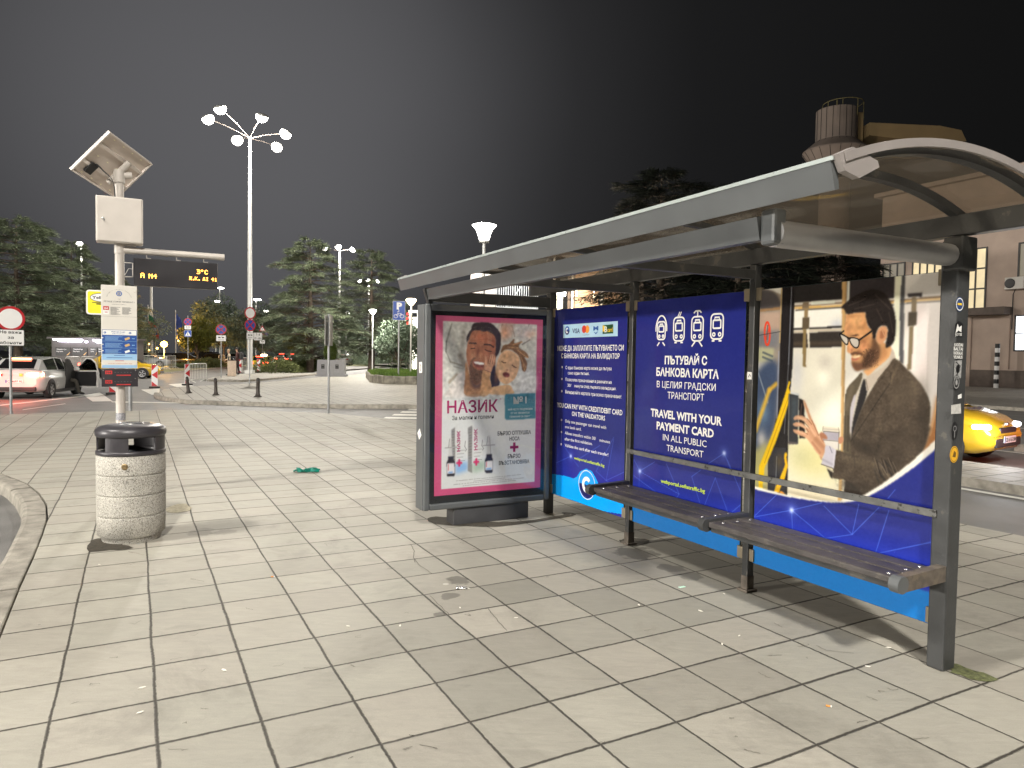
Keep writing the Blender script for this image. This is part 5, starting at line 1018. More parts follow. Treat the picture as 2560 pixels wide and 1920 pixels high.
MF = Matrix(((1, 0, 0, 0), (0, 0, -1, 0), (0, 1, 0, 0), (0, 0, 0, 1)))                 # face toward the camera side: x right, y up, z toward the reader
FM = lambda off: Matrix.Translation((0, -off, 0)) @ MF
m_amb = mat('amber_led', (.9, .35, .05), .5, var=0, emit=(1, .40, .055), estr=5.0)
# dot-matrix letters
DOT = {'A': ['01110', '10001', '10001', '11111', '10001', '10001', '10001'], 'N': ['10001', '11001', '10101', '10011', '10001', '10001', '10001'], '4': ['00010', '00110', '01010', '11111', '00010', '00010', '00010'], '3': ['11110', '00001', '00001', '01110', '00001', '00001', '11110'], '°': ['01100', '10010', '01100', '00000', '00000', '00000', '00000'], 'C': ['01110', '10001', '10000', '10000', '10000', '10001', '01110'], 'Ж': ['10101', '10101', '01110', '00100', '01110', '10101', '10101'], 'К': ['10001', '10010', '10100', '11000', '10100', '10010', '10001'], '.': ['00000', '00000', '00000', '00000', '00000', '01100', '01100'], 'Д': ['00110', '01010', '01010', '01010', '01010', '11111', '10001'], 'І': ['01110', '00100', '00100', '00100', '00100', '00100', '01110'], '1': ['00100', '01100', '00100', '00100', '00100', '00100', '01110'], ' ': ['000'] * 7}
def dots(mb, s, x, z, p):
    for ch in s:
        g = DOT[ch]
        for j, row in enumerate(g):
            for i, c in enumerate(row):
                if c == '1': mb.box((x + i * p, -.0465, z - j * p), (p * .86, .003, p * .86))
        x += (len(g[0]) + 1) * p - (p * 1.5 if ch == '.' else 0)
mb = MB()
dots(mb, 'A', .205, 2.435, .0075); dots(mb, 'N4', .285, 2.432, .0072); dots(mb, '3°C', .77, 2.512, .0068); dots(mb, 'Ж.К. ДІ 41', .69, 2.43, .0056)
mb.build('lit_text', m_amb, disp)
# timetable board and small dark board below it
m_board = mat('board_white', srgb(216, 212, 204), .35, var=.03); m_bd_blue = mat('board_blue', srgb(34, 78, 150), .4, var=.08, scale=30); m_bd_lb = mat('board_pale_blue', srgb(150, 190, 225), .4, var=.05); m_bd_txt = mat('board_ink', srgb(60, 62, 70), .5, var=0); m_bd_dark = mat('board_dark', srgb(44, 40, 46), .4, var=.1); m_bd_red = mat('board_red', srgb(190, 52, 52), .4, var=.05); m_bd_tan = mat('ticket_tan', srgb(206, 170, 110), .5, var=.1)
BX0, BX1, BZ0, BZ1 = -.175, .165, 1.39, 2.285
tb = MB(); tb.box(((BX0 + BX1) / 2, -.075, (BZ0 + BZ1) / 2), (BX1 - BX0, .03, BZ1 - BZ0), bev=.004)
for x, z in ((BX0 + .02, BZ1 - .05), (BX1 - .02, BZ1 - .06), (BX0 + .02, BZ0 + .04), (BX1 - .02, BZ0 + .04)): tb.lathe([(.008, 0), (.006, .004), (0, .005)], 10, M=FM(.09) @ Matrix.Translation((x, z, 0)))
board = tb.build('timetable_board', m_board, sp_)
mb = MB(); MI = [m_bd_txt, m_bd_red, m_bd_blue, m_bd_lb, m_white, m_bd_tan, m_board, m_navy, m_vblue]; MQ = FM(.0905)
bx = lambda u: BX0 + (BX1 - BX0) * u
bz = lambda v: BZ1 - (BZ1 - BZ0) * v
def rc(u0, v0, u1, v1, mi, h=.0006): mb.prism([(bx(u0), bz(v1)), (bx(u1), bz(v1)), (bx(u1), bz(v0)), (bx(u0), bz(v0))], h * .5, h, mi, MQ)
def tx(s, u0, u1, v, cap, mi=0, h=.001): letter(mb, s, (bx(u0), bz(v)), (bx(u1), bz(v)), cap * (BZ1 - BZ0), mi, .01, h, MQ)
for k, ch in enumerate('ЦЕНТЪР ЗА ГРАДСКА МОБИЛНОСТ'):
    a = R(165 - 150 * k / 26); cx, cz = bx(.5) + .115 * math.cos(a), bz(.165) + .10 * math.sin(a); tdx, tdz = math.sin(a), -math.cos(a)
    if ch != ' ': letter(mb, ch, (cx - tdx * .003, cz - tdz * .003), (cx + tdx * .003, cz + tdz * .003), .008, 0, 0, .001, MQ)
c_ = (bx(.50), bz(.098)); mb.prism(ell(c_[0], c_[1], .028, .028), .0003, .0006, 8, MQ); mb.prism(ell(c_[0], c_[1], .019, .019), .0007, .0009, 6, MQ); stroke(mb, ell(c_[0], c_[1], .011, .011, 16, 40, 320), .006, 7, .0012, False, MQ); mb.prism([(c_[0] - .002, c_[1] - .004), (c_[0] + .014, c_[1] - .003), (c_[0] + .012, c_[1] + .004), (c_[0] - .002, c_[1] + .004)], .0012, .0014, 8, MQ)
tx('1468', .46, .54, .166, .006); tx('ЛЕТИЩЕ СОФИЯ ТЕРМИНАЛ 1', .07, .93, .205, .017); tx('SOFIA AIRPORT TERMINAL 1', .30, .70, .232, .006)
rc(.06, .255, .215, .30, 1); tx('84', .09, .185, .292, .026, 4); rc(.06, .302, .215, .352, 4); rc(.10, .322, .18, .33, 1, .0008)
for col_, n_l in ((.26, 10), (.58, 9)):
    for k in range(n_l): w_ = random.uniform(.17, .28); rc(col_, .262 + k * .0098, col_ + w_, .2655 + k * .0098, 0)
rc(.0, .374, 1, .3755, 0)
rc(.02, .535, .99, .826, 2); rc(.035, .54, .975, .598, 4, .0008)
tx('Информация', .28, .66, .566, .016, 2, .0012); tx('information', .30, .64, .588, .013, 8, .0012)
for u in (.10, .80): q = (bx(u), bz(.570)); mb.prism(ell(q[0], q[1], .012, .012), .0009, .0011, 8, MQ); stroke(mb, ell(q[0], q[1], .006, .006, 12, 40, 320), .003, 4, .0014, False, MQ)
for v0, mi_ in ((.604, 5), (.684, 5), (.76, 4)):
    for k in range(5): rc(.10, v0 + .012 + k * .011, .10 + random.uniform(.35, .5), v0 + .0155 + k * .011, 3, .0009)
    q = (bx(.04), bz(v0 + .028)); mb.prism(ell(q[0], q[1], .007, .007, 12), .0007, .0009, 4, MQ); rc(0.02, v0 + .068, .99, v0 + .0705, 3, .0009)
    cx, cz = bx(.72), bz(v0 + .035); ca, sa = math.cos(R(22)), math.sin(R(22)); mb.prism([(cx + a * ca - b * sa, cz + a * sa + b * ca) for a, b in ((-.024, -.012), (.024, -.012), (.024, .012), (-.024, .012))], .0008, .0012, mi_, MQ); rc(.85, v0 + .03, .93, v0 + .038, 3, .0009)
rc(.02, .828, .99, .995, 3); rc(.02, .90, .99, .96, 6, .0008)
for v, u0, u1, mi_ in ((.842, .35, .65, 8), (.868, .14, .86, 2), (.905, .38, .62, 1)): rc(u0, v, u1, v + .006, mi_, .001)
tx('www.sofiatraffic.bg', .18, .84, .945, .009, 1, .0012)
mb.build('lettering', MI, board)
dk = MB(); dk.box(((BX0 + BX1) / 2 + .003, -.075, 1.288), (BX1 - BX0 + .006, .026, .195), bev=.004); dk.build('night_line_board', m_bd_dark, sp_); nb = bpy.data.objects['night_line_board']
mb = MB()
for v in (1.345, 1.243):
    mb.prism([(BX0 + .035, v - .018), (BX0 + .10, v - .018), (BX0 + .10, v + .02), (BX0 + .035, v + .02)], .0003, .0006, 1, FM(.0885)); letter(mb, 'N4', (BX0 + .045, v - .01), (BX0 + .09, v - .01), .022, 0, .02, .001, FM(.0885))
    for k in range(6): x = BX0 + .12 + k * .03; mb.prism([(x, v), (x + random.uniform(.01, .024), v), (x + .012, v + .0035), (x, v + .0035)], .0003, .0006, 2, FM(.0885))
    mb.prism([(BX0 + .14, v - .035), (BX0 + .275, v - .035), (BX0 + .275, v - .024), (BX0 + .14, v - .024)], .0003, .0006, 1, FM(.0885))
for x, z in ((BX0 + .015, 1.37), (BX0 + .02, 1.28), (BX1 - .015, 1.37), (BX1 - .02, 1.28)): mb.lathe([(.007, 0), (.005, .004), (0, .005)], 10, mi=3, M=FM(.088) @ Matrix.Translation((x, z, 0)))
mb.build('lettering', [m_bd_dark, m_bd_red, mat('board_grey_ink', srgb(110, 104, 110), .5, var=0), m_bolt], nb)

# ------------------------------------------------------------------ traffic signs
m_gal = mat('galvanised_steel', srgb(150, 152, 154), .42, metal=.5, var=.12, scale=8); m_sgn = mat('sign_white', srgb(226, 226, 226), .35, var=.02); m_sred = mat('sign_red', srgb(176, 36, 44), .35, var=.03); m_sblu = mat('sign_blue', srgb(28, 70, 156), .35, var=.03); m_sback = mat('sign_back', srgb(140, 138, 134), .4, metal=.4, var=.1)
m_syel = mat('sign_yellow', srgb(232, 222, 30), .4, var=.03)
SM = [m_sgn, m_sred, m_sblu, m_blk, m_sback, m_syel]
def disc_sign(mb, x, z, r, kind, off=.05):
    M = FM(off); mb.prism(ell(x, z, r, r, 32), -.006, 0, 4, M); mb.prism(ell(x, z, r, r, 32), .0002, .001, 1, M)
    if kind == 'no_vehicles': mb.prism(ell(x, z, r * .80, r * .80, 32), .0012, .002, 0, M)
    else:
        mb.prism(ell(x, z, r * .82, r * .82, 32), .0012, .002, 2, M)
        for a in ((45, -45) if kind == 'no_stopping' else (-45,)):
            c, s = math.cos(R(a)), math.sin(R(a)); stroke(mb, [(x - r * .85 * c, z - r * .85 * s), (x + r * .85 * c, z + r * .85 * s)], r * .19, 1, .0028, False, M)
def plate(mb, x, z, w, h, mi=0, off=.05, frame=True):
    M = FM(off); mb.prism(rrect(x - w / 2, z - h / 2, x + w / 2, z + h / 2, .03), -.005, 0, 4, M)
    if frame: mb.prism(rrect(x - w / 2, z - h / 2, x + w / 2, z + h / 2, .03), .0002, .001, 3 if mi == 0 else 0, M); mb.prism(rrect(x - w / 2 + .012, z - h / 2 + .012, x + w / 2 - .012, z + h / 2 - .012, .022), .0012, .002, mi, M)
    else: mb.prism(rrect(x - w / 2, z - h / 2, x + w / 2, z + h / 2, .03), .0002, .002, mi, M)
    return M
def tow(mb, x, z, w, M):
    mb.prism([(x - w, z - w * .16), (x - w * .1, z - w * .16), (x - w * .1, z + w * .05), (x - w * .35, z + w * .05), (x - w * .5, z + w * .3), (x - w * .8, z + w * .3), (x - w * .9, z + w * .05), (x - w, z)], .003, .0035, 3, M)
    mb.prism([(x + w * .25, z - w * .2), (x + w, z - w * .12), (x + w * .95, z + w * .1), (x + w * .7, z + w * .28), (x + w * .45, z + w * .25), (x + w * .25, z + w * .02)], .003, .0035, 3, M); stroke(mb, [(x - w * .2, z + w * .1), (x + w * .2, z + w * .4), (x + w * .3, z)], w * .06, 3, .0035, False, M)
def signpost(label, loc, yaw, h, faces, group=None, r=.03, cat='traffic sign', name='traffic_sign'):
    t = thing(name, label, cat, (loc.x, loc.y, loc.z), yaw, group); mb = MB(); mb.tube([(0, 0, 0), (0, 0, h)], r, 12); mb.tube([(0, 0, h), (0, 0, h + .012)], r * 1.1, 12); mb.build('pole', m_gal, t)
    for f_ in faces:
        mb = MB(); nm = f_(mb); mb.build(nm, SM, t)
    return t
def DS(z, r, kind): return lambda mb: (disc_sign(mb, 0, z, r, kind), 'round_sign')[1]
def PL(z, w, h, lines=None, towi=False, x=0):
    def g(mb):
        M = plate(mb, x, z, w, h)
        if lines:
            n = len(lines)
            for k, s in enumerate(lines):
                ww = w * .78 * (len(s) / max(len(q) for q in lines)); zz = z + h / 2 - h * (k + .78) / n * .96; letter(mb, s, (x - ww / 2, zz), (x + ww / 2, zz), h / n * .52, 3, .02, .003, M)
        if towi: tow(mb, x, z + h * .1, w * .3, M); mb.prism([(x - w * .3, z - h * .3), (x + w * .3, z - h * .3), (x + w * .3, z - h * .25), (x - w * .3, z - h * .25)], .003, .0035, 3, M)
        return 'plate'
    return g
def CR(z, s):
    def g(mb):
        M = plate(mb, 0, z, s, s, 2); mb.prism([(-s * .38, z - s * .34), (s * .38, z - s * .34), (0, z + s * .36)], .003, .0035, 0, M)
        stroke(mb, [(-s * .12, z - s * .28), (0, z - s * .08), (.0, z + s * .1)], s * .07, 3, .0045, False, M); stroke(mb, [(s * .12, z - s * .28), (0, z - s * .08)], s * .06, 3, .0045, False, M); mb.prism(ell(0, z + s * .15, s * .05, s * .05, 10), .004, .0045, 3, M)
        return 'crossing_sign'
    return g
q = gnd(28, 1035); q.z = 0
signpost('round white sign with red rim and a Cyrillic plate, nearest sign at the left edge', q, R(47), 2.62, [DS(2.32, .30, 'no_vehicles'), PL(1.86, .56, .40, ('Не важи', 'за', 'абонати'))])
yq = gnd(326, 1027)
def yel(mb):
    M = FM(.05); x0, x1, z0, z1 = -.98, -.05, 2.50, 3.13
    mb.prism(rrect(x0, z0, x1, z1, .07), -.006, 0, 4, M); mb.prism(rrect(x0, z0, x1, z1, .07), .0003, .001, 0, M); mb.prism(rrect(x0 + .035, z0 + .035, x1 - .035, z1 - .035, .05), .0013, .002, 5, M)
    w_ = x1 - x0; mb.prism(ell(x0 + w_ * .36, z1 - .19, w_ * .27, .115, 28), .0022, .003, 3, M); mb.prism(ell(x0 + w_ * .36, z1 - .19, w_ * .255, .10, 28), .0032, .004, 0, M); letter(mb, 'Yellow!', (x0 + w_ * .14, z1 - .225), (x0 + w_ * .58, z1 - .225), .075, 3, .03, .005, M)
    for z, u0, u1, h in ((.33, .14, .52, .018), (.37, .24, .5, .03), (.46, .42, .62, .03), (.50, .42, .66, .012), (.53, .42, .64, .012)): mb.prism([(x0 + w_ * u0, z1 - z), (x0 + w_ * u1, z1 - z), (x0 + w_ * u1, z1 - z + h), (x0 + w_ * u0, z1 - z + h)], .0022, .003, 3, M)
    mb.prism(rrect(x0 + w_ * .52, z1 - .36, x0 + w_ * .66, z1 - .22, .015), .0042, .005, 0, M); return 'yellow_board'
signpost('grey post carrying a lime yellow taxi advert board behind the bus stop pole', Vector((yq.x, yq.y, 0)), R(30), 3.25, [yel], r=.045)
def side(mb):
    for dx in (-.02, .02):
        mb.box((0, -.06 if dx < 0 else .06, 2.2), (.60, .022, .80), 4, bev=.01)
    for z in (1.95, 2.45): mb.box((0, 0, z), (.10, .12, .03), 4)
    return 'sign_board'
q = gnd(821, 1033); signpost('grey post with a boxy sign seen edge on, standing at the pavement edge', Vector((q.x, q.y, 0)), R(98), 2.62, [side])
GS = 'no stopping signs'
q = gnd(624, 961); signpost('tilted post with round white sign, no stopping sign and tow plates by the mast', Vector((q.x, q.y, 0)), R(50), 3.9, [DS(3.55, .30, 'no_vehicles'), DS(2.95, .30, 'no_stopping'), PL(2.42, .40, .34, None, True), PL(2.40, .46, .40, ('7 - 8', '17 - 18 h'), False, .42)])
q = gnd(553, 944); signpost('no stopping sign over a tow away plate beside the concrete bin', Vector((q.x, q.y, 0)), R(18), 3.35, [DS(3.0, .32, 'no_stopping'), PL(2.46, .58, .38, None, True)])
q = at(470, 930, 57.0); signpost('no stopping sign with white plate and blue crossing sign, left of the others', Vector((q.x, q.y, 0)), R(18), 4.5, [DS(4.0, .30, 'no_stopping'), PL(3.55, .50, .32, None, True), CR(3.06, .52)])
q = at(737, 910, 88.0); signpost('distant no parking sign over plate and blue crossing sign near the taxis', Vector((q.x, q.y, 0)), R(12), 4.2, [DS(3.85, .34, 'no_parking'), PL(3.35, .5, .3, ('10 m',)), CR(2.85, .55)])
def tri(mb):
    M = FM(.05)
    for z, s in ((4.0, .62), (3.3, .58)):
        mb.prism([(-s * .55, z - s * .32), (s * .55, z - s * .32), (0, z + s * .62)], 0, .001, 1, M); mb.prism([(-s * .36, z - s * .2), (s * .36, z - s * .2), (0, z + s * .4)], .0012, .002, 0, M)
        stroke(mb, [(-.05, z - .08), (0, z + .1)], .05, 3, .003, False, M)
    return 'warning_triangles'
q = at(656, 915, 72.0); signpost('two red rimmed warning triangles above a white plate beyond the mast', Vector((q.x, q.y, 0)), R(14), 4.6, [tri, PL(2.72, .5, .40, None, True), lambda mb: (disc_sign(mb, .42, 3.5, .22, 'no_parking'), 'round_sign')[1]])
def pk(mb):
    M = plate(mb, 0, 4.05, .68, 1.06, 2); letter(mb, 'P', (-.13, 4.14), (.17, 4.14), .36, 0, .06, .003, M)
    for x in (-.17, .17): stroke(mb, ell(x, 3.74, .10, .10, 18), .022, 0, .003, True, M)
    stroke(mb, [(-.17, 3.74), (-.06, 3.9), (.12, 3.9), (.17, 3.74)], .022, 0, .003, False, M); stroke(mb, [(-.06, 3.9), (.02, 3.74), (.12, 3.9)], .022, 0, .003, False, M); stroke(mb, [(-.10, 3.97), (.0, 4.0), (-.02, 4.12)], .03, 0, .003, False, M); return 'parking_sign'
q = gnd(996, 958); signpost('blue bicycle parking sign in the raised grass bed', Vector((q.x, q.y, 0)), R(8), 4.5, [pk], r=.045)

# ------------------------------------------------------------------ bollards, guide beacons, barriers
m_bol = mat('bollard_iron', srgb(64, 58, 54), .5, var=.25, scale=12, metal=.3)
bo = thing('bollard', 'dark iron bollard leaning at the rounded tip of the plaza kerb', 'bollard', xy(gnd(*Z2(560, 1120))) + (0,), 0, 'dark iron bollards on the plaza edge')
MB().lathe([(.13, 0), (.13, .02), (.085, .05), (.072, .10), (.062, .12), (.055, .50), (.066, .52), (.066, .56), (.056, .575), (.052, .60), (.048, .66), (.03, .69), (0, .695)], 20).build('post', m_bol, bo)
MB().lathe([(.0565, .59), (.058, .60), (.058, .63), (.055, .64)], 20).build('band', m_rub, bo)
bo.rotation_euler = (R(2), R(-5), 0); bo.scale = (1, 1, .93)
dup(bo, gnd(*Z2(850, 1140)), 0, 'middle one of three dark bollards along the plaza kerb').rotation_euler = (R(-1), R(-2), 0)
q = dup(bo, gnd(*Z2(1295, 1160)), 0, 'rightmost of three plaza kerb bollards, standing on a wide base plate'); q.rotation_euler = (0, R(1), 0); q.scale = (1.12, 1.12, 1.0)
q = dup(bo, SV(24.95, 22.6), 0, 'brown bollard on the far pavement before the beige building'); q.rotation_euler = (0, 0, 0); q['group'] = 'bollards by the building'; q.scale = (1, 1, 1.12)
m_bred = mat('beacon_red', srgb(196, 40, 48), .4, var=.04)
def beacon(label, loc, yaw, g='red and white guide beacons'):
    t = thing('guide_beacon', label, 'guide beacon', loc, yaw, g)
    MB().box((0, 0, .04), (.45, .28, .08), bev=.02).build('base', m_rub, t)
    mb = MB(); w, h = .26, 1.0; mb.box((0, 0, .09 + h / 2), (w, .035, h), 0, bev=.008); M = FM(.0185)
    x0, x1, z0 = -w / 2 + .006, w / 2 - .006, .096
    mb.prism([(x0, z0 + .90), (x1, z0 + .98), (x0, z0 + .98)], 0, .001, 1, M); mb.prism([(x0, z0 + .72), (x1, z0 + .98), (x1, z0 + .80), (x0, z0 + .55)], 0, .001, 1, M) if False else None
    mb.prism([(x0, z0 + .985), (x1, z0 + .985), (x0, z0 + .70)], .0003, .001, 1, M); mb.prism([(x1, z0 + .70), (x1, z0 + .34), (x0, z0 + .52)], .0003, .001, 1, M); mb.prism([(x0, z0 + .22), (x1, z0 + .0), (x0, z0 + .0)], .0003, .001, 1, M)
    mb.build('striped_board', [m_sgn, m_bred], t); return t
b1 = beacon('red and white guide beacon, the largest one right of the bus stop pole', gnd(*Z1(1645, 1362), z=ZR), R(22))
for q, l, yw in ((gnd(*Z1(1200, 1430), z=ZR), 'guide beacon half hidden behind the bus stop pole', 20), (gnd(*Z2(545, 1035), z=ZR), 'narrow turned guide beacon at the end of the barrier by the leaning bollard', 58), (gnd(*Z2(1103, 910)), 'guide beacon beside the person with the backpack', 35), (gnd(*Z2(1303, 902)), 'guide beacon just right of the tall mast', 30), (gnd(*Z2(1448, 882)), 'farthest guide beacon, at the juniper hedge', 45)): dup(b1, q, R(yw), l)
m_wbar = mat('barrier_white', srgb(206, 206, 200), .4, metal=.2, var=.1)
def barrier(label, a, b, h, bars=14, g='crowd barriers', feet=True):
    d = (b - a); L = math.hypot(d.x, d.y); t = thing('crowd_barrier', label, 'barrier', (a.x, a.y, a.z), math.atan2(d.y, d.x), g)
    mb = MB(); rr = .12; pts = [(0, 0, .0), (0, 0, h - rr), (rr * .3, 0, h - rr * .3), (rr, 0, h), (L - rr, 0, h), (L - rr * .3, 0, h - rr * .3), (L, 0, h - rr), (L, 0, 0)]; mb.tube(pts, .022, 8); mb.tube([(0, 0, .16), (L, 0, .16)], .018, 8); mb.build('frame', m_wbar, t)
    for k in range(1, bars): x = L * k / bars; MB().tube([(x, 0, .16), (x, 0, h)], .010, 6, cap=False).build('bar', m_wbar, t)
    if feet:
        for x in (.15, L - .15): mb = MB(); mb.tube([(x, -.3, .0), (x, -.25, .03), (x, 0, .16), (x, .25, .03), (x, .3, 0)], .02, 6); mb.build('foot', m_wbar, t)
    return t
barrier('white barrier between the leaning bollard and the island kerb', gnd(*Z2(566, 1010), z=ZR), gnd(*Z2(750, 992), z=ZR), 1.05, 11)
barrier('white railing panel behind the yellow taxi bonnet', gnd(*Z1(1500, 1160)), gnd(*Z1(1765, 1162)), 1.2, 15)
barrier('white railing panel right of the one behind the taxi bonnet', gnd(*Z1(1775, 1162)), gnd(*Z1(1868, 1150)), 1.2, 7)
barrier('white railing panel behind the open car door', at(*Z1(700, 1200), 41) * 1, at(*Z1(855, 1200), 42), 1.2, 13)
barrier('white railing panel hidden between car door and bus stop pole', at(*Z1(865, 1200), 42), at(*Z1(1040, 1200), 43), 1.2, 14)
barrier('short barrier panel left of the concrete bin', gnd(*Z2(880, 838)), gnd(*Z2(945, 838)), 1.3, 6)
barrier('barrier panel between the mast and the person with the backpack', gnd(*Z2(1130, 905)), gnd(*Z2(1180, 900)), 1.2, 5)
barrier('barrier panel beside the juniper hedge behind the last guide beacon', at(*Z2(1470, 850), 66), at(*Z2(1580, 850), 68), 1.3, 10)
for o in bpy.data.objects:
    if o.name.startswith('crowd_barrier') and o.location.z > .05 or o.name.startswith('crowd_barrier') and o.location.z < -.3: o.location.z = 0

# ------------------------------------------------------------------ small litter near the camera
gp = gnd(770, 1180)
mb = MB(); tq = (.02, .36, .25); G_ = mat('teal_plastic', srgb(0, 108, 92), .35, var=.3, scale=20)
vs = []; NU, NV = 14, 7
for i in range(NU):
    u = i / (NU - 1); w = .06 * (.35 + abs(math.sin(u * 5.2)) * .8); hgt = .05 * (.4 + .8 * abs(math.cos(u * 4.1 + .4)))
    for j in range(NV): v = j / (NV - 1) * 2 - 1; vs.append((-.15 + .3 * u, v * w + .01 * math.sin(u * 9), hgt * (1 - v * v) + random.uniform(0, .014)))
mb.add(vs, [(i * NV + j, (i + 1) * NV + j, (i + 1) * NV + j + 1, i * NV + j + 1) for i in range(NU - 1) for j in range(NV - 1)])
for k in range(4): a = R(150 + 18 * k); mb.tube([(-.10, 0, .02), (-.10 + .05 * math.cos(a), .05 * math.sin(a), .03), (-.10 + .09 * math.cos(a), .09 * math.sin(a), .012)], [.016, .013, .008], 6)
o = mb.build('rubber_glove', G_); o.location = (gp.x, gp.y, .003); o.rotation_euler = (0, 0, R(8)); tag(o, 'crumpled teal rubber glove lying on the paving', 'glove')
m_butt = mat('cigarette_filter', srgb(214, 140, 60), .7, var=.1)
for k, (x, y, a) in enumerate(((2072, 1767, -20), (682, 1443, 10))):
    p = gnd(x, y); mb = MB(); mb.tube([(-.012, 0, .004), (.006, 0, .004)], .0042, 8, 0); mb.tube([(.0062, 0, .004), (.013, 0, .004)], .004, 8, 1); o = mb.build('cigarette_end', [m_butt, m_sgn]); o.location = (p.x, p.y, 0); o.rotation_euler = (0, 0, R(a))
    tag(o, ('orange cigarette end on the slabs in front of the near shelter post', 'orange cigarette end on the slabs right of the litter bin')[k], 'cigarette end')
p = gnd(1705, 1468); o = MB().box((0, 0, .002), (.05, .02, .003)).build('paper_scrap', mat('pale_green_paper', srgb(190, 226, 206), .6, var=.05)); o.location = p; o.rotation_euler = (0, 0, .5); tag(o, 'small pale green paper scrap before the bench', 'paper scrap')
m_lit = mat('pale_litter', srgb(226, 222, 212), .7, var=.15)
ml = MB()
for (x, y) in [(350, 1782), (355, 1720), (1290, 1545), (1000, 1565), (870, 1566), (1150, 1520), (1597, 1513), (1751, 1528), (1848, 1590), (2222, 1620), (1810, 1485), (560, 1676), (1172, 1472), (2170, 1667), (248, 1412), (1805, 1611), (470, 1040)]:
    p = gnd(x, y); s = random.uniform(.010, .02); a = random.uniform(0, 3); M = Matrix.Translation((p.x, p.y, .002)) @ Matrix.Rotation(a, 4, 'Z'); ml.prism([(-s, -s * .3), (s * .2, -s * .42), (s, -s * .1), (s * .7, s * .35), (-s * .5, s * .3)], 0, .002, 0, M)
tag(ml.build('litter_flecks', m_lit), 'pale flecks of litter scattered over the paving', 'litter', kind='stuff')
m_can2 = mat('crushed_can', (.6, .6, .6), .25, metal=.8, var=.3, scale=60)
p = gnd(1140, 1472); mb = MB(); mb.lathe([(.02, 0), (.016, .02), (.021, .035), (.015, .05), (.019, .07)], 12, M=Matrix.Rotation(R(90), 4, 'Y') @ Matrix.Scale(.5, 4, (1, 0, 0))); o = mb.build('crumpled_foil', m_can2); o.location = (p.x, p.y, .008); tag(o, 'crumpled scrap of foil on a wet stain', 'foil scrap')
# ------------------------------------------------------------------ lamps
m_lampw = mat('lamp_lens', (1, 1, 1), .4, var=0, emit=(1, .97, .90), estr=14.0)
m_lampd = mat('lamp_lens_dim', (.9, .9, .9), .4, var=0, emit=(1, .96, .9), estr=2.2)
m_warm = mat('warm_lamp', (1, .9, .7), .4, var=0, emit=(1, .80, .50), estr=9.0)
m_mast = mat('mast_steel', srgb(186, 186, 184), .45, metal=.3, var=.08)
def mast(label, loc, H, heads, watts, col=(1, .94, .84), r0=.22, r1=.10, group='tall floodlight masts'):
    t = thing('floodlight_mast', label, 'lamp mast', loc, 0, group)
    mb = MB(); mb.tube([(0, 0, 0), (0, 0, H * .5), (0, 0, H)], [r0, (r0 + r1) / 2, r1], 14); mb.box((0, 0, .15), (.6, .6, .3), bev=.04); mb.build('pole', m_mast, t)
    for (dx, dy, dz, dim) in heads:
        am = MB(); am.tube([(0, 0, H - .1), (dx * .5, dy * .5, H + dz * .55), (dx, dy, H + dz)], .026, 8); am.build('arm', m_bol, t); mb = MB()
        a = math.atan2(dy, dx); Mh = Matrix.Translation((dx, dy, H + dz)) @ Matrix.Rotation(a, 4, 'Z') @ Matrix.Rotation(R(18), 4, 'Y')
        mb.lathe([(.42, 0), (.44, .05), (.36, .16), (.12, .22), (0, .23)], 20, M=Mh); hd = mb.build('lamp_head', m_mast, t)
        MB().lathe([(0, -.42), (.2, -.38), (.36, -.22), (.42, -.04), (.42, .0)], 20, M=Mh).build('lens', m_lampd if dim else m_lampw, hd)
    if watts: lamp('mast_light', Vector(loc) + Vector((.8, -1.6, H + .2)), watts, col, .5)
    return t
mb_ = gnd(*Z2(1210, 915))
HE = [(-2.65, -1.0, .65 + .31, 0), (-1.24, -2.3, 1.25, 0), (1.41, -1.5, 1.0, 0), (2.43, .65, .50, 0), (-1.5, 1.45, .2, 1), (1.15, 2.5, .05, 1)]
m1 = mast('tall mast with a ring of bright floodlights, nearest and highest in the picture', (mb_.x, mb_.y, 0), 17.4, HE, 10500)
q = at(848, 885, 105); mast('mast with three lamps above the big cedar', (q.x, q.y, 0), 17.0, [(-2.1, -.5, .2, 0), (0, -1, .4, 0), (2.1, -.4, .1, 0)], 16000)
q = at(921, 885, 150); mast('far mast with three lamps seen through the cedar branches', (q.x, q.y, 0), 17.0, [(-1.9, -.5, .2, 0), (0, -1, .3, 0), (2.1, -.4, .2, 0)], 9000)
q = at(206, 885, 100); mast('mast with one visible lamp beyond the left cedars', (q.x, q.y, 0), 16.4, [(0, -.5, .2, 0)], 9000)
for L_, lab in ((LAMP_FAR_FILL, 'small floodlight mast added out of view far to the left to brighten the panels'), (LAMP_LEFT, 'floodlight mast standing across the left road, outside the picture'), (LAMP_BACK, 'floodlight mast standing behind the photographer')):
    d_ = Vector((-.6, -1.7)); dup(m1, (L_[0] + d_.x, L_[1] + d_.y, 0 if L_ is LAMP_BACK else ZR), R(40), lab, .53 if L_ is LAMP_FAR_FILL else 1.0)
def street(label, x, y, Y, h0, sz=.5):
    p = at(x, y, Y); t = thing('street_lamp', label, 'street lamp', (p.x, p.y, 0), 0, 'small street lamps far away')
    MB().tube([(0, 0, 0), (0, 0, p.z), (.3, -.2, p.z + .25)], .09, 8).build('pole', m_mast, t); MB().lathe([(0, -.14), (sz * .7, -.10), (sz, 0), (sz * .6, .1), (0, .13)], 14, (.3, -.2, p.z + .2)).build('lens', m_lampw, t)
street('distant lamp above the rounded pine, left of the mast', 340 + 848 / 4.254, 720 + 155 / 4.254, 115, 9); street('distant lamp hidden at the top of the display edge', 340 + 890 / 4.254, 720 + 14 / 4.254, 120, 10)
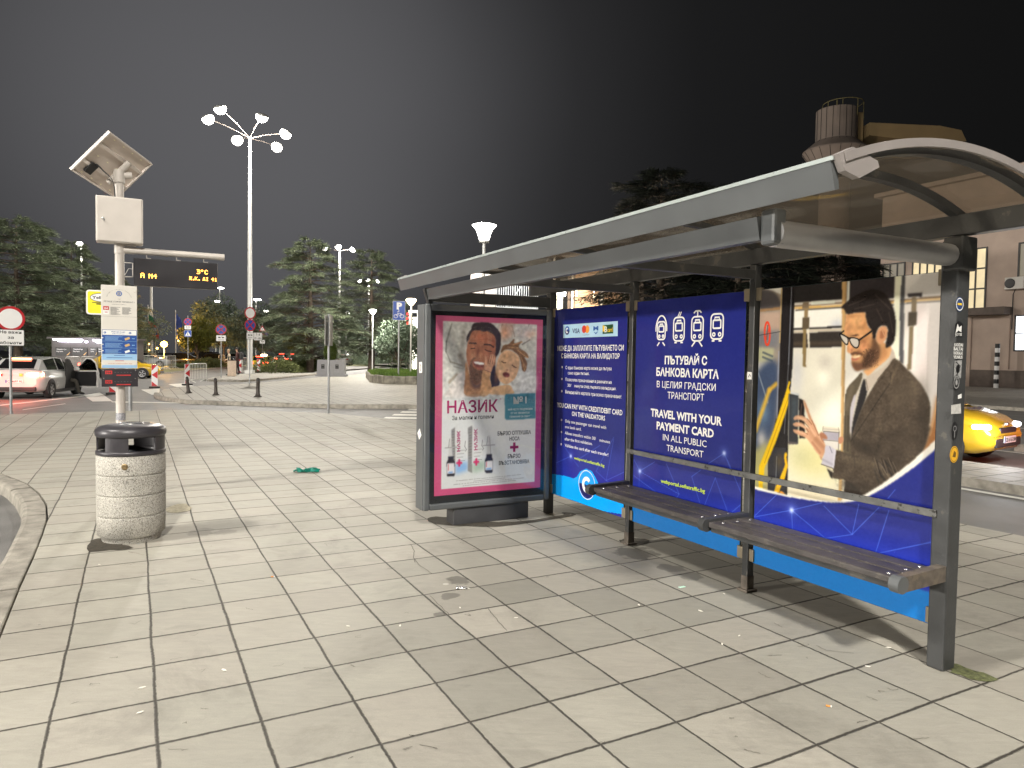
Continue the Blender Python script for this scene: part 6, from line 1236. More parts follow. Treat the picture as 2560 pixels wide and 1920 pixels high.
street('distant lamp just right of the tall mast', 340 + 1275 / 4.254, 720 + 138 / 4.254, 110, 9, .6); street('distant lamp low between mast and cedar', 340 + 1365 / 4.254, 720 + 262 / 4.254, 110, 7, .5)
street('lamp glinting through the middle of the cedar', *Z3(592, 720), 100, 6, .45)
# goblet lamp close behind the advertising case
gl_ = at(1209, 700, 16.3); t = thing('goblet_lamp', 'white glowing goblet shaped lamp on a slim post behind the shelter roof', 'street lamp', (gl_.x, gl_.y, 0))
zg = at(1209, 603, 16.3).z; MB().tube([(0, 0, 0), (0, 0, .5), (0, 0, zg)], [.06, .045, .038], 14).build('pole', m_mast, t)
m_gob = mat('goblet_glass', (1, 1, 1), .4, var=0, emit=(1, .96, .90), estr=3.2)
MB().lathe([(.10, 0), (.125, .06), (.155, .17), (.20, .27), (.27, .345), (.285, .365), (.20, .39), (0, .40)], 28, (0, 0, zg)).build('lamp_shade', m_gob, t); MB().lathe([(.115, -.03), (.115, .0), (.10, .02)], 20, (0, 0, zg)).build('collar', m_mast, t)
lamp('goblet_light', (gl_.x, gl_.y, zg + .62), 330, (1, .93, .8), .2)
def lantern(label, x, y, Y, sz, warm=False):
    p = at(x, y, Y); t = thing('park_lantern', label, 'street lamp', (p.x, p.y, 0), 0, 'park lanterns'); MB().tube([(0, 0, 0), (0, 0, p.z)], .05, 10).build('pole', m_mast, t)
    MB().lathe([(.12, 0), (sz * .55, .10), (sz, sz * .9), (sz * .7, sz * 1.15), (0, sz * 1.2)], 16, (0, 0, p.z - sz * .4)).build('lamp_shade', m_warm if warm else m_lampw, t); return p
p = lantern('white lantern shining in front of the cedar trunks', 932, 781, 56, .30); lamp('lantern_light', p + Vector((0, -1.2, .5)), 1500, (1, .95, .86), .2)
p = lantern('warm yellow lantern beside the white columns left of the advertising case', 1028, 757, 44, .34, True); lamp('lantern_light', p + Vector((0, -.8, .3)), 260, (1, .85, .6), .2)
lantern('low lantern left of the bicycle parking sign', 680 + 960 / 3.19, 560 + 905 / 3.19, 70, .22); lantern('tiny lantern above the low one by the parking sign', 680 + 960 / 3.19, 560 + 828 / 3.19, 85, .2)
# orange lamp
p = at(410, 861, 75); t = thing('orange_lamp', 'glaring orange sodium lamp low behind the flag poles', 'street lamp', (p.x, p.y, 0)); MB().tube([(0, 0, 0), (0, 0, p.z)], .06, 10).build('pole', m_mast, t)
m_org = mat('sodium_lens', (1, .6, .1), .4, var=0, emit=(1, .52, .08), estr=16.0); MB().lathe([(0, -.34), (.26, -.2), (.36, 0), (.26, .22), (0, .36)], 18, (0, 0, p.z)).build('lens', m_org, t); lamp('orange_light', p + Vector((.3, -.9, .3)), 1700, (1, .5, .1), .3)
for k, (x, y, Y) in enumerate(((366, 851, 130), (372, 876, 130), (447, 852, 120), (372, 860, 140), (393, 871, 120), (470, 802, 125))):
    p = at(x, y, Y); t = thing('distant_lamp', ('small amber lamp left of the Bulgarian flag', 'lowest small amber lamp near the flag poles', 'small amber lamp right of the blue flag', 'second small amber lamp left of the Bulgarian flag', 'small amber lamp under the exit sign', 'small lamp over the no stopping sign')[k], 'street lamp', (p.x, p.y, 0), 0, 'amber lamps in the distance')
    MB().tube([(0, 0, 0), (0, 0, p.z)], .06, 6).build('pole', m_bol, t); MB().lathe([(0, -.2), (.22, 0), (0, .2)], 10, (0, 0, p.z)).build('lens', m_org if k < 5 else m_warm, t)
# flags, exit sign, plain tall pole
def flag(label, x, Y, y0, y1, bands, w, yt, yb):
    a = at(x, y0, Y); t = thing('flag_pole', label, 'flag pole', (a.x, a.y, 0)); MB().tube([(0, 0, 0), (0, 0, a.z)], [.07, .04], 10).build('pole', m_mast, t)
    z1, z0 = at(x, yt, Y).z, at(x, yb, Y).z; mb = MB(); N_, K_ = 10, 24; vs = []
    for i in range(K_ + 1):
        z = z1 + (z0 - z1) * i / K_; ww = w * (.35 + .65 * (i / K_) ** .8)
        for j in range(N_ + 1): u = j / N_; vs.append((.06 + ww * u, .16 * math.sin(u * 9 + i * .3) * u, z - .5 * u * w * (1 - i / K_ * .2)))
    for i in range(K_):
        for j in range(N_): mb.add([vs[i * (N_ + 1) + j], vs[(i + 1) * (N_ + 1) + j], vs[(i + 1) * (N_ + 1) + j + 1], vs[i * (N_ + 1) + j + 1]], [(0, 1, 2, 3)], min(len(bands) - 1, int(i / K_ * len(bands))), True)
    mb.build('flag', bands, t)
flag('pole with the white, green and red Bulgarian flag hanging limp', 370, 88, 762, 880, [mat('flag_white', (.6, .6, .6), .8), mat('flag_green', (.01, .14, .07), .8), mat('flag_red', (.5, .03, .03), .8), MATS['flag_red']], 1.3, 766, 838)
flag('pole with a dark blue European flag hanging limp', 439, 88, 775, 890, [mat('flag_blue', (.02, .05, .26), .8)], 1.5, 782, 848)
a = at(378, 700, 92); t = thing('tall_pole', 'plain tall grey pole rising behind the amber display', 'pole', (a.x, a.y, 0)); MB().tube([(0, 0, 0), (0, 0, 12.5)], [.20, .14], 12).build('pole', m_mast, t)
a = at(377, 828, 86); t = thing('exit_sign', 'blue exit sign with a white arrow behind the Bulgarian flag', 'direction sign', (a.x, a.y, 0), R(16)); mb = MB(); mb.tube([(-.5, .1, 0), (-.5, .1, a.z + .4)], .06, 8); mb.tube([(.5, .1, 0), (.5, .1, a.z + .4)], .06, 8); mb.build('pole', m_gal, t)
mb = MB(); M = plate(mb, 0, a.z, 1.5, .92, 2); letter(mb, 'ИЗХОД', (-.22, a.z + .07), (.66, a.z + .07), .26, 0, .03, .003, M); letter(mb, 'EXIT', (-.1, a.z - .33), (.62, a.z - .33), .26, 0, .03, .003, M); stroke(mb, [(-.5, a.z - .32), (-.5, a.z + .3)], .07, 0, .003, False, M); stroke(mb, [(-.66, a.z + .12), (-.5, a.z + .34), (-.34, a.z + .12)], .07, 0, .003, False, M); mb.build('sign_face', SM, t)

# ------------------------------------------------------------------ planter block with clipped conifer, hedges, grass bed, cedars
def leaves(C, D, L, Wd, tilt):
    """kite-shaped leaf faces: centres C, directions D, lengths L, widths Wd"""
    n = len(C); up = RNG.normal(0, tilt, (n, 3)); up[:, 2] += 1; S = np.cross(D, up); S /= np.linalg.norm(S, axis=1)[:, None] + 1e-9
    a = C; b = C + D * (L * .45)[:, None] + S * (Wd / 2)[:, None]; c = C + D * L[:, None]; d = C + D * (L * .45)[:, None] - S * (Wd / 2)[:, None]
    return np.stack([a, b, c, d], 1).reshape(-1, 3)
def leafmesh(name, V, m, parent):
    n = len(V) // 4; me = bpy.data.meshes.new(name); me.vertices.add(len(V)); me.vertices.foreach_set('co', V.astype(np.float32).ravel()); me.loops.add(len(V)); me.loops.foreach_set('vertex_index', np.arange(len(V), dtype=np.int32))
    me.polygons.add(n); me.polygons.foreach_set('loop_start', np.arange(0, len(V), 4, dtype=np.int32)); me.update(calc_edges=True); me.materials.append(m); o = bpy.data.objects.new(name, me); COL.objects.link(o); o.parent = parent; return o
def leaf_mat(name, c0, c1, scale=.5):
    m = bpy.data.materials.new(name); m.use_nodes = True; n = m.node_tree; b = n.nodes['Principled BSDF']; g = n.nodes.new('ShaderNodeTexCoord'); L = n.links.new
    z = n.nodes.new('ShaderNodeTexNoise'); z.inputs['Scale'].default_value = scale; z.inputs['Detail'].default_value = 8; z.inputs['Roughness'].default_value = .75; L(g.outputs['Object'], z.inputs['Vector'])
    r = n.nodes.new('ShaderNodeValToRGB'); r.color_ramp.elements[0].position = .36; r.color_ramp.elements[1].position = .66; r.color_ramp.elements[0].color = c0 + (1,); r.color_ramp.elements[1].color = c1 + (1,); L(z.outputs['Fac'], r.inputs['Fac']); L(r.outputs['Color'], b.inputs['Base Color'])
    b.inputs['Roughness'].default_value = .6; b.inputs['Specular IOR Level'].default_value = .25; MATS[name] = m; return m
m_ced = leaf_mat('cedar_needles', (.07, .095, .055), (.27, .31, .20), 3.5); m_yel_l = leaf_mat('yellow_green_leaves', (.06, .07, .012), (.20, .20, .04), .8); m_pine = leaf_mat('pine_needles', (.055, .08, .055), (.20, .25, .175), .7); m_jun = leaf_mat('juniper_leaves', (.03, .04, .014), (.15, .17, .06), 1.1); m_grs = leaf_mat('grass_blades', (.04, .08, .012), (.16, .26, .05), .8); m_bark = mat('bark', (.075, .055, .04), .9, var=.4, scale=8, bump=1.0, bscale=18); m_top = leaf_mat('topiary_leaves', (.03, .05, .012), (.12, .16, .03), 2.0)
m_ced_shade = leaf_mat('shaded_needles', (.006, .008, .005), (.022, .027, .018), .9)  # cedar needles near black: the shade behind the shelter is in the colour
def unit(v): return v / (np.linalg.norm(v, axis=1)[:, None] + 1e-9)
def cedar_geo(H, Rm, seed, nb=84, lean=0.0, low=.13, sp=1.0):
    g = np.random.default_rng(seed); C = []; D = []; limbs = MB()
    limbs.tube([(0, 0, 0), (.06, .03, H * .3), (.0, -.05, H * .65), (lean, 0, H * .97)], [H * .030, H * .022, H * .012, .03], 12)
    for i in range(nb):
        t = low + (1 - low) * (i + g.random() * .8) / nb; prof = (1 - t) ** .42 * (.66 + .42 * min(1, (t - low) * 5)); ln = Rm * prof * g.uniform(.62, 1.15) + .25; az = i * 2.399 + g.normal(0, .35); z0 = H * t; ca, sa = math.cos(az), math.sin(az)
        rise = g.uniform(.02, .22) + .35 * max(0, t - .7); droop = g.uniform(.16, .30); ns = 7; P = []
        for k in range(ns):
            u = k / (ns - 1); P.append(np.array([ca * ln * u + lean * t, sa * ln * u, z0 + ln * (rise * u - droop * u * u * u * .9) + g.normal(0, .03)]))
        limbs.tube(P, [max(.012, .045 * (1 - k / ns) * ln / 3) for k in range(ns)], 5, cap=False)
        nsp = int((40 + 46 * ln) * sp)
        u = g.uniform(.12, 1.0, nsp) ** .8; side = g.choice([-1, 1], nsp); tw = g.uniform(0, .42, nsp) * ln * (1.12 - u * .72)
        ix = np.clip((u * (ns - 1)).astype(int), 0, ns - 2); fr_ = u * (ns - 1) - ix; PA = np.array(P); base = PA[ix] * (1 - fr_)[:, None] + PA[ix + 1] * fr_[:, None]
        dr = unit(np.stack([ca * .75 - side * sa * .65, sa * .75 + side * ca * .65, np.zeros(nsp)], 1)); pos = base + dr * tw[:, None]; pos[:, 2] += g.normal(0, .035, nsp) - .10 * tw
        for q in range(3):
            dd = dr + g.normal(0, .30, (nsp, 3)) * np.array([1, 1, .6]); dd[:, 2] -= .12; C.append(pos + g.normal(0, .06, (nsp, 3))); D.append(unit(dd))
    C = np.concatenate(C); D = np.concatenate(D); n = len(C); return leaves(C, D, g.uniform(.30, .62, n), g.uniform(.025, .06, n), .28), limbs
def cedar(label, x, Y, ytop, Rm, seed, m=None, nb=84, lean=0, group='dark cedars', x2=None, name='cedar_tree', sp=1.0, low=.13, z0=0.0):
    a = at(x, ytop, Y); t = thing(name, label, 'tree', (a.x, a.y, z0), 0, group); V, lb_ = cedar_geo(a.z - z0, Rm, seed, nb, lean, low, sp); leafmesh('crown', V, m or m_ced, t); lb_.build('trunk', m_bark, t); return t
cedar('big layered cedar in the middle, with floodlights at its top', 776, 60, 600, 4.5, 1, nb=92, sp=1.05, low=.10)
cedar('second cedar with a forked top, right of the big layered one', 930, 64, 626, 3.7, 2, nb=78, sp=1.0, low=.16)
cedar('tall dark cedar at the left edge behind the white car', 40, 46, 548, 5.0, 3, nb=90, sp=1.0, low=.2)
cedar('dark cedar between the left edge and the bus stop pole', 178, 54, 612, 4.2, 4, nb=80, sp=1.0, low=.22)
cedar('smaller cedar partly hidden behind the timetable board', 285, 66, 700, 3.6, 5, nb=80)
cedar('dark cedar behind the shelter roof, left of two', 1655, 34, 430, 4.2, 6, m_ced_shade, nb=90, group='cedars behind the shelter', low=.2)
cedar('dark cedar behind the shelter roof, right of two', 1850, 30, 470, 3.8, 7, m_ced_shade, nb=90, group='cedars behind the shelter', low=.2)
cedar('low cedar behind the picture of the passenger', 2090, 33, 620, 3.2, 8, m_ced_shade, nb=80, group='cedars behind the shelter', low=.2)
def bushy(label, x, Y, ytop, Rm, zc, seed, m, n=9000, group='bushy trees', name='tree', squash=.8, leaf=(.16, .34), trunk_r=.14):
    a = at(x, ytop, Y); H = a.z; t = thing(name, label, 'tree', (a.x, a.y, 0), 0, group); g = np.random.default_rng(seed); nb = 26; ch = H - zc; C = []; D = []; lb_ = MB()
    lb_.tube([(0, 0, 0), (.1, 0, zc * .8), (0, .1, H * .8)], [trunk_r, trunk_r * .7, .04], 10)
    for k in range(nb):
        d = g.normal(0, 1, 3); d /= np.linalg.norm(d); rr = g.uniform(.35, .78); c = np.array([d[0] * Rm * rr, d[1] * Rm * rr, zc + ch * (.5 + .5 * d[2] * rr * 1.1)]); s = Rm * g.uniform(.24, .42); m_ = n // nb
        q = unit(g.normal(0, 1, (m_, 3))); C.append(c + q * s * (g.uniform(.3, 1, m_) ** .4)[:, None] * np.array([1, 1, squash])); dd = q + g.normal(0, .6, (m_, 3)); D.append(unit(dd)); lb_.tube([(0, 0, zc * .75 + ch * .1), tuple((np.array([0, 0, zc]) + c) / 2), tuple(c)], [.06, .04, .015], 5, cap=False)
    C = np.concatenate(C); D = np.concatenate(D); k = len(C); leafmesh('crown', leaves(C, D, g.uniform(*leaf, k), g.uniform(.06, .15, k), .8), m, t); lb_.build('trunk', m_bark, t); return t
bushy('blue green rounded pine left of the tall mast', 558, 80, 724, 4.1, 2.0, 11, m_pine, 14000, leaf=(.25, .5))
bushy('pine trailing to the right of the tall mast, lower than the cedar', 650, 84, 760, 3.2, 1.6, 12, m_pine, 9000, leaf=(.25, .5))
bushy('yellow green young tree lit by the orange lamp', 492, 74, 800, 2.3, 1.3, 13, m_yel_l, 9000)
bushy('yellowish tree right of the distant no parking sign', 757, 82, 826, 2.4, 1.0, 14, m_yel_l, 6000)
bushy('sparse green tree behind the bicycle parking sign', 1000, 56, 800, 2.4, .9, 15, m_pine, 6000)
bushy('dark tree behind the rental kiosk on the left', 330, 84, 770, 4.2, 1.5, 16, m_pine, 9000)
for k, (x, Y, yt, r_) in enumerate(((-60, 80, 690, 7), (120, 120, 760, 7), (690, 130, 790, 6), (590, 140, 815, 6), (880, 120, 800, 6), (1000, 110, 780, 5))): bushy(('far dark tree at the left picture edge', 'far dark tree behind the left cedars', 'far dark tree behind the rounded pine', 'far dark tree low behind the people', 'far dark tree behind the cedar trunks', 'far dark tree behind the parking sign')[k], x, Y, yt, r_, 1.0, 30 + k, m_pine, 6000, group='far dark trees', leaf=(.4, .8))
def mound(name, label, pts, Rr, h, m, n, cat='hedge', seed=0, group=None, leaf=(.12, .28)):
    g = np.random.default_rng(seed); P = [gnd(*p) for p in pts]; c0 = sum(P, Vector()) / len(P); t = thing(name, label, cat, (c0.x, c0.y, 0), 0, group); C = []; D = []
    segs = []
    for k in range(n):
        i = g.integers(0, len(P) - 1); u = g.random(); c = P[i].lerp(P[i + 1], u) - c0; q = g.normal(0, 1, 3); q /= np.linalg.norm(q); q[2] = abs(q[2]); s = g.uniform(.55, 1) ** .5; hh = h * (.7 + .3 * math.sin(c.x * 1.9 + c.y * .7) + .12 * math.sin(c.x * 5.1)); C.append([c.x + q[0] * Rr * s, c.y + q[1] * Rr * s, q[2] * hh * s]); D.append(q + g.normal(0, .5, 3) * .9 + np.array([0, 0, .1]))
    C = np.array(C); D = unit(np.array(D)); leafmesh('foliage', leaves(C, D, g.uniform(*leaf, n), g.uniform(.04, .10, n), .8), m, t)
    st_ = MB()
    for p in P: c = p - c0; st_.tube([(c.x, c.y, 0), (c.x + .1, c.y, h * .5)], .05, 6)
    st_.build('stems', m_bark, t); return t
mound('juniper_hedge', 'low spreading juniper hedge between the guide beacons and grey planter', [Z2(1480, 905), Z2(1600, 890), Z2(1750, 880), Z2(1900, 880)], 1.9, 1.35, m_jun, 15000, seed=21)
mound('juniper_hedge', 'darker juniper hedge right of the grey planter, under the cedar trunks', [Z3(620, 1125), Z3(720, 1118), Z3(850, 1112)], 2.6, 1.75, m_pine, 12000, seed=22)
mound('clipped_hedge', 'rounded green hedge behind the bicycle parking sign', [Z3(900, 1115), Z3(1000, 1108), Z3(1105, 1100)], 2.2, 2.3, m_jun, 12000, seed=23)
mound('low_hedge', 'low hedge behind the white hatchback at the left', [Z1(300, 1180), Z1(450, 1180), Z1(700, 1180)], 1.0, 1.5, m_jun, 7000, seed=24)
mound('low_hedge', 'dark low hedge beyond the white barriers by the parked cars', [Z2(480, 850), Z2(640, 846), Z2(860, 840)], 1.2, .9, m_jun, 8000, seed=25)
pl, pr_ = gnd(*Z3(350, 1222)), gnd(*Z3(600, 1212)); m_plan = mat('planter_concrete', srgb(142, 142, 146), .7, var=.08, scale=4, bump=.2)
a = math.atan2(pr_.y - pl.y, pr_.x - pl.x) * .35; L_ = 3.05; wpl = (at(*Z3(590, 1150), 48.5) - at(*Z3(362, 1150), 48.5)).length
c_ = at(*Z3(476, 1150), 49.6); t = thing('planter_block', 'pale grey concrete planter block with two dark square plaques', 'planter', (c_.x, c_.y, 0), R(6)); t.scale = (.57, .6, .58)
mb = MB(); mb.box((0, 0, .10), (3.7, 1.7, .20), bev=.03); mb.prism([(-1.68, .2), (1.68, .2), (1.62, 2.0), (-1.62, 2.0)], -.72, .72, 0, Matrix(((1, 0, 0, 0), (0, 0, 1, 0), (0, 1, 0, 0), (0, 0, 0, 1)))); mb.build('block', m_plan, t)
for x in (-.95, .75): mb = MB(); mb.box((x, -.735, 1.2), (.40, .02, .52), 0); mb.box((x, -.747, 1.33), (.30, .004, .05), 1); mb.box((x, -.747, 1.05), (.30, .004, .02), 1); mb.build('plaque', [m_blk, m_sback], t)
g_ = np.random.default_rng(5); q = unit(g_.normal(0, 1, (7000, 3))); s_ = (g_.uniform(.5, 1, 7000) ** .4)[:, None]; c2 = at(*Z3(465, 1030), 50.4)
t = thing('conifer_bush', 'clipped egg shaped conifer behind the grey planter', 'bush', (c2.x, c2.y, 0)); C = q * s_ * np.array([.42, .42, .72]) + np.array([0, 0, 1.72]); leafmesh('foliage', leaves(C, unit(q + g_.normal(0, .5, (7000, 3)) + np.array([0, 0, .5])), g_.uniform(.06, .14, 7000), g_.uniform(.02, .05, 7000), .6), m_top, t); MB().tube([(0, 0, 0), (0, 0, 1.2)], .09, 8).build('trunk', m_bark, t)
# raised grass bed with stone edge
bed = [gnd(*Z3(765, 1225)), gnd(*Z3(800, 1262)), gnd(*Z3(900, 1274)), gnd(*Z3(1160, 1280)), Vector((1.5, 38.5, 0)), Vector((1, 47, 0)), gnd(*Z3(1160, 1215)), gnd(*Z3(850, 1210))]
bed = [Vector((p.x, p.y, 0)) for p in bed]; t = thing('stone_bed_edge', 'low rough stone wall around the raised grass bed', 'low wall', (0, 0, 0)); m_stone = mat('rough_stone', (.20, .185, .15), .85, var=.5, scale=3.5, bump=1.0, bscale=9)
mb = MB(); n_b = len(bed)
for i in range(n_b):
    p, q2 = bed[i], bed[(i + 1) % n_b]; d = q2 - p; n_s = max(1, int(d.length / .55))
    for k in range(n_s): c = p + d * ((k + .5) / n_s); mb.box((c.x, c.y, .2 + random.uniform(-.03, .03)), (d.length / n_s * 1.0, .3, .42 + random.uniform(-.05, .05)), 0, rz=math.atan2(d.y, d.x), bev=.04)
mb.build('stones', m_stone, t)
g_ = np.random.default_rng(9); bx0 = np.array([[p.x, p.y] for p in bed]); C = []
while len(C) < 16000:
    x, y = g_.uniform(bx0[:, 0].min(), bx0[:, 0].max()), g_.uniform(bx0[:, 1].min(), bx0[:, 1].max()); ins = False; j = n_b - 1
    for i in range(n_b):
        if (bx0[i, 1] > y) != (bx0[j, 1] > y) and x < (bx0[j, 0] - bx0[i, 0]) * (y - bx0[i, 1]) / (bx0[j, 1] - bx0[i, 1]) + bx0[i, 0]: ins = not ins
        j = i
    if ins: C.append([x, y, .34])
C = np.array(C); D = g_.normal(0, .35, (len(C), 3)); D[:, 2] = 1; o = leafmesh('grass', leaves(C, unit(D), g_.uniform(.10, .34, len(C)), g_.uniform(.03, .06, len(C)), .8), m_grs, None); tag(o, 'bright green grass filling the raised stone bed', 'grass', kind='stuff')
sheet('bed_soil', [(p.x, p.y) for p in bed], .36, m_verge)
# ------------------------------------------------------------------ cars (local axes: x forward, y left, z up)
m_glass = mat('car_glass', (.012, .013, .015), .06, var=0, spec=.8); m_tyre = mat('tyre_rubber', (.02, .02, .02), .8, var=.1); m_rim = mat('alloy_rim', (.45, .45, .46), .3, metal=.8, var=.08); m_trim = mat('black_trim', (.022, .022, .024), .5, var=.1)
m_tail = mat('tail_lamp_lit', (.6, .02, .01), .25, var=0, emit=(1, .06, .03), estr=9.0); m_tailb = mat('brake_lamp_lit', (.8, .05, .02), .25, var=0, emit=(1, .20, .10), estr=16.0); m_tailo = mat('tail_lamp_off', (.30, .015, .012), .2, var=0); m_head = mat('head_lamp_lit', (1, 1, 1), .2, var=0, emit=(.92, .95, 1), estr=6.0); m_heado = mat('head_lamp_off', (.5, .5, .52), .12, var=0)
def paint(name, c): return mat(name, c, .22, var=.03, scale=2, coat=.6)
m_cwhite, m_ctaxi, m_cblack, m_csilver = paint('car_white', (.60, .60, .59)), paint('taxi_yellow', (.60, .38, .02)), paint('car_black', (.014, .014, .016)), paint('car_silver', (.34, .35, .37))
def car(label, loc, head, body, kind='hatch', tail=None, front=None, plate_=None, skip=(), group=None, name='parked_car', sign=None):
    L, Wd, H = {'hatch': (4.05, 1.74, 1.46), 'saloon': (4.5, 1.80, 1.47), 'suv': (4.6, 1.86, 1.72)}[kind]; hl = L / 2
    t = thing(name, label, 'car', (loc[0], loc[1], loc[2]), head, group); k = H / 1.46; w = Wd / 2
    if kind == 'saloon': st = [(-hl, .72, .40, .78), (-hl + .06, .86, .30, .98), (-hl + .35, .95, .22, 1.02), (-.9, 1, .18, .98), (.2, 1, .18, .95), (1.1, 1, .18, .94), (1.5, .98, .20, .90), (hl - .25, .90, .22, .78), (hl - .05, .80, .28, .64), (hl, .70, .36, .56)]
    else: st = [(-hl, .76, .42, .84), (-hl + .05, .90, .30, 1.0), (-hl + .3, .97, .24, 1.02), (-.9, 1, .18, .99), (.2, 1, .18, .95), (1.0, 1, .18, .94), (1.4, .98, .20, .92), (hl - .25, .91, .22, .80), (hl - .05, .81, .28, .66), (hl, .70, .36, .58)]
    mb = MB(); vs = []; NP = 15
    for (x, ws, zb, zd) in st:
        zd *= k; W_ = w * ws; half = [(0, zb), (W_ * .80, zb), (W_ * .95, zb + .08), (W_ * .995, .45 * k + zb * .2), (W_, .66 * k if zd > .8 else zd * .85), (W_ * .955, zd - .05), (W_ * .84, zd), (0, zd + .025)]
        ring = half + [(-y, z) for y, z in half[-2:0:-1]]; vs += [(x, y, z) for y, z in ring]
    NP = len(vs) // len(st); fs = []
    for i in range(len(st) - 1):
        for j in range(NP): j2 = (j + 1) % NP; fs.append((i * NP + j, i * NP + j2, (i + 1) * NP + j2, (i + 1) * NP + j))
    mb.add(vs, fs, 0, True); mb.add(vs[:NP], [tuple(range(NP))[::-1]]); mb.add(vs[-NP:], [tuple(range(NP))])
    # greenhouse
    if kind == 'saloon': gh = [(-1.75, .80, .74, 1.00, 1.03), (-1.10, .86, .70, .99, 1.40), (-.40, .88, .70, .97, 1.46), (.25, .88, .69, .96, 1.42), (1.20, .84, .80, .93, .96)]
    else: gh = [(-hl + .10, .86, .80, 1.0, 1.04), (-hl + .62, .87, .70, .99, 1.385), (-.40, .88, .70, .97, 1.46), (.30, .88, .69, .96, 1.43), (1.22, .84, .80, .93, .96)]
    gv = []
    for (x, wb, wr, zb, zr) in gh: gv.append([(x, w * wb, zb * k), (x, w * wr, zr * k - .03), (x, w * wr * .85, zr * k), (x, -w * wr * .85, zr * k), (x, -w * wr, zr * k - .03), (x, -w * wb, zb * k)])
    gl = {'side': [MB(), MB()], 'wind': MB(), 'rear': MB()}
    for i in range(4):
        a, b = gv[i], gv[i + 1]
        for j in range(5):
            q = [a[j], b[j], b[j + 1], a[j + 1]]
            if j in (0, 4): mb.add(q, [(0, 1, 2, 3)], 0, False)
            else: mb.add(q, [(0, 1, 2, 3)], 0, True)
        C_ = lambda q, s: [Vector(p).lerp(sum((Vector(r) for r in q), Vector()) / 4, s) for p in q]
        for sd, j in ((0, 0), (1, 4)) if i else ():
            q = [a[j], b[j], b[j + 1], a[j + 1]]; nrm = Vector((0, 1 if sd == 0 else -1, .35)).normalized() * .008
            gl['side'][sd].add([p + nrm for p in C_(q, .10 if i in (1, 2) else .16)], [(0, 1, 2, 3)] if sd else [(3, 2, 1, 0)])
    for nm, i in (('rear', 0), ('wind', 3)):
        q = [gv[i][2], gv[i + 1][2], gv[i + 1][3], gv[i][3]]; nrm = Vector((-1 if nm == 'rear' else 1, 0, .7)).normalized() * .008; q = [Vector(p).lerp(sum((Vector(r) for r in q), Vector()) / 4, .07) + nrm for p in q]; gl[nm].add(q, [(0, 1, 2, 3)])
    # sills, wheel arches
    for s in (-1, 1): mb.box((-.05, s * w * .965, .24), (2.2, .04, .12), 1)
    xw = (-1.27, 1.29); rw = .315 * (1.12 if kind == 'suv' else 1)
    for x in xw:
        for s in (-1, 1): mb.prism([(x + rw * 1.18 * math.cos(R(a)), rw + rw * 1.18 * math.sin(R(a))) for a in range(-20, 201, 11)], w * .90, w * 1.004, 1, Matrix(((1, 0, 0, 0), (0, 0, s, 0), (0, 1, 0, 0), (0, 0, 0, 1))))
    mb.build('body', [body, m_trim], t)
    gl['wind'].build('windscreen', m_glass, t); gl['rear'].build('rear_window', m_glass, t)
    for s_ in gl['side']: s_.build('side_windows', m_glass, t)
    for x in xw:
        for s in (-1, 1):
            Mw = Matrix.Translation((x, s * w * .90, rw)) @ Matrix.Rotation(R(-90 * s), 4, 'X')
            wh = MB().lathe([(rw * .62, -.10), (rw * .93, -.10), (rw, -.07), (rw, .07), (rw * .94, .105), (rw * .68, .11), (rw * .64, .08)], 26, M=Mw).build('wheel', m_tyre, t)
            rm = MB(); rm.lathe([(rw * .66, .09), (rw * .60, .10), (rw * .57, .06), (rw * .2, .05), (rw * .16, .09), (0, .09)], 24, M=Mw, mi=0)
            for q in range(5): a = R(72 * q); rm.box((rw * .36 * math.cos(a), rw * .36 * math.sin(a), .085), (rw * .5, rw * .16, .03), 0, M=Mw, rot=Matrix.Rotation(a, 4, 'Z'))
            rm.build('rim', m_rim, wh)
    for s in (-1, 1):
        # tail lamps wrap the corner; head lamps sweep back
        tl = MB(); zt = .86 * k; tl.prism([(-.17, -.06), (.17, -.08), (.17, .05), (-.05, .07), (-.19, .03)], 0, .04, 0, Matrix.Translation((-hl + .005 if kind != 'saloon' else -hl, s * w * .66, zt)) @ Matrix(((0, 0, -1, 0), (s, 0, 0, 0), (0, 1, 0, 0), (0, 0, 0, 1))))
        tl.box((-hl + .16, s * w * .93, zt), (.26, .05, .11), 0, rz=s * R(-14), bev=.02); tl.build('tail_light', tail or m_tailo, t)
        hd = MB(); hd.box((hl - .20, s * w * .74, .67 * k), (.28, .24, .085), 0, rz=s * R(-32), bev=.035); hd.build('headlight', front or m_heado, t)
        mi_ = MB(); mi_.box((.86, s * (w + .09), .99 * k), (.10, .20, .13), 0, bev=.035); mi_.box((.90, s * (w - .01), .95 * k), (.06, .10, .04), 1); mi_.build('mirror', [body, m_trim], t)
    fb_ = MB(); fb_.box((hl - .012, 0, .40 * k), (.05, w * 1.24, .15), 0, bev=.02); fb_.box((hl - .02, 0, .60), (.05, w * .8, .10), 0, bev=.02); fb_.build('grille', m_trim, t)
    rb = MB(); rb.box((-hl + .03, 0, .36), (.10, w * 1.5, .14), 0, bev=.03); rb.build('rear_bumper', m_trim, t)
    if kind != 'saloon' and tail: MB().box((-hl + .55, 0, 1.39 * k), (.06, .62, .035), bev=.01).build('brake_light', tail, t)
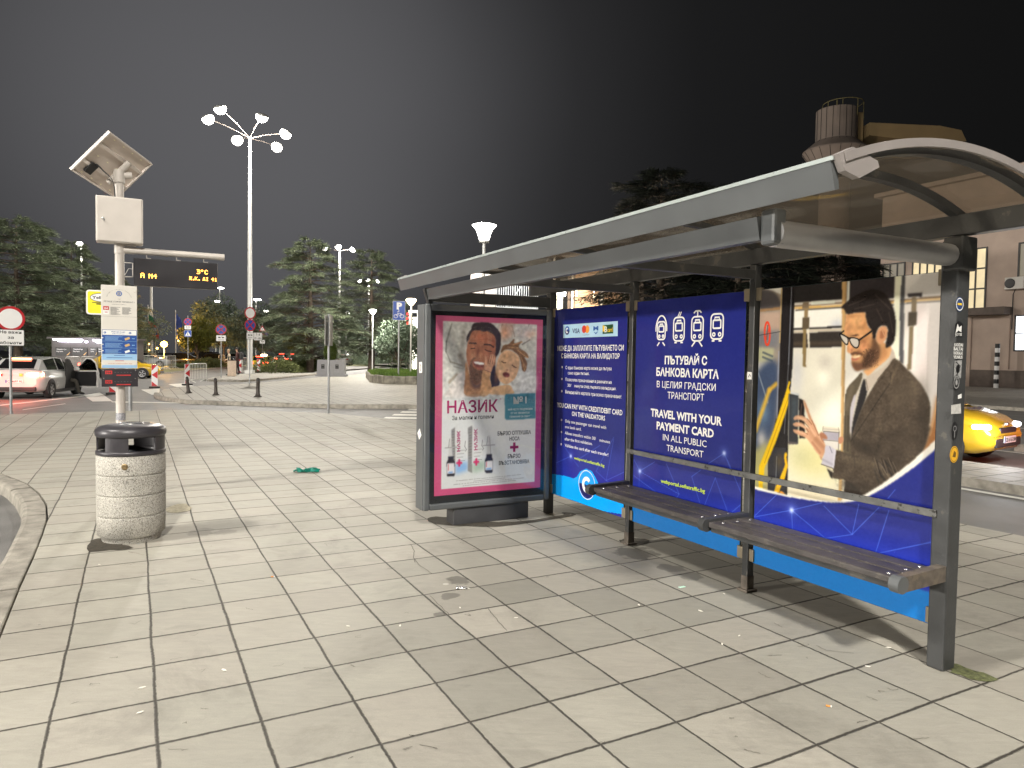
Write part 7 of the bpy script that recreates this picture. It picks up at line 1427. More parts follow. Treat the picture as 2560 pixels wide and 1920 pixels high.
    if plate_:
        for end in plate_:
            mb = MB(); X_ = (-hl - .012) if end == 'rear' else (hl + .02); Mx = Matrix.Translation((X_, 0, .62 if end == 'rear' else .45)) @ (Matrix(((0, 0, -1, 0), (-1, 0, 0, 0), (0, 1, 0, 0), (0, 0, 0, 1))) if end == 'rear' else Matrix(((0, 0, 1, 0), (1, 0, 0, 0), (0, 1, 0, 0), (0, 0, 0, 1))))
            mb.prism(rrect(-.26, -.055, .26, .055, .01), 0, .008, 0, Mx); mb.prism([(-.255, -.05), (-.215, -.05), (-.215, .05), (-.255, .05)], .0082, .009, 2, Mx); letter(mb, plate_[end], (-.2, -.035), (.24, -.035), .07, 1, .02, .010, Mx); mb.build('number_plate', [m_sgn, m_blk, m_sblu], t)
    return t, dict(hl=hl, w=w, k=k)
# white hatchback, brake lights on, front passenger door open
p = gnd(*Z1(530, 1470), z=ZR); hd = Vector((-.24, .971)).normalized(); ha = math.atan2(hd.y, hd.x); left = Vector((-hd.y, hd.x))
c = Vector((p.x, p.y)) + hd * 1.27 + left * .80
wc, wd = car('white hatchback seen from behind with brake lights on and a front door open', (c.x, c.y, ZR), ha, m_cwhite, 'hatch', m_tailb, None, {'rear': 'CB 4697 PE'}, name='white_hatchback')
mb = MB(); Mr = Matrix(((1, 0, 0, 0), (0, 0, -1, 0), (0, 1, 0, 0), (0, 0, 0, 1)))
mb.prism([(.02, .30), (.98, .30), (1.02, .62), (1.0, .93), (.40, 1.36), (.06, 1.38)], .845, .885, 0, Mr); mb.build('door_opening', mat('dark_cabin', (.02, .018, .017), .8, var=.2, scale=4), wc)
hinge = Matrix.Translation((1.0, -.87, 0)) @ Matrix.Rotation(R(62), 4, 'Z')
dr = MB(); prf = [(-1.02, .30), (0, .30), (.03, .6), (.0, .93), (-1.04, .96), (-1.08, .62)]
dr.prism(prf, .0, .06, 0, hinge @ Mr); dr.prism([(-.97, .36), (-.06, .36), (-.04, .62), (-.06, .88), (-.98, .90), (-1.0, .62)], -.035, -.001, 1, hinge @ Mr); stroke(dr, [(-1.0, .93), (-.92, 1.22), (-.74, 1.38), (-.5, 1.40), (-.02, .94)], .05, 1, .03, False, hinge @ Mr)
fr_p = [(-1.02, .95), (-.93, 1.23), (-.75, 1.385), (-.5, 1.405), (.02, .95)]
dr.tube([hinge @ Mr @ Vector((a, b, .03)) for a, b in fr_p], .024, 6, 0); door = dr.build('front_door', [m_cwhite, m_trim], wc)
gm = MB(); gm.prism([(-.99, .95), (-.91, 1.22), (-.74, 1.36), (-.5, 1.38), (-.03, .95)], .026, .032, 0, hinge @ Mr); gm.build('door_glass', m_pane, door)
MB().box((-.35, -.02, .99), (.07, .2, .13), M=hinge @ Mr @ Matrix.Rotation(R(90), 4, 'X'), bev=.03).build('mirror', m_cwhite, door)
bd = MB(); Mx = Matrix.Translation((-wd['hl'] + .01, 0, .78)) @ Matrix(((0, 0, -1, 0), (-1, 0, 0, 0), (0, 1, 0, 0), (0, 0, 0, 1)))
bd.prism([(-.42, .02), (-.34, .02), (-.34, .10), (-.42, .10)], .03, .034, 0, Mx); bd.prism(ell(-.1, .06, .045, .05, 16), .03, .034, 1, Mx); bd.prism([(.16, .01), (.26, .01), (.26, .11), (.16, .11)], .03, .034, 2, Mx); bd.build('badge', [m_sred, m_gal, mat('badge_green', (.25, .5, .08), .5, var=.1)], wc)
lamp('brake_glow', (c.x - hd.x * 2.6 + .3, c.y - hd.y * 2.6, .55), 26, (1, .10, .05), .25)
# taxis
p = at(*Z1(1560, 1250), 44.5); hd2 = Vector((.965, .26)).normalized(); c = Vector((p.x, p.y)) - hd2 * 1.35
car('yellow taxi crossing behind the bus stop pole', (c.x, c.y, ZR), math.atan2(hd2.y, hd2.x), m_ctaxi, 'saloon', m_tail, None, None, name='yellow_taxi', group='yellow taxis')
tx_ = bpy.data.objects['yellow_taxi']; lg = MB(); Ms = Matrix.Translation((.45, -.905, .68)) @ Matrix(((1, 0, 0, 0), (0, 0, -1, 0), (0, 1, 0, 0), (0, 0, 0, 1))); lg.prism(ell(0, .04, .16, .13, 18), 0, .004, 0, Ms); letter(lg, 'Yellow!', (-.13, .01), (.13, .01), .06, 1, .03, .006, Ms); letter(lg, '91119', (-.2, -.20), (.2, -.20), .08, 1, .03, .006, Ms); lg.build('door_lettering', [m_sgn, m_blk], tx_)
p = at(660, 920, 64); tb_, _ = car('yellow green taxi with red tail lights between the guide beacons', (p.x, p.y, ZR), R(95), paint('taxi_lime', (.50, .42, .03)), 'hatch', m_tail, None, {'rear': 'CB 7714 TX'}, name='yellow_taxi', group='yellow taxis'); MB().box((0, 0, 1.52), (.2, .5, .14), bev=.04).build('roof_sign', m_warm, tb_)
p = at(774, 905, 78); tb_, _ = car('taxi with glaring red brake lights above the juniper hedge', (p.x, p.y, ZR), R(100), m_ctaxi, 'hatch', m_tailb, None, None, name='yellow_taxi', group='yellow taxis'); MB().box((0, 0, 1.52), (.2, .5, .14), bev=.04).build('roof_sign', m_tail, tb_); lamp('brake_glow', (p.x + .6, p.y - 3.2, .9), 160, (1, .08, .04), .3)
hd3 = math.atan2(-UU.y, -UU.x) + R(9); c = SV(9.22, 4.36, ZR) - Vector((math.cos(hd3), math.sin(hd3), 0)) * 2.03
tr_, td = car('yellow taxi with white headlights coming past behind the shelter post', (c.x, c.y, ZR), hd3, m_ctaxi, 'hatch', None, m_head, {'front': 'CB 6165 BM'}, name='yellow_taxi', group='yellow taxis')
Mh_ = Matrix.Translation((1.55, 0, .885)) @ Matrix.Rotation(R(8), 4, 'Y') @ Matrix(((0, 1, 0, 0), (1, 0, 0, 0), (0, 0, 1, 0), (0, 0, 0, 1))); lg = MB(); letter(lg, 'Yellow!', (-.45, -.05), (.35, -.05), .17, 0, .03, .05, Matrix.Translation((1.52, 0, .89)) @ Matrix.Rotation(R(9), 4, 'Y') @ Matrix(((0, -1, 0, 0), (1, 0, 0, 0), (0, 0, 1, 0), (0, 0, 0, 1)))); lg.build('bonnet_lettering', m_navy, tr_)
MB().box((1.99, 0, .70), (.06, .10, .05), bev=.015).build('badge', m_rim, tr_)
f_ = SV(8.5, 4.0, .55); lamp('headlight_glow', f_, 18, (.95, .97, 1), .1)
p_ = SV(9.9, 3.4, .6); lamp('brake_glow', (p_.x, p_.y, p_.z), 22, (1, .12, .08), .2)
# other cars
p = at(0, 930, 33); car('white car behind the hatchback, cut by the left picture edge', (p.x - 1.2, p.y, ZR), R(100), m_cwhite, 'suv', None, None, None)
GPK = 'dark parked cars behind the barrier'
for k, (x, Y, hdg, kd) in enumerate(((462, 80, 12, 'saloon'), (505, 86, 170, 'suv'), (545, 84, 8, 'saloon'), (580, 90, 175, 'hatch'))):
    p = at(x, 905, Y); car(('dark saloon parked left behind the crossing sign', 'tall dark car parked behind the barrier', 'dark saloon parked behind the no stopping sign', 'dark hatchback parked behind the person in the pale jacket')[k], (p.x, p.y, -.0), R(hdg), m_cblack, kd, None, None, None, group=GPK)
for k, (x, Y) in enumerate(((712, 92), (737, 96))):
    p = at(x, 905, Y); car(('dark car with red tail lights just right of the lime taxi', 'dark car with red tail lights left of the glaring taxi')[k], (p.x, p.y, ZR), R(96), m_cblack, 'suv', m_tail, None, None, group='dark cars queueing')
p = at(862, 905, 100); car('silver off road car seen from behind among the cedar trunks', (p.x, p.y, ZR), R(96), m_csilver, 'suv', m_tailo, None, None)
p = at(802, 905, 84); car('pale car with headlights on at the end of the juniper hedge', (p.x, p.y, ZR), R(-70), m_csilver, 'saloon', None, m_head, None)
p = at(366, 905, 70); car('pale car parked behind the white railings near the flag poles', (p.x, p.y, 0), R(20), m_csilver, 'saloon', None, None, None)

# ------------------------------------------------------------------ people
def skin_body(name, joints, bones, mats_, parent, pick):
    """one continuous figure grown round a skeleton: joints (position, radius), bones between them"""
    me = bpy.data.meshes.new(name); keys = list(joints); me.from_pydata([joints[k][0] for k in keys], [(keys.index(a), keys.index(b)) for a, b in bones], []); o = bpy.data.objects.new(name, me); COL.objects.link(o)
    md = o.modifiers.new('s', 'SKIN'); sv = me.skin_vertices[0].data
    for i, k in enumerate(keys): r = joints[k][1]; sv[i].radius = (r, r) if not isinstance(r, tuple) else r; sv[i].use_root = (k == 'pelvis')
    sd = o.modifiers.new('d', 'SUBSURF'); sd.levels = 2; sd.render_levels = 2
    dg = bpy.context.evaluated_depsgraph_get(); dg.update(); m2 = bpy.data.meshes.new_from_object(o.evaluated_get(dg)); bpy.data.objects.remove(o)
    for m in mats_: m2.materials.append(m)
    for p in m2.polygons: p.material_index = pick(p.center); p.use_smooth = True
    b = bpy.data.objects.new(name, m2); COL.objects.link(b); b.parent = parent; return b
m_skin = mat('skin', (.50, .30, .21), .55, var=.06)
def stander(label, loc, rz, jacket, trousers, hairm, fwd=.0):
    t = thing('person', label, 'person', loc, rz); J = {'pelvis': ((0, 0, .95), (.15, .11)), 'waist': ((.01, 0, 1.12), (.14, .11)), 'chest': ((.02, 0, 1.34), (.17, .12)), 'neck0': ((.03, 0, 1.48), .065), 'neck': ((.04, 0, 1.54), .055), 'head0': ((.055, 0, 1.60), .075), 'head': ((.055, 0, 1.69), .09), 'crown': ((.04, 0, 1.76), .06)}
    Bn = [('pelvis', 'waist'), ('waist', 'chest'), ('chest', 'neck0'), ('neck0', 'neck'), ('neck', 'head0'), ('head0', 'head'), ('head', 'crown')]
    for s, n_ in ((1, 'l'), (-1, 'r')):
        J.update({'hip' + n_: ((0, s * .09, .88), .095), 'kn' + n_: ((.03 + s * .05, s * .10, .50), .065), 'an' + n_: ((-.02 + s * .07, s * .10, .09), .045), 'to' + n_: ((.13 + s * .07, s * .12, .035), .04), 'sh' + n_: ((0, s * .19, 1.42), .065), 'el' + n_: ((-.02, s * .25, 1.14), .048), 'wr' + n_: ((.10 + fwd, s * .20, .96 + fwd), .036), 'ha' + n_: ((.16 + fwd, s * .18, .90 + fwd), .03)})
        Bn += [('pelvis', 'hip' + n_), ('hip' + n_, 'kn' + n_), ('kn' + n_, 'an' + n_), ('an' + n_, 'to' + n_), ('chest', 'sh' + n_), ('sh' + n_, 'el' + n_), ('el' + n_, 'wr' + n_), ('wr' + n_, 'ha' + n_)]
    skin_body('figure', J, Bn, [jacket, trousers, m_skin, m_trim], t, lambda c: 2 if c.z > 1.50 or (.82 + fwd < c.z < .97 + fwd and c.x > .08) else (0 if c.z > .90 else (3 if c.z < .09 else 1)))
    MB().lathe([(.085, -.02), (.100, .03), (.092, .09), (.06, .125), (0, .135)], 16, (.035, 0, 1.68)).build('hair', hairm, t)
    fc = MB(); fc.lathe([(0, -.02), (.014, 0), (0, .03)], 8, (.147, 0, 1.675)); fc.build('nose', m_skin, t)
    return t
m_cream = mat('cream_jacket', (.56, .46, .34), .8, var=.1, bump=.3); m_darkc = mat('dark_clothes', (.03, .022, .022), .8, var=.2, bump=.3); m_brownc = mat('brown_coat', (.085, .035, .03), .8, var=.15); m_blond = mat('fair_hair', (.45, .32, .2), .7, var=.2); m_dhair = mat('dark_hair', (.02, .015, .012), .6, var=.2)
q = gnd(*Z2(1000, 925)); stander('person in a cream jacket with fair hair, behind the concrete bin', at(573, 935, 48.2).to_2d().to_3d(), R(195), m_cream, m_darkc, m_blond, .12)
q = gnd(*Z2(1080, 925)); pz_ = stander('person in dark clothes with a backpack, right of the concrete bin', Vector((q.x, q.y, 0)), R(185), m_brownc, m_darkc, m_dhair); pz_.scale = (1.08, 1.08, 1.08)
MB().box((-.24, 0, 1.24), (.24, .34, .50), bev=.09).build('backpack', m_trim, pz_)
q = gnd(*Z2(1000, 940)); t = thing('concrete_bin', 'square pale stone litter bin with a dark hood, beside the two people', 'litter bin', (q.x, q.y + .3, 0), R(22)); mb = MB(); mb.box((0, 0, .52), (.54, .54, 1.04), bev=.04); mb.box((0, 0, .72), (.552, .552, .012)); mb.build('body', mat('pale_stone', srgb(206, 186, 168), .75, var=.12, scale=12), t)
mb = MB(); mb.box((0, 0, 1.06), (.50, .50, .03), bev=.01)
for x in (-.2, .2):
    for y in (-.2, .2): mb.box((x, y, 1.16), (.07, .07, .2))
mb.box((0, 0, 1.28), (.54, .54, .06), bev=.02); mb.build('hood', m_trim, t)
# passenger with one leg out of the hatchback
t = thing('person', 'person stepping out of the hatchback, dark trousers and shoe below the door', 'person', wc.location.copy(), ha); m_jean = mat('dark_trousers', (.045, .04, .032), .85, var=.2, bump=.3)
J = {'pelvis': ((.35, -.52, .60), (.16, .12)), 'waist': ((.30, -.50, .80), .14), 'chest': ((.28, -.48, 1.02), (.17, .12)), 'neck': ((.30, -.46, 1.20), .055), 'head0': ((.33, -.46, 1.25), .07), 'head': ((.34, -.46, 1.32), .085), 'hipr': ((.42, -.62, .58), .10), 'knr': ((.62, -1.02, .56), .085), 'anr': ((.66, -1.12, .10), .055), 'tor': ((.78, -1.26, .05), .045), 'hipl': ((.45, -.44, .58), .10), 'knl': ((.9, -.42, .62), .075), 'anl': ((1.1, -.42, .25), .05), 'shr': ((.32, -.66, 1.08), .065), 'elr': ((.45, -.74, .86), .05), 'har': ((.62, -.78, .92), .035), 'shl': ((.28, -.3, 1.08), .065), 'ell': ((.5, -.25, .9), .05)}
skin_body('figure', J, [('pelvis', 'waist'), ('waist', 'chest'), ('chest', 'neck'), ('neck', 'head0'), ('head0', 'head'), ('pelvis', 'hipr'), ('hipr', 'knr'), ('knr', 'anr'), ('anr', 'tor'), ('pelvis', 'hipl'), ('hipl', 'knl'), ('knl', 'anl'), ('chest', 'shr'), ('shr', 'elr'), ('elr', 'har'), ('chest', 'shl'), ('shl', 'ell')], [m_jean, m_trim, m_skin], t, lambda c: 1 if c.z < .10 else (2 if c.z > 1.19 else 0))
# ------------------------------------------------------------------ buildings
VF = 47.0
def plane_v(x, y, v=VF):
    d = ray(x, y); t = (v + P0.dot(VV)) / (d.x * VV.x + d.y * VV.y); q = Vector((d.x * t, d.y * t)); return ((q - P0).dot(UU), d.z * t + HC)
z4 = lambda x, y: (1900 + x / 3.191, 220 + y / 3.191)
m_wall = mat('beige_render', srgb(176, 158, 146), .85, var=.09, scale=1.0, bump=.15, bscale=30); m_plinth = mat('dark_plinth', srgb(96, 86, 80), .85, var=.2, scale=3); m_frame = mat('dark_window_frame', (.03, .028, .028), .5, var=.1); m_lit = mat('lit_room_warm', (.5, .42, .25), .5, var=.35, scale=.8, emit=(1, .82, .50), estr=.32); m_lit2 = mat('lit_room_white', (.8, .85, .9), .5, var=.1, emit=(.9, .95, 1), estr=2.0); m_dim = mat('dim_room', (.12, .11, .09), .4, var=.3, scale=1, emit=(1, .85, .6), estr=.07)
o_ = SV(VF, 0); bl = thing('office_building', 'beige rendered airport office building behind the taxi, some windows lit', 'building', (o_.x, o_.y, 0), RS)      # local: x along the street, -y... facade at y = 0, y toward the street
tL = plane_v(2198, 760)[0]; tR = plane_v(2700, 760)[0] - 8; zt = plane_v(2560, 422)[1]
MB().box(((tL + tR) / 2, -6, zt / 2), (tL - tR, 12, zt)).box(((tL + tR) / 2, -5.8, zt + .15), (tL - tR + .8, 12.6, .3)).build('wall', m_wall, bl)
B2 = lambda z, a, b: (plane_v(*z(*a)), plane_v(*z(*b)))
def win(z, a, b, nx, ny, room, depth=.12, name='window'):
    (t0, z1), (t1, z0) = B2(z, a, b); x0, x1 = min(t0, t1), max(t0, t1); mb = MB(); f = .10; w_, h_ = x1 - x0, z1 - z0
    for i in range(nx + 1): mb.box((x0 + w_ * i / nx, .02, (z0 + z1) / 2), (f, .10, h_ + f))
    for j in range(ny + 1): mb.box(((x0 + x1) / 2, .022, z0 + h_ * j / ny), (w_ - f * .5, .09, f))
    wf = mb.build(name, m_frame, bl); g_ = MB(); g_.quad((x0, .012, z0), (x0, .012, z1), (x1, .012, z1), (x1, .012, z0)); g_.build('pane', room, wf); return wf
win(Z5, (580, 158), (688, 516), 2, 3, m_lit); win(z4, (985, 1412), (1152, 1560), 3, 1, m_dim); win(z4, (1222, 1388), (1452, 1560), 4, 1, m_lit); win(Z5, (902, 118), (1010, 318), 2, 1, m_dim); win(Z5, (878, 560), (1000, 772), 2, 2, m_lit2); win(Z5, (1100, 560), (1240, 772), 2, 2, m_lit)
(t0, z1), (t1, z0) = B2(Z5, (568, 520), (852, 552)); MB().box(((t0 + t1) / 2, .45, (z0 + z1) / 2), (abs(t1 - t0), .9, z1 - z0), bev=.03).build('ledge', m_plinth, bl)
(t0, z1), (t1, z0) = B2(Z5, (602, 888), (1300, 985)); MB().box(((t0 + t1) / 2, .06, max(.2, z1) / 2), (abs(t1 - t0), .12, max(.2, z1))).build('plinth', m_plinth, bl)
for xs_ in (610, 845): (t0, z1), (t1, z0) = B2(Z5, (xs_, 570), (xs_ + 4, 885)); MB().box((t0, .05, (z0 + z1) / 2), (.06, .10, z1 - z0)).build('drain_pipe', m_wall, bl)
def acu(a, b, lab):
    (t0, z1), (t1, z0) = B2(Z5, a, b); p = Vector(o_) + Vector((UU.x, UU.y, 0)) * ((t0 + t1) / 2); t = thing('air_conditioner', lab, 'air conditioner', (p.x, p.y, 0), RS); w_, h_, zc = abs(t1 - t0), z1 - z0, (z0 + z1) / 2
    MB().box((0, .22, zc), (w_, .36, h_), bev=.03).build('casing', mat('ac_white', srgb(200, 196, 190), .5, var=.05), t); mb = MB(); mb.lathe([(h_ * .40, 0), (h_ * .40, .02), (h_ * .34, .025), (h_ * .12, .02), (0, .03)], 20, M=Matrix.Translation((w_ * .22, .402, zc)) @ Matrix.Rotation(R(-90), 4, 'X')); mb.build('fan_grille', m_trim, t)
    mb = MB(); mb.tube([(0, .2, zc - h_ / 2), (.2, .06, zc - h_ * .9), (.2, .06, zc - 3)], .03, 6); mb.build('hose', m_trim, t)
acu((830, 330), (945, 395), 'white air conditioner unit on the beige facade')
p = SV(VF - 1.2, plane_v(*Z5(820, 940))[0], 0); t = thing('striped_post', 'black and white banded post at the foot of the beige building', 'post', (p.x, p.y, 0)); hz = 2.9
mb = MB()
for k in range(10): mb.tube([(0, 0, hz * k / 10), (0, 0, hz * (k + 1) / 10)], .14, 12, k % 2)
mb.build('post', [m_sgn, m_blk], t)
# control tower
ta = at(2072, 903, 95); tw = thing('control_tower', 'concrete airport control tower with flared ring and long roof wing', 'tower', (ta.x, ta.y, 0), R(20)); m_conc = mat('tower_concrete', srgb(128, 116, 108), .85, var=.12, scale=.5, bump=.2, bscale=6); zz = lambda y: at(2072, 220 + y / 3.191, 95).z
mb = MB(); mb.lathe([(1.9, 0), (1.9, zz(640)), (3.2, zz(600)), (4.15, zz(515)), (4.1, zz(505)), (2.62, zz(430)), (2.58, zz(425)), (2.58, zz(185)), (0, zz(185))], 40, smooth=False); mb.build('shaft', m_conc, tw)
mb = MB()
for k in range(20):
    a = R(18 * k); mb.box((2.59 * math.cos(a), 2.59 * math.sin(a), (zz(185) + zz(425)) / 2), (.05, .06, zz(185) - zz(425)), 0, rz=a)
    mb.tube([(4.16 * math.cos(a), 4.16 * math.sin(a), zz(517)), (2.66 * math.cos(a), 2.66 * math.sin(a), zz(432))], .035, 4); mb.tube([(4.16 * math.cos(a), 4.16 * math.sin(a), zz(517)), (3.22 * math.cos(a), 3.22 * math.sin(a), zz(598))], .035, 4)
mb.build('joints', mat('tower_joint', (.02, .018, .016), .9, var=0), tw)
mb = MB(); rr = [(2.5 * math.cos(R(a)) + 1.0, 2.5 * math.sin(R(a)), zz(120)) for a in range(0, 361, 15)]; mb.tube(rr, .05, 6, cap=False)
for a in range(0, 360, 45): mb.tube([(2.5 * math.cos(R(a)) + 1.0, 2.5 * math.sin(R(a)), zz(250)), (2.5 * math.cos(R(a)) + 1.0, 2.5 * math.sin(R(a)), zz(120))], .045, 6)
mb.tube([(0, 0, zz(185)), (0, 0, zz(95))], .08, 6); mb.build('railing', mat('tower_rail', srgb(120, 110, 70), .6), tw)
xw = lambda x, y, Y=95: at(1900 + x / 3.191, 220 + y / 3.191, Y) - Vector((ta.x, ta.y, 0))
IRW = Matrix.Rotation(R(-20), 4, 'Z'); prf = [xw(828, 305), xw(1380, 330), xw(1550, 365), xw(1590, 450), xw(1400, 470), xw(828, 405)]; mb = MB(); vs = [IRW @ Vector((p.x, p.y - 1.5, p.z)) for p in prf] + [IRW @ Vector((p.x, p.y + 6, p.z)) for p in prf]; n6 = 6
mb.add(vs, [tuple(range(6))[::-1], tuple(range(6, 12))] + [(i, (i + 1) % 6, (i + 1) % 6 + 6, i + 6) for i in range(6)]); mb.box(tuple(IRW @ (xw(700, 330) + Vector((0, 1, 0)))), (3.6, 3, 4.2), 0, rz=R(-20)); mb.build('roof_wing', mat('wing_render', srgb(150, 128, 92), .85, var=.08, scale=.4), tw)
mb = MB(); mb.tube([IRW @ (xw(840, 262) + Vector((0, 2, 0))), IRW @ (xw(1530, 300) + Vector((0, 2, 0)))], .06, 6)
for k in range(7): q = xw(840 + 115 * k, 262 + 6.5 * k) + Vector((0, 2, 0)); mb.tube([IRW @ q, IRW @ (q - Vector((0, 0, 1.6)))], .05, 6)
mb.build('wing_railing', m_trim, tw)
lamp('tower_wash', at(2000, 640, 84), 1100, (1, .80, .62), .6)
# wood-clad building with small lamps, seen between advertising case and first panel; steps, lit pylon
a0, a1 = at(1380, 900, 46), at(1560, 900, 46); wb = thing('wood_clad_building', 'wood clad building with small lit lamps behind the first blue panel', 'building', (a0.x, a0.y, 0), 0); m_wood = mat('timber_cladding', srgb(150, 124, 100), .6, var=.2, scale=5); Wb = a1.x - a0.x + 1.2; ztp = at(1400, 690, 46).z + 1.2
MB().box((Wb / 2, 4, ztp / 2), (Wb, 8, ztp)).box((Wb / 2, 3.6, ztp + .12), (Wb + .6, 9, .24)).build('wall', m_plinth, wb)
for (u0, u1, mm) in ((.02, .16, m_glass), (.24, .50, m_wood), (.56, .76, m_wood), (.80, .90, m_wood)): MB().box((Wb * (u0 + u1) / 2, -.03, ztp * .64), (Wb * (u1 - u0), .06, ztp * .72)).build('cladding', mm, wb)
for u in (.0, .20, .525, .78): MB().box((Wb * u + .05, -.08, ztp / 2), (.12, .16, ztp)).build('mullion', m_mast, wb)
MB().box((Wb / 2, -.06, ztp * .30), (Wb, .10, .12)).box((Wb / 2, -.05, ztp * .12), (Wb * .98, .06, ztp * .22)).build('sill', m_mast, wb)
for k, (x, y) in enumerate(((1399, 738), (1408, 738), (1412, 738), (1441, 738), (1485, 740))): p = at(x, y, 45.7) - Vector((a0.x, a0.y, 0)); mb = MB(); mb.lathe([(0, -.10), (.09, 0), (0, .10)], 10, tuple(p)); mb.tube([tuple(p + Vector((0, .04, .1))), tuple(p + Vector((0, .04, .75)))], .02, 5); mb.build('wall_lamp', m_warm if k > 2 else m_lampd, wb)
lamp('wall_lamp_light', at(1460, 742, 44.2), 420, (1, .82, .6), .2)
a0 = at(1396, 900, 40); t = thing('lit_pylon', 'narrow glowing white pylon with bands at the corner of the advertising case', 'sign pylon', (a0.x, a0.y, 0)); m_pyl = mat('pylon_glow', (.8, .75, .6), .5, var=.2, scale=6, emit=(1, .90, .68), estr=1.3); zp = at(1396, 735, 40).z
MB().box((0, 0, zp / 2), (.36, .36, zp), bev=.02).build('body', m_pyl, t); MB().lathe([(.34, 0), (.36, .1), (.3, .2), (0, .22)], 16, (0, 0, zp)).build('lamp', m_lampw, t)
for k in range(6): MB().box((0, 0, zp - .35 - k * .5), (.38, .38, .05)).build('band', m_trim, t)
a0 = at(1207, 760, 30); t = thing('lit_signboard', 'white lit signboard behind the goblet lamp post', 'sign board', (a0.x, a0.y, 0), R(4)); w_ = (at(1239, 700, 30) - at(1176, 700, 30)).length; z0_, z1_ = at(1207, 742, 30).z - .6, at(1207, 684, 30).z
mb = MB(); mb.prism(rrect(-w_ / 2, z0_, w_ / 2, z1_, .12), 0, .14, 0, FM(0)); mb.build('board', mat('signboard_white', (.62, .58, .54), .5, var=.04), t); mb = MB(); [mb.tube([(x, .05, 0), (x, .05, z0_ + .1)], .06, 8) for x in (-w_ * .3, w_ * .3)]; mb.build('leg', m_mast, t)
lamp('signboard_light', a0 + Vector((.2, -2.2, 1.4)), 150, (1, .9, .82), .2)
a0 = at(1290, 900, 38); st_ = thing('outdoor_stair', 'metal stair with vertical bar railings lit behind the advertising case', 'stair', (a0.x, a0.y, 0), R(6)); ztop = at(1290, 692, 38).z; x0_, x1_ = at(1242, 720, 38).x - a0.x, at(1345, 720, 38).x - a0.x; m_sr = mat('stair_steel', srgb(190, 196, 200), .4, metal=.4, var=.08)
zl = at(1290, 745, 38).z - .5; mb = MB(); mb.box(((x0_ + x1_) / 2, .5, zl - .1), (x1_ - x0_, 1.4, .2)); mb.box((x0_, .5, zl / 2), (.2, .2, zl)); mb.box((x1_, .5, zl / 2), (.2, .2, zl)); mb.build('landing', m_sr, st_)
for k in range(19): x = x0_ + (x1_ - x0_) * k / 18; MB().box((x, 0, (zl + ztop) / 2), (.035, .05, ztop - zl)).build('bar', m_sr, st_)
mb = MB(); mb.tube([(x0_ + .5, -.06, zl), (x1_ - .6, -.06, ztop - .1), (x1_, -.06, ztop - .8)], .035, 8); mb.tube([(x0_, 0, ztop), (x1_, 0, ztop)], .03, 8); mb.build('handrail', m_sr, st_); lamp('stair_light', a0 + Vector((0, -2.5, zl + .5)), 260, (1, .96, .9), .2)
# white columns left of the advertising case
a0 = at(1034, 900, 58); t = thing('white_portal', 'tall narrow white portal glowing inside, left of the advertising case', 'gateway', (a0.x, a0.y, 0)); zc = at(1034, 782, 58).z; m_wcol = mat('white_column', (.72, .72, .68), .5, var=.05)
for x in (-.28, .38): MB().box((x, 0, zc / 2), (.20, .3, zc), bev=.02).build('column', m_wcol, t)
MB().box((.05, 0, zc + .1), (.95, .4, .2), bev=.02).build('lintel', m_wcol, t); MB().box((.08, .12, zc * .5), (.42, .04, zc * .86)).build('lit_panel', mat('portal_glow', (.8, .8, .7), .5, var=.2, scale=5, emit=(1, .95, .78), estr=2.0), t)
# red lit lattice pole
a0 = at(1020, 900, 75); t = thing('red_beacon_pole', 'thin pole with red lit panels beside the warm lantern', 'pole', (a0.x, a0.y, 0)); MB().tube([(0, 0, 0), (0, 0, at(1020, 770, 75).z)], .06, 8).build('pole', m_trim, t)
for y in (784, 796, 808): MB().box((0, -.08, at(1020, y, 75).z), (.34, .05, .30)).build('red_panel', mat('red_glow', (.4, .02, .02), .5, var=0, emit=(1, .05, .04), estr=1.6), t)
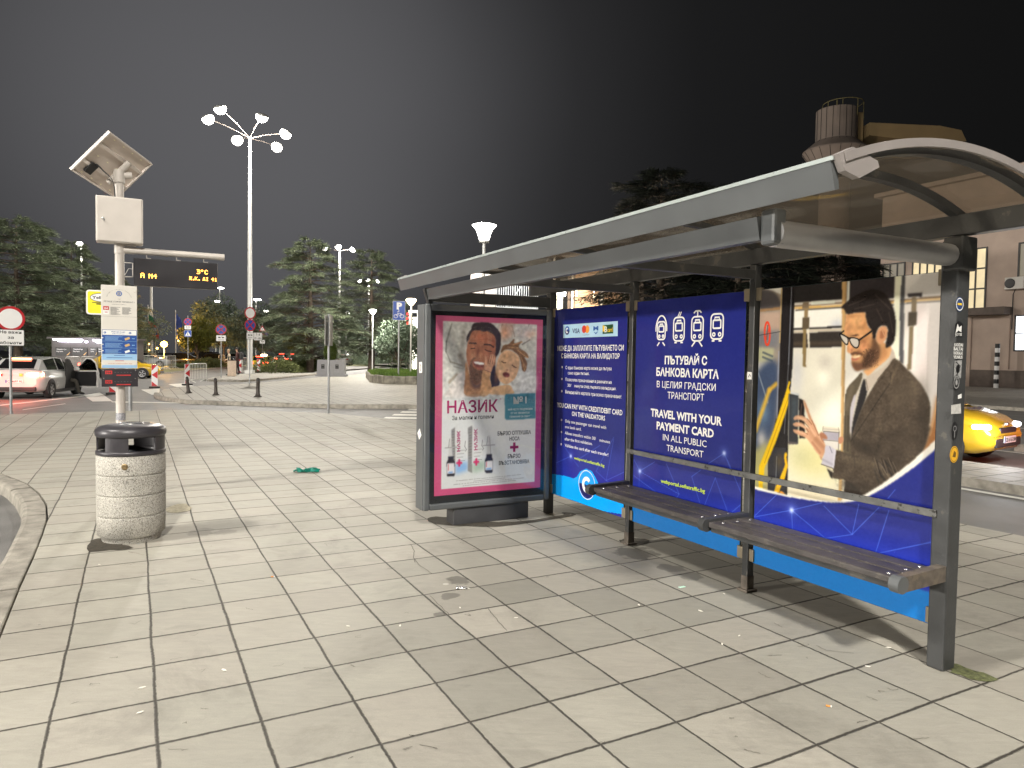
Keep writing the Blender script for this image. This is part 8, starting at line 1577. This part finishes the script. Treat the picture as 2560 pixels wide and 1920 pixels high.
# rental kiosk on the left
a0, a1 = at(129, 895, 43.5), at(300, 895, 43.5); kk = thing('rental_kiosk', 'grey kiosk with bright white roof lettering and black advert panels', 'kiosk', (a0.x, a0.y, 0), 0); Wk = a1.x - a0.x; m_kg = mat('kiosk_grey', srgb(78, 73, 71), .5, var=.08); zk = at(190, 848, 43.5).z
MB().box((Wk / 2, 1.4, zk / 2), (Wk, 2.8, zk), bev=.02).box((Wk / 2, 1.3, zk + .06), (Wk + .2, 3.2, .12)).build('wall', m_kg, kk)
m_kled = mat('kiosk_lettering', (.9, .9, 1), .5, var=0, emit=(.86, .82, 1), estr=6.0)
for k, (x0, x1, y0, y1) in enumerate(((560, 602, 828, 850), (612, 872, 830, 868), (985, 1010, 840, 862), (1014, 1120, 845, 880), (904, 926, 858, 880))):
    p0_, p1_ = at(*Z1(x0, y1), 43.3) - Vector((a0.x, a0.y, 0)), at(*Z1(x1, y0), 43.3) - Vector((a0.x, a0.y, 0)); mb = MB(); mb.prism(rrect(p0_.x, p0_.z, p1_.x, p1_.z, min(.12, (p1_.z - p0_.z) * .45)), 0, .10, 0, FM(.12)); mb.build('roof_letters', m_kled, kk)
for k, (x0, x1) in enumerate(((585, 745), (763, 920), (953, 1030), (1038, 1110))):
    p0_, p1_ = at(*Z1(x0, 1015), 43.4) - Vector((a0.x, a0.y, 0)), at(*Z1(x1, 930), 43.4) - Vector((a0.x, a0.y, 0)); mb = MB(); M = FM(.02); w_, h_ = p1_.x - p0_.x, p1_.z - p0_.z
    mb.prism([(p0_.x, p0_.z), (p1_.x, p0_.z), (p1_.x, p1_.z), (p0_.x, p1_.z)], 0, .03, 0, M); letter(mb, 'Плащане тук', (p0_.x + w_ * .08, p1_.z - h_ * .30), (p0_.x + w_ * .72, p1_.z - h_ * .30), h_ * .14, 1, .02, .034, M); letter(mb, 'Pay here', (p0_.x + w_ * .08, p1_.z - h_ * .56), (p0_.x + w_ * .5, p1_.z - h_ * .56), h_ * .14, 1, .02, .034, M)
    mb.prism([(p0_.x + w_ * .72, p0_.z + h_ * .05), (p0_.x + w_ * .82, p0_.z + h_ * .05), (p0_.x + w_ * .98, p0_.z + h_ * .38), (p0_.x + w_ * .94, p0_.z + h_ * .42)], .031, .034, 2, M); mb.build('advert_panel', [m_blk, m_sgn, m_bd_tan], kk)
lamp('kiosk_light', at(190, 852, 42.4), 25, (.9, .88, 1), .2)
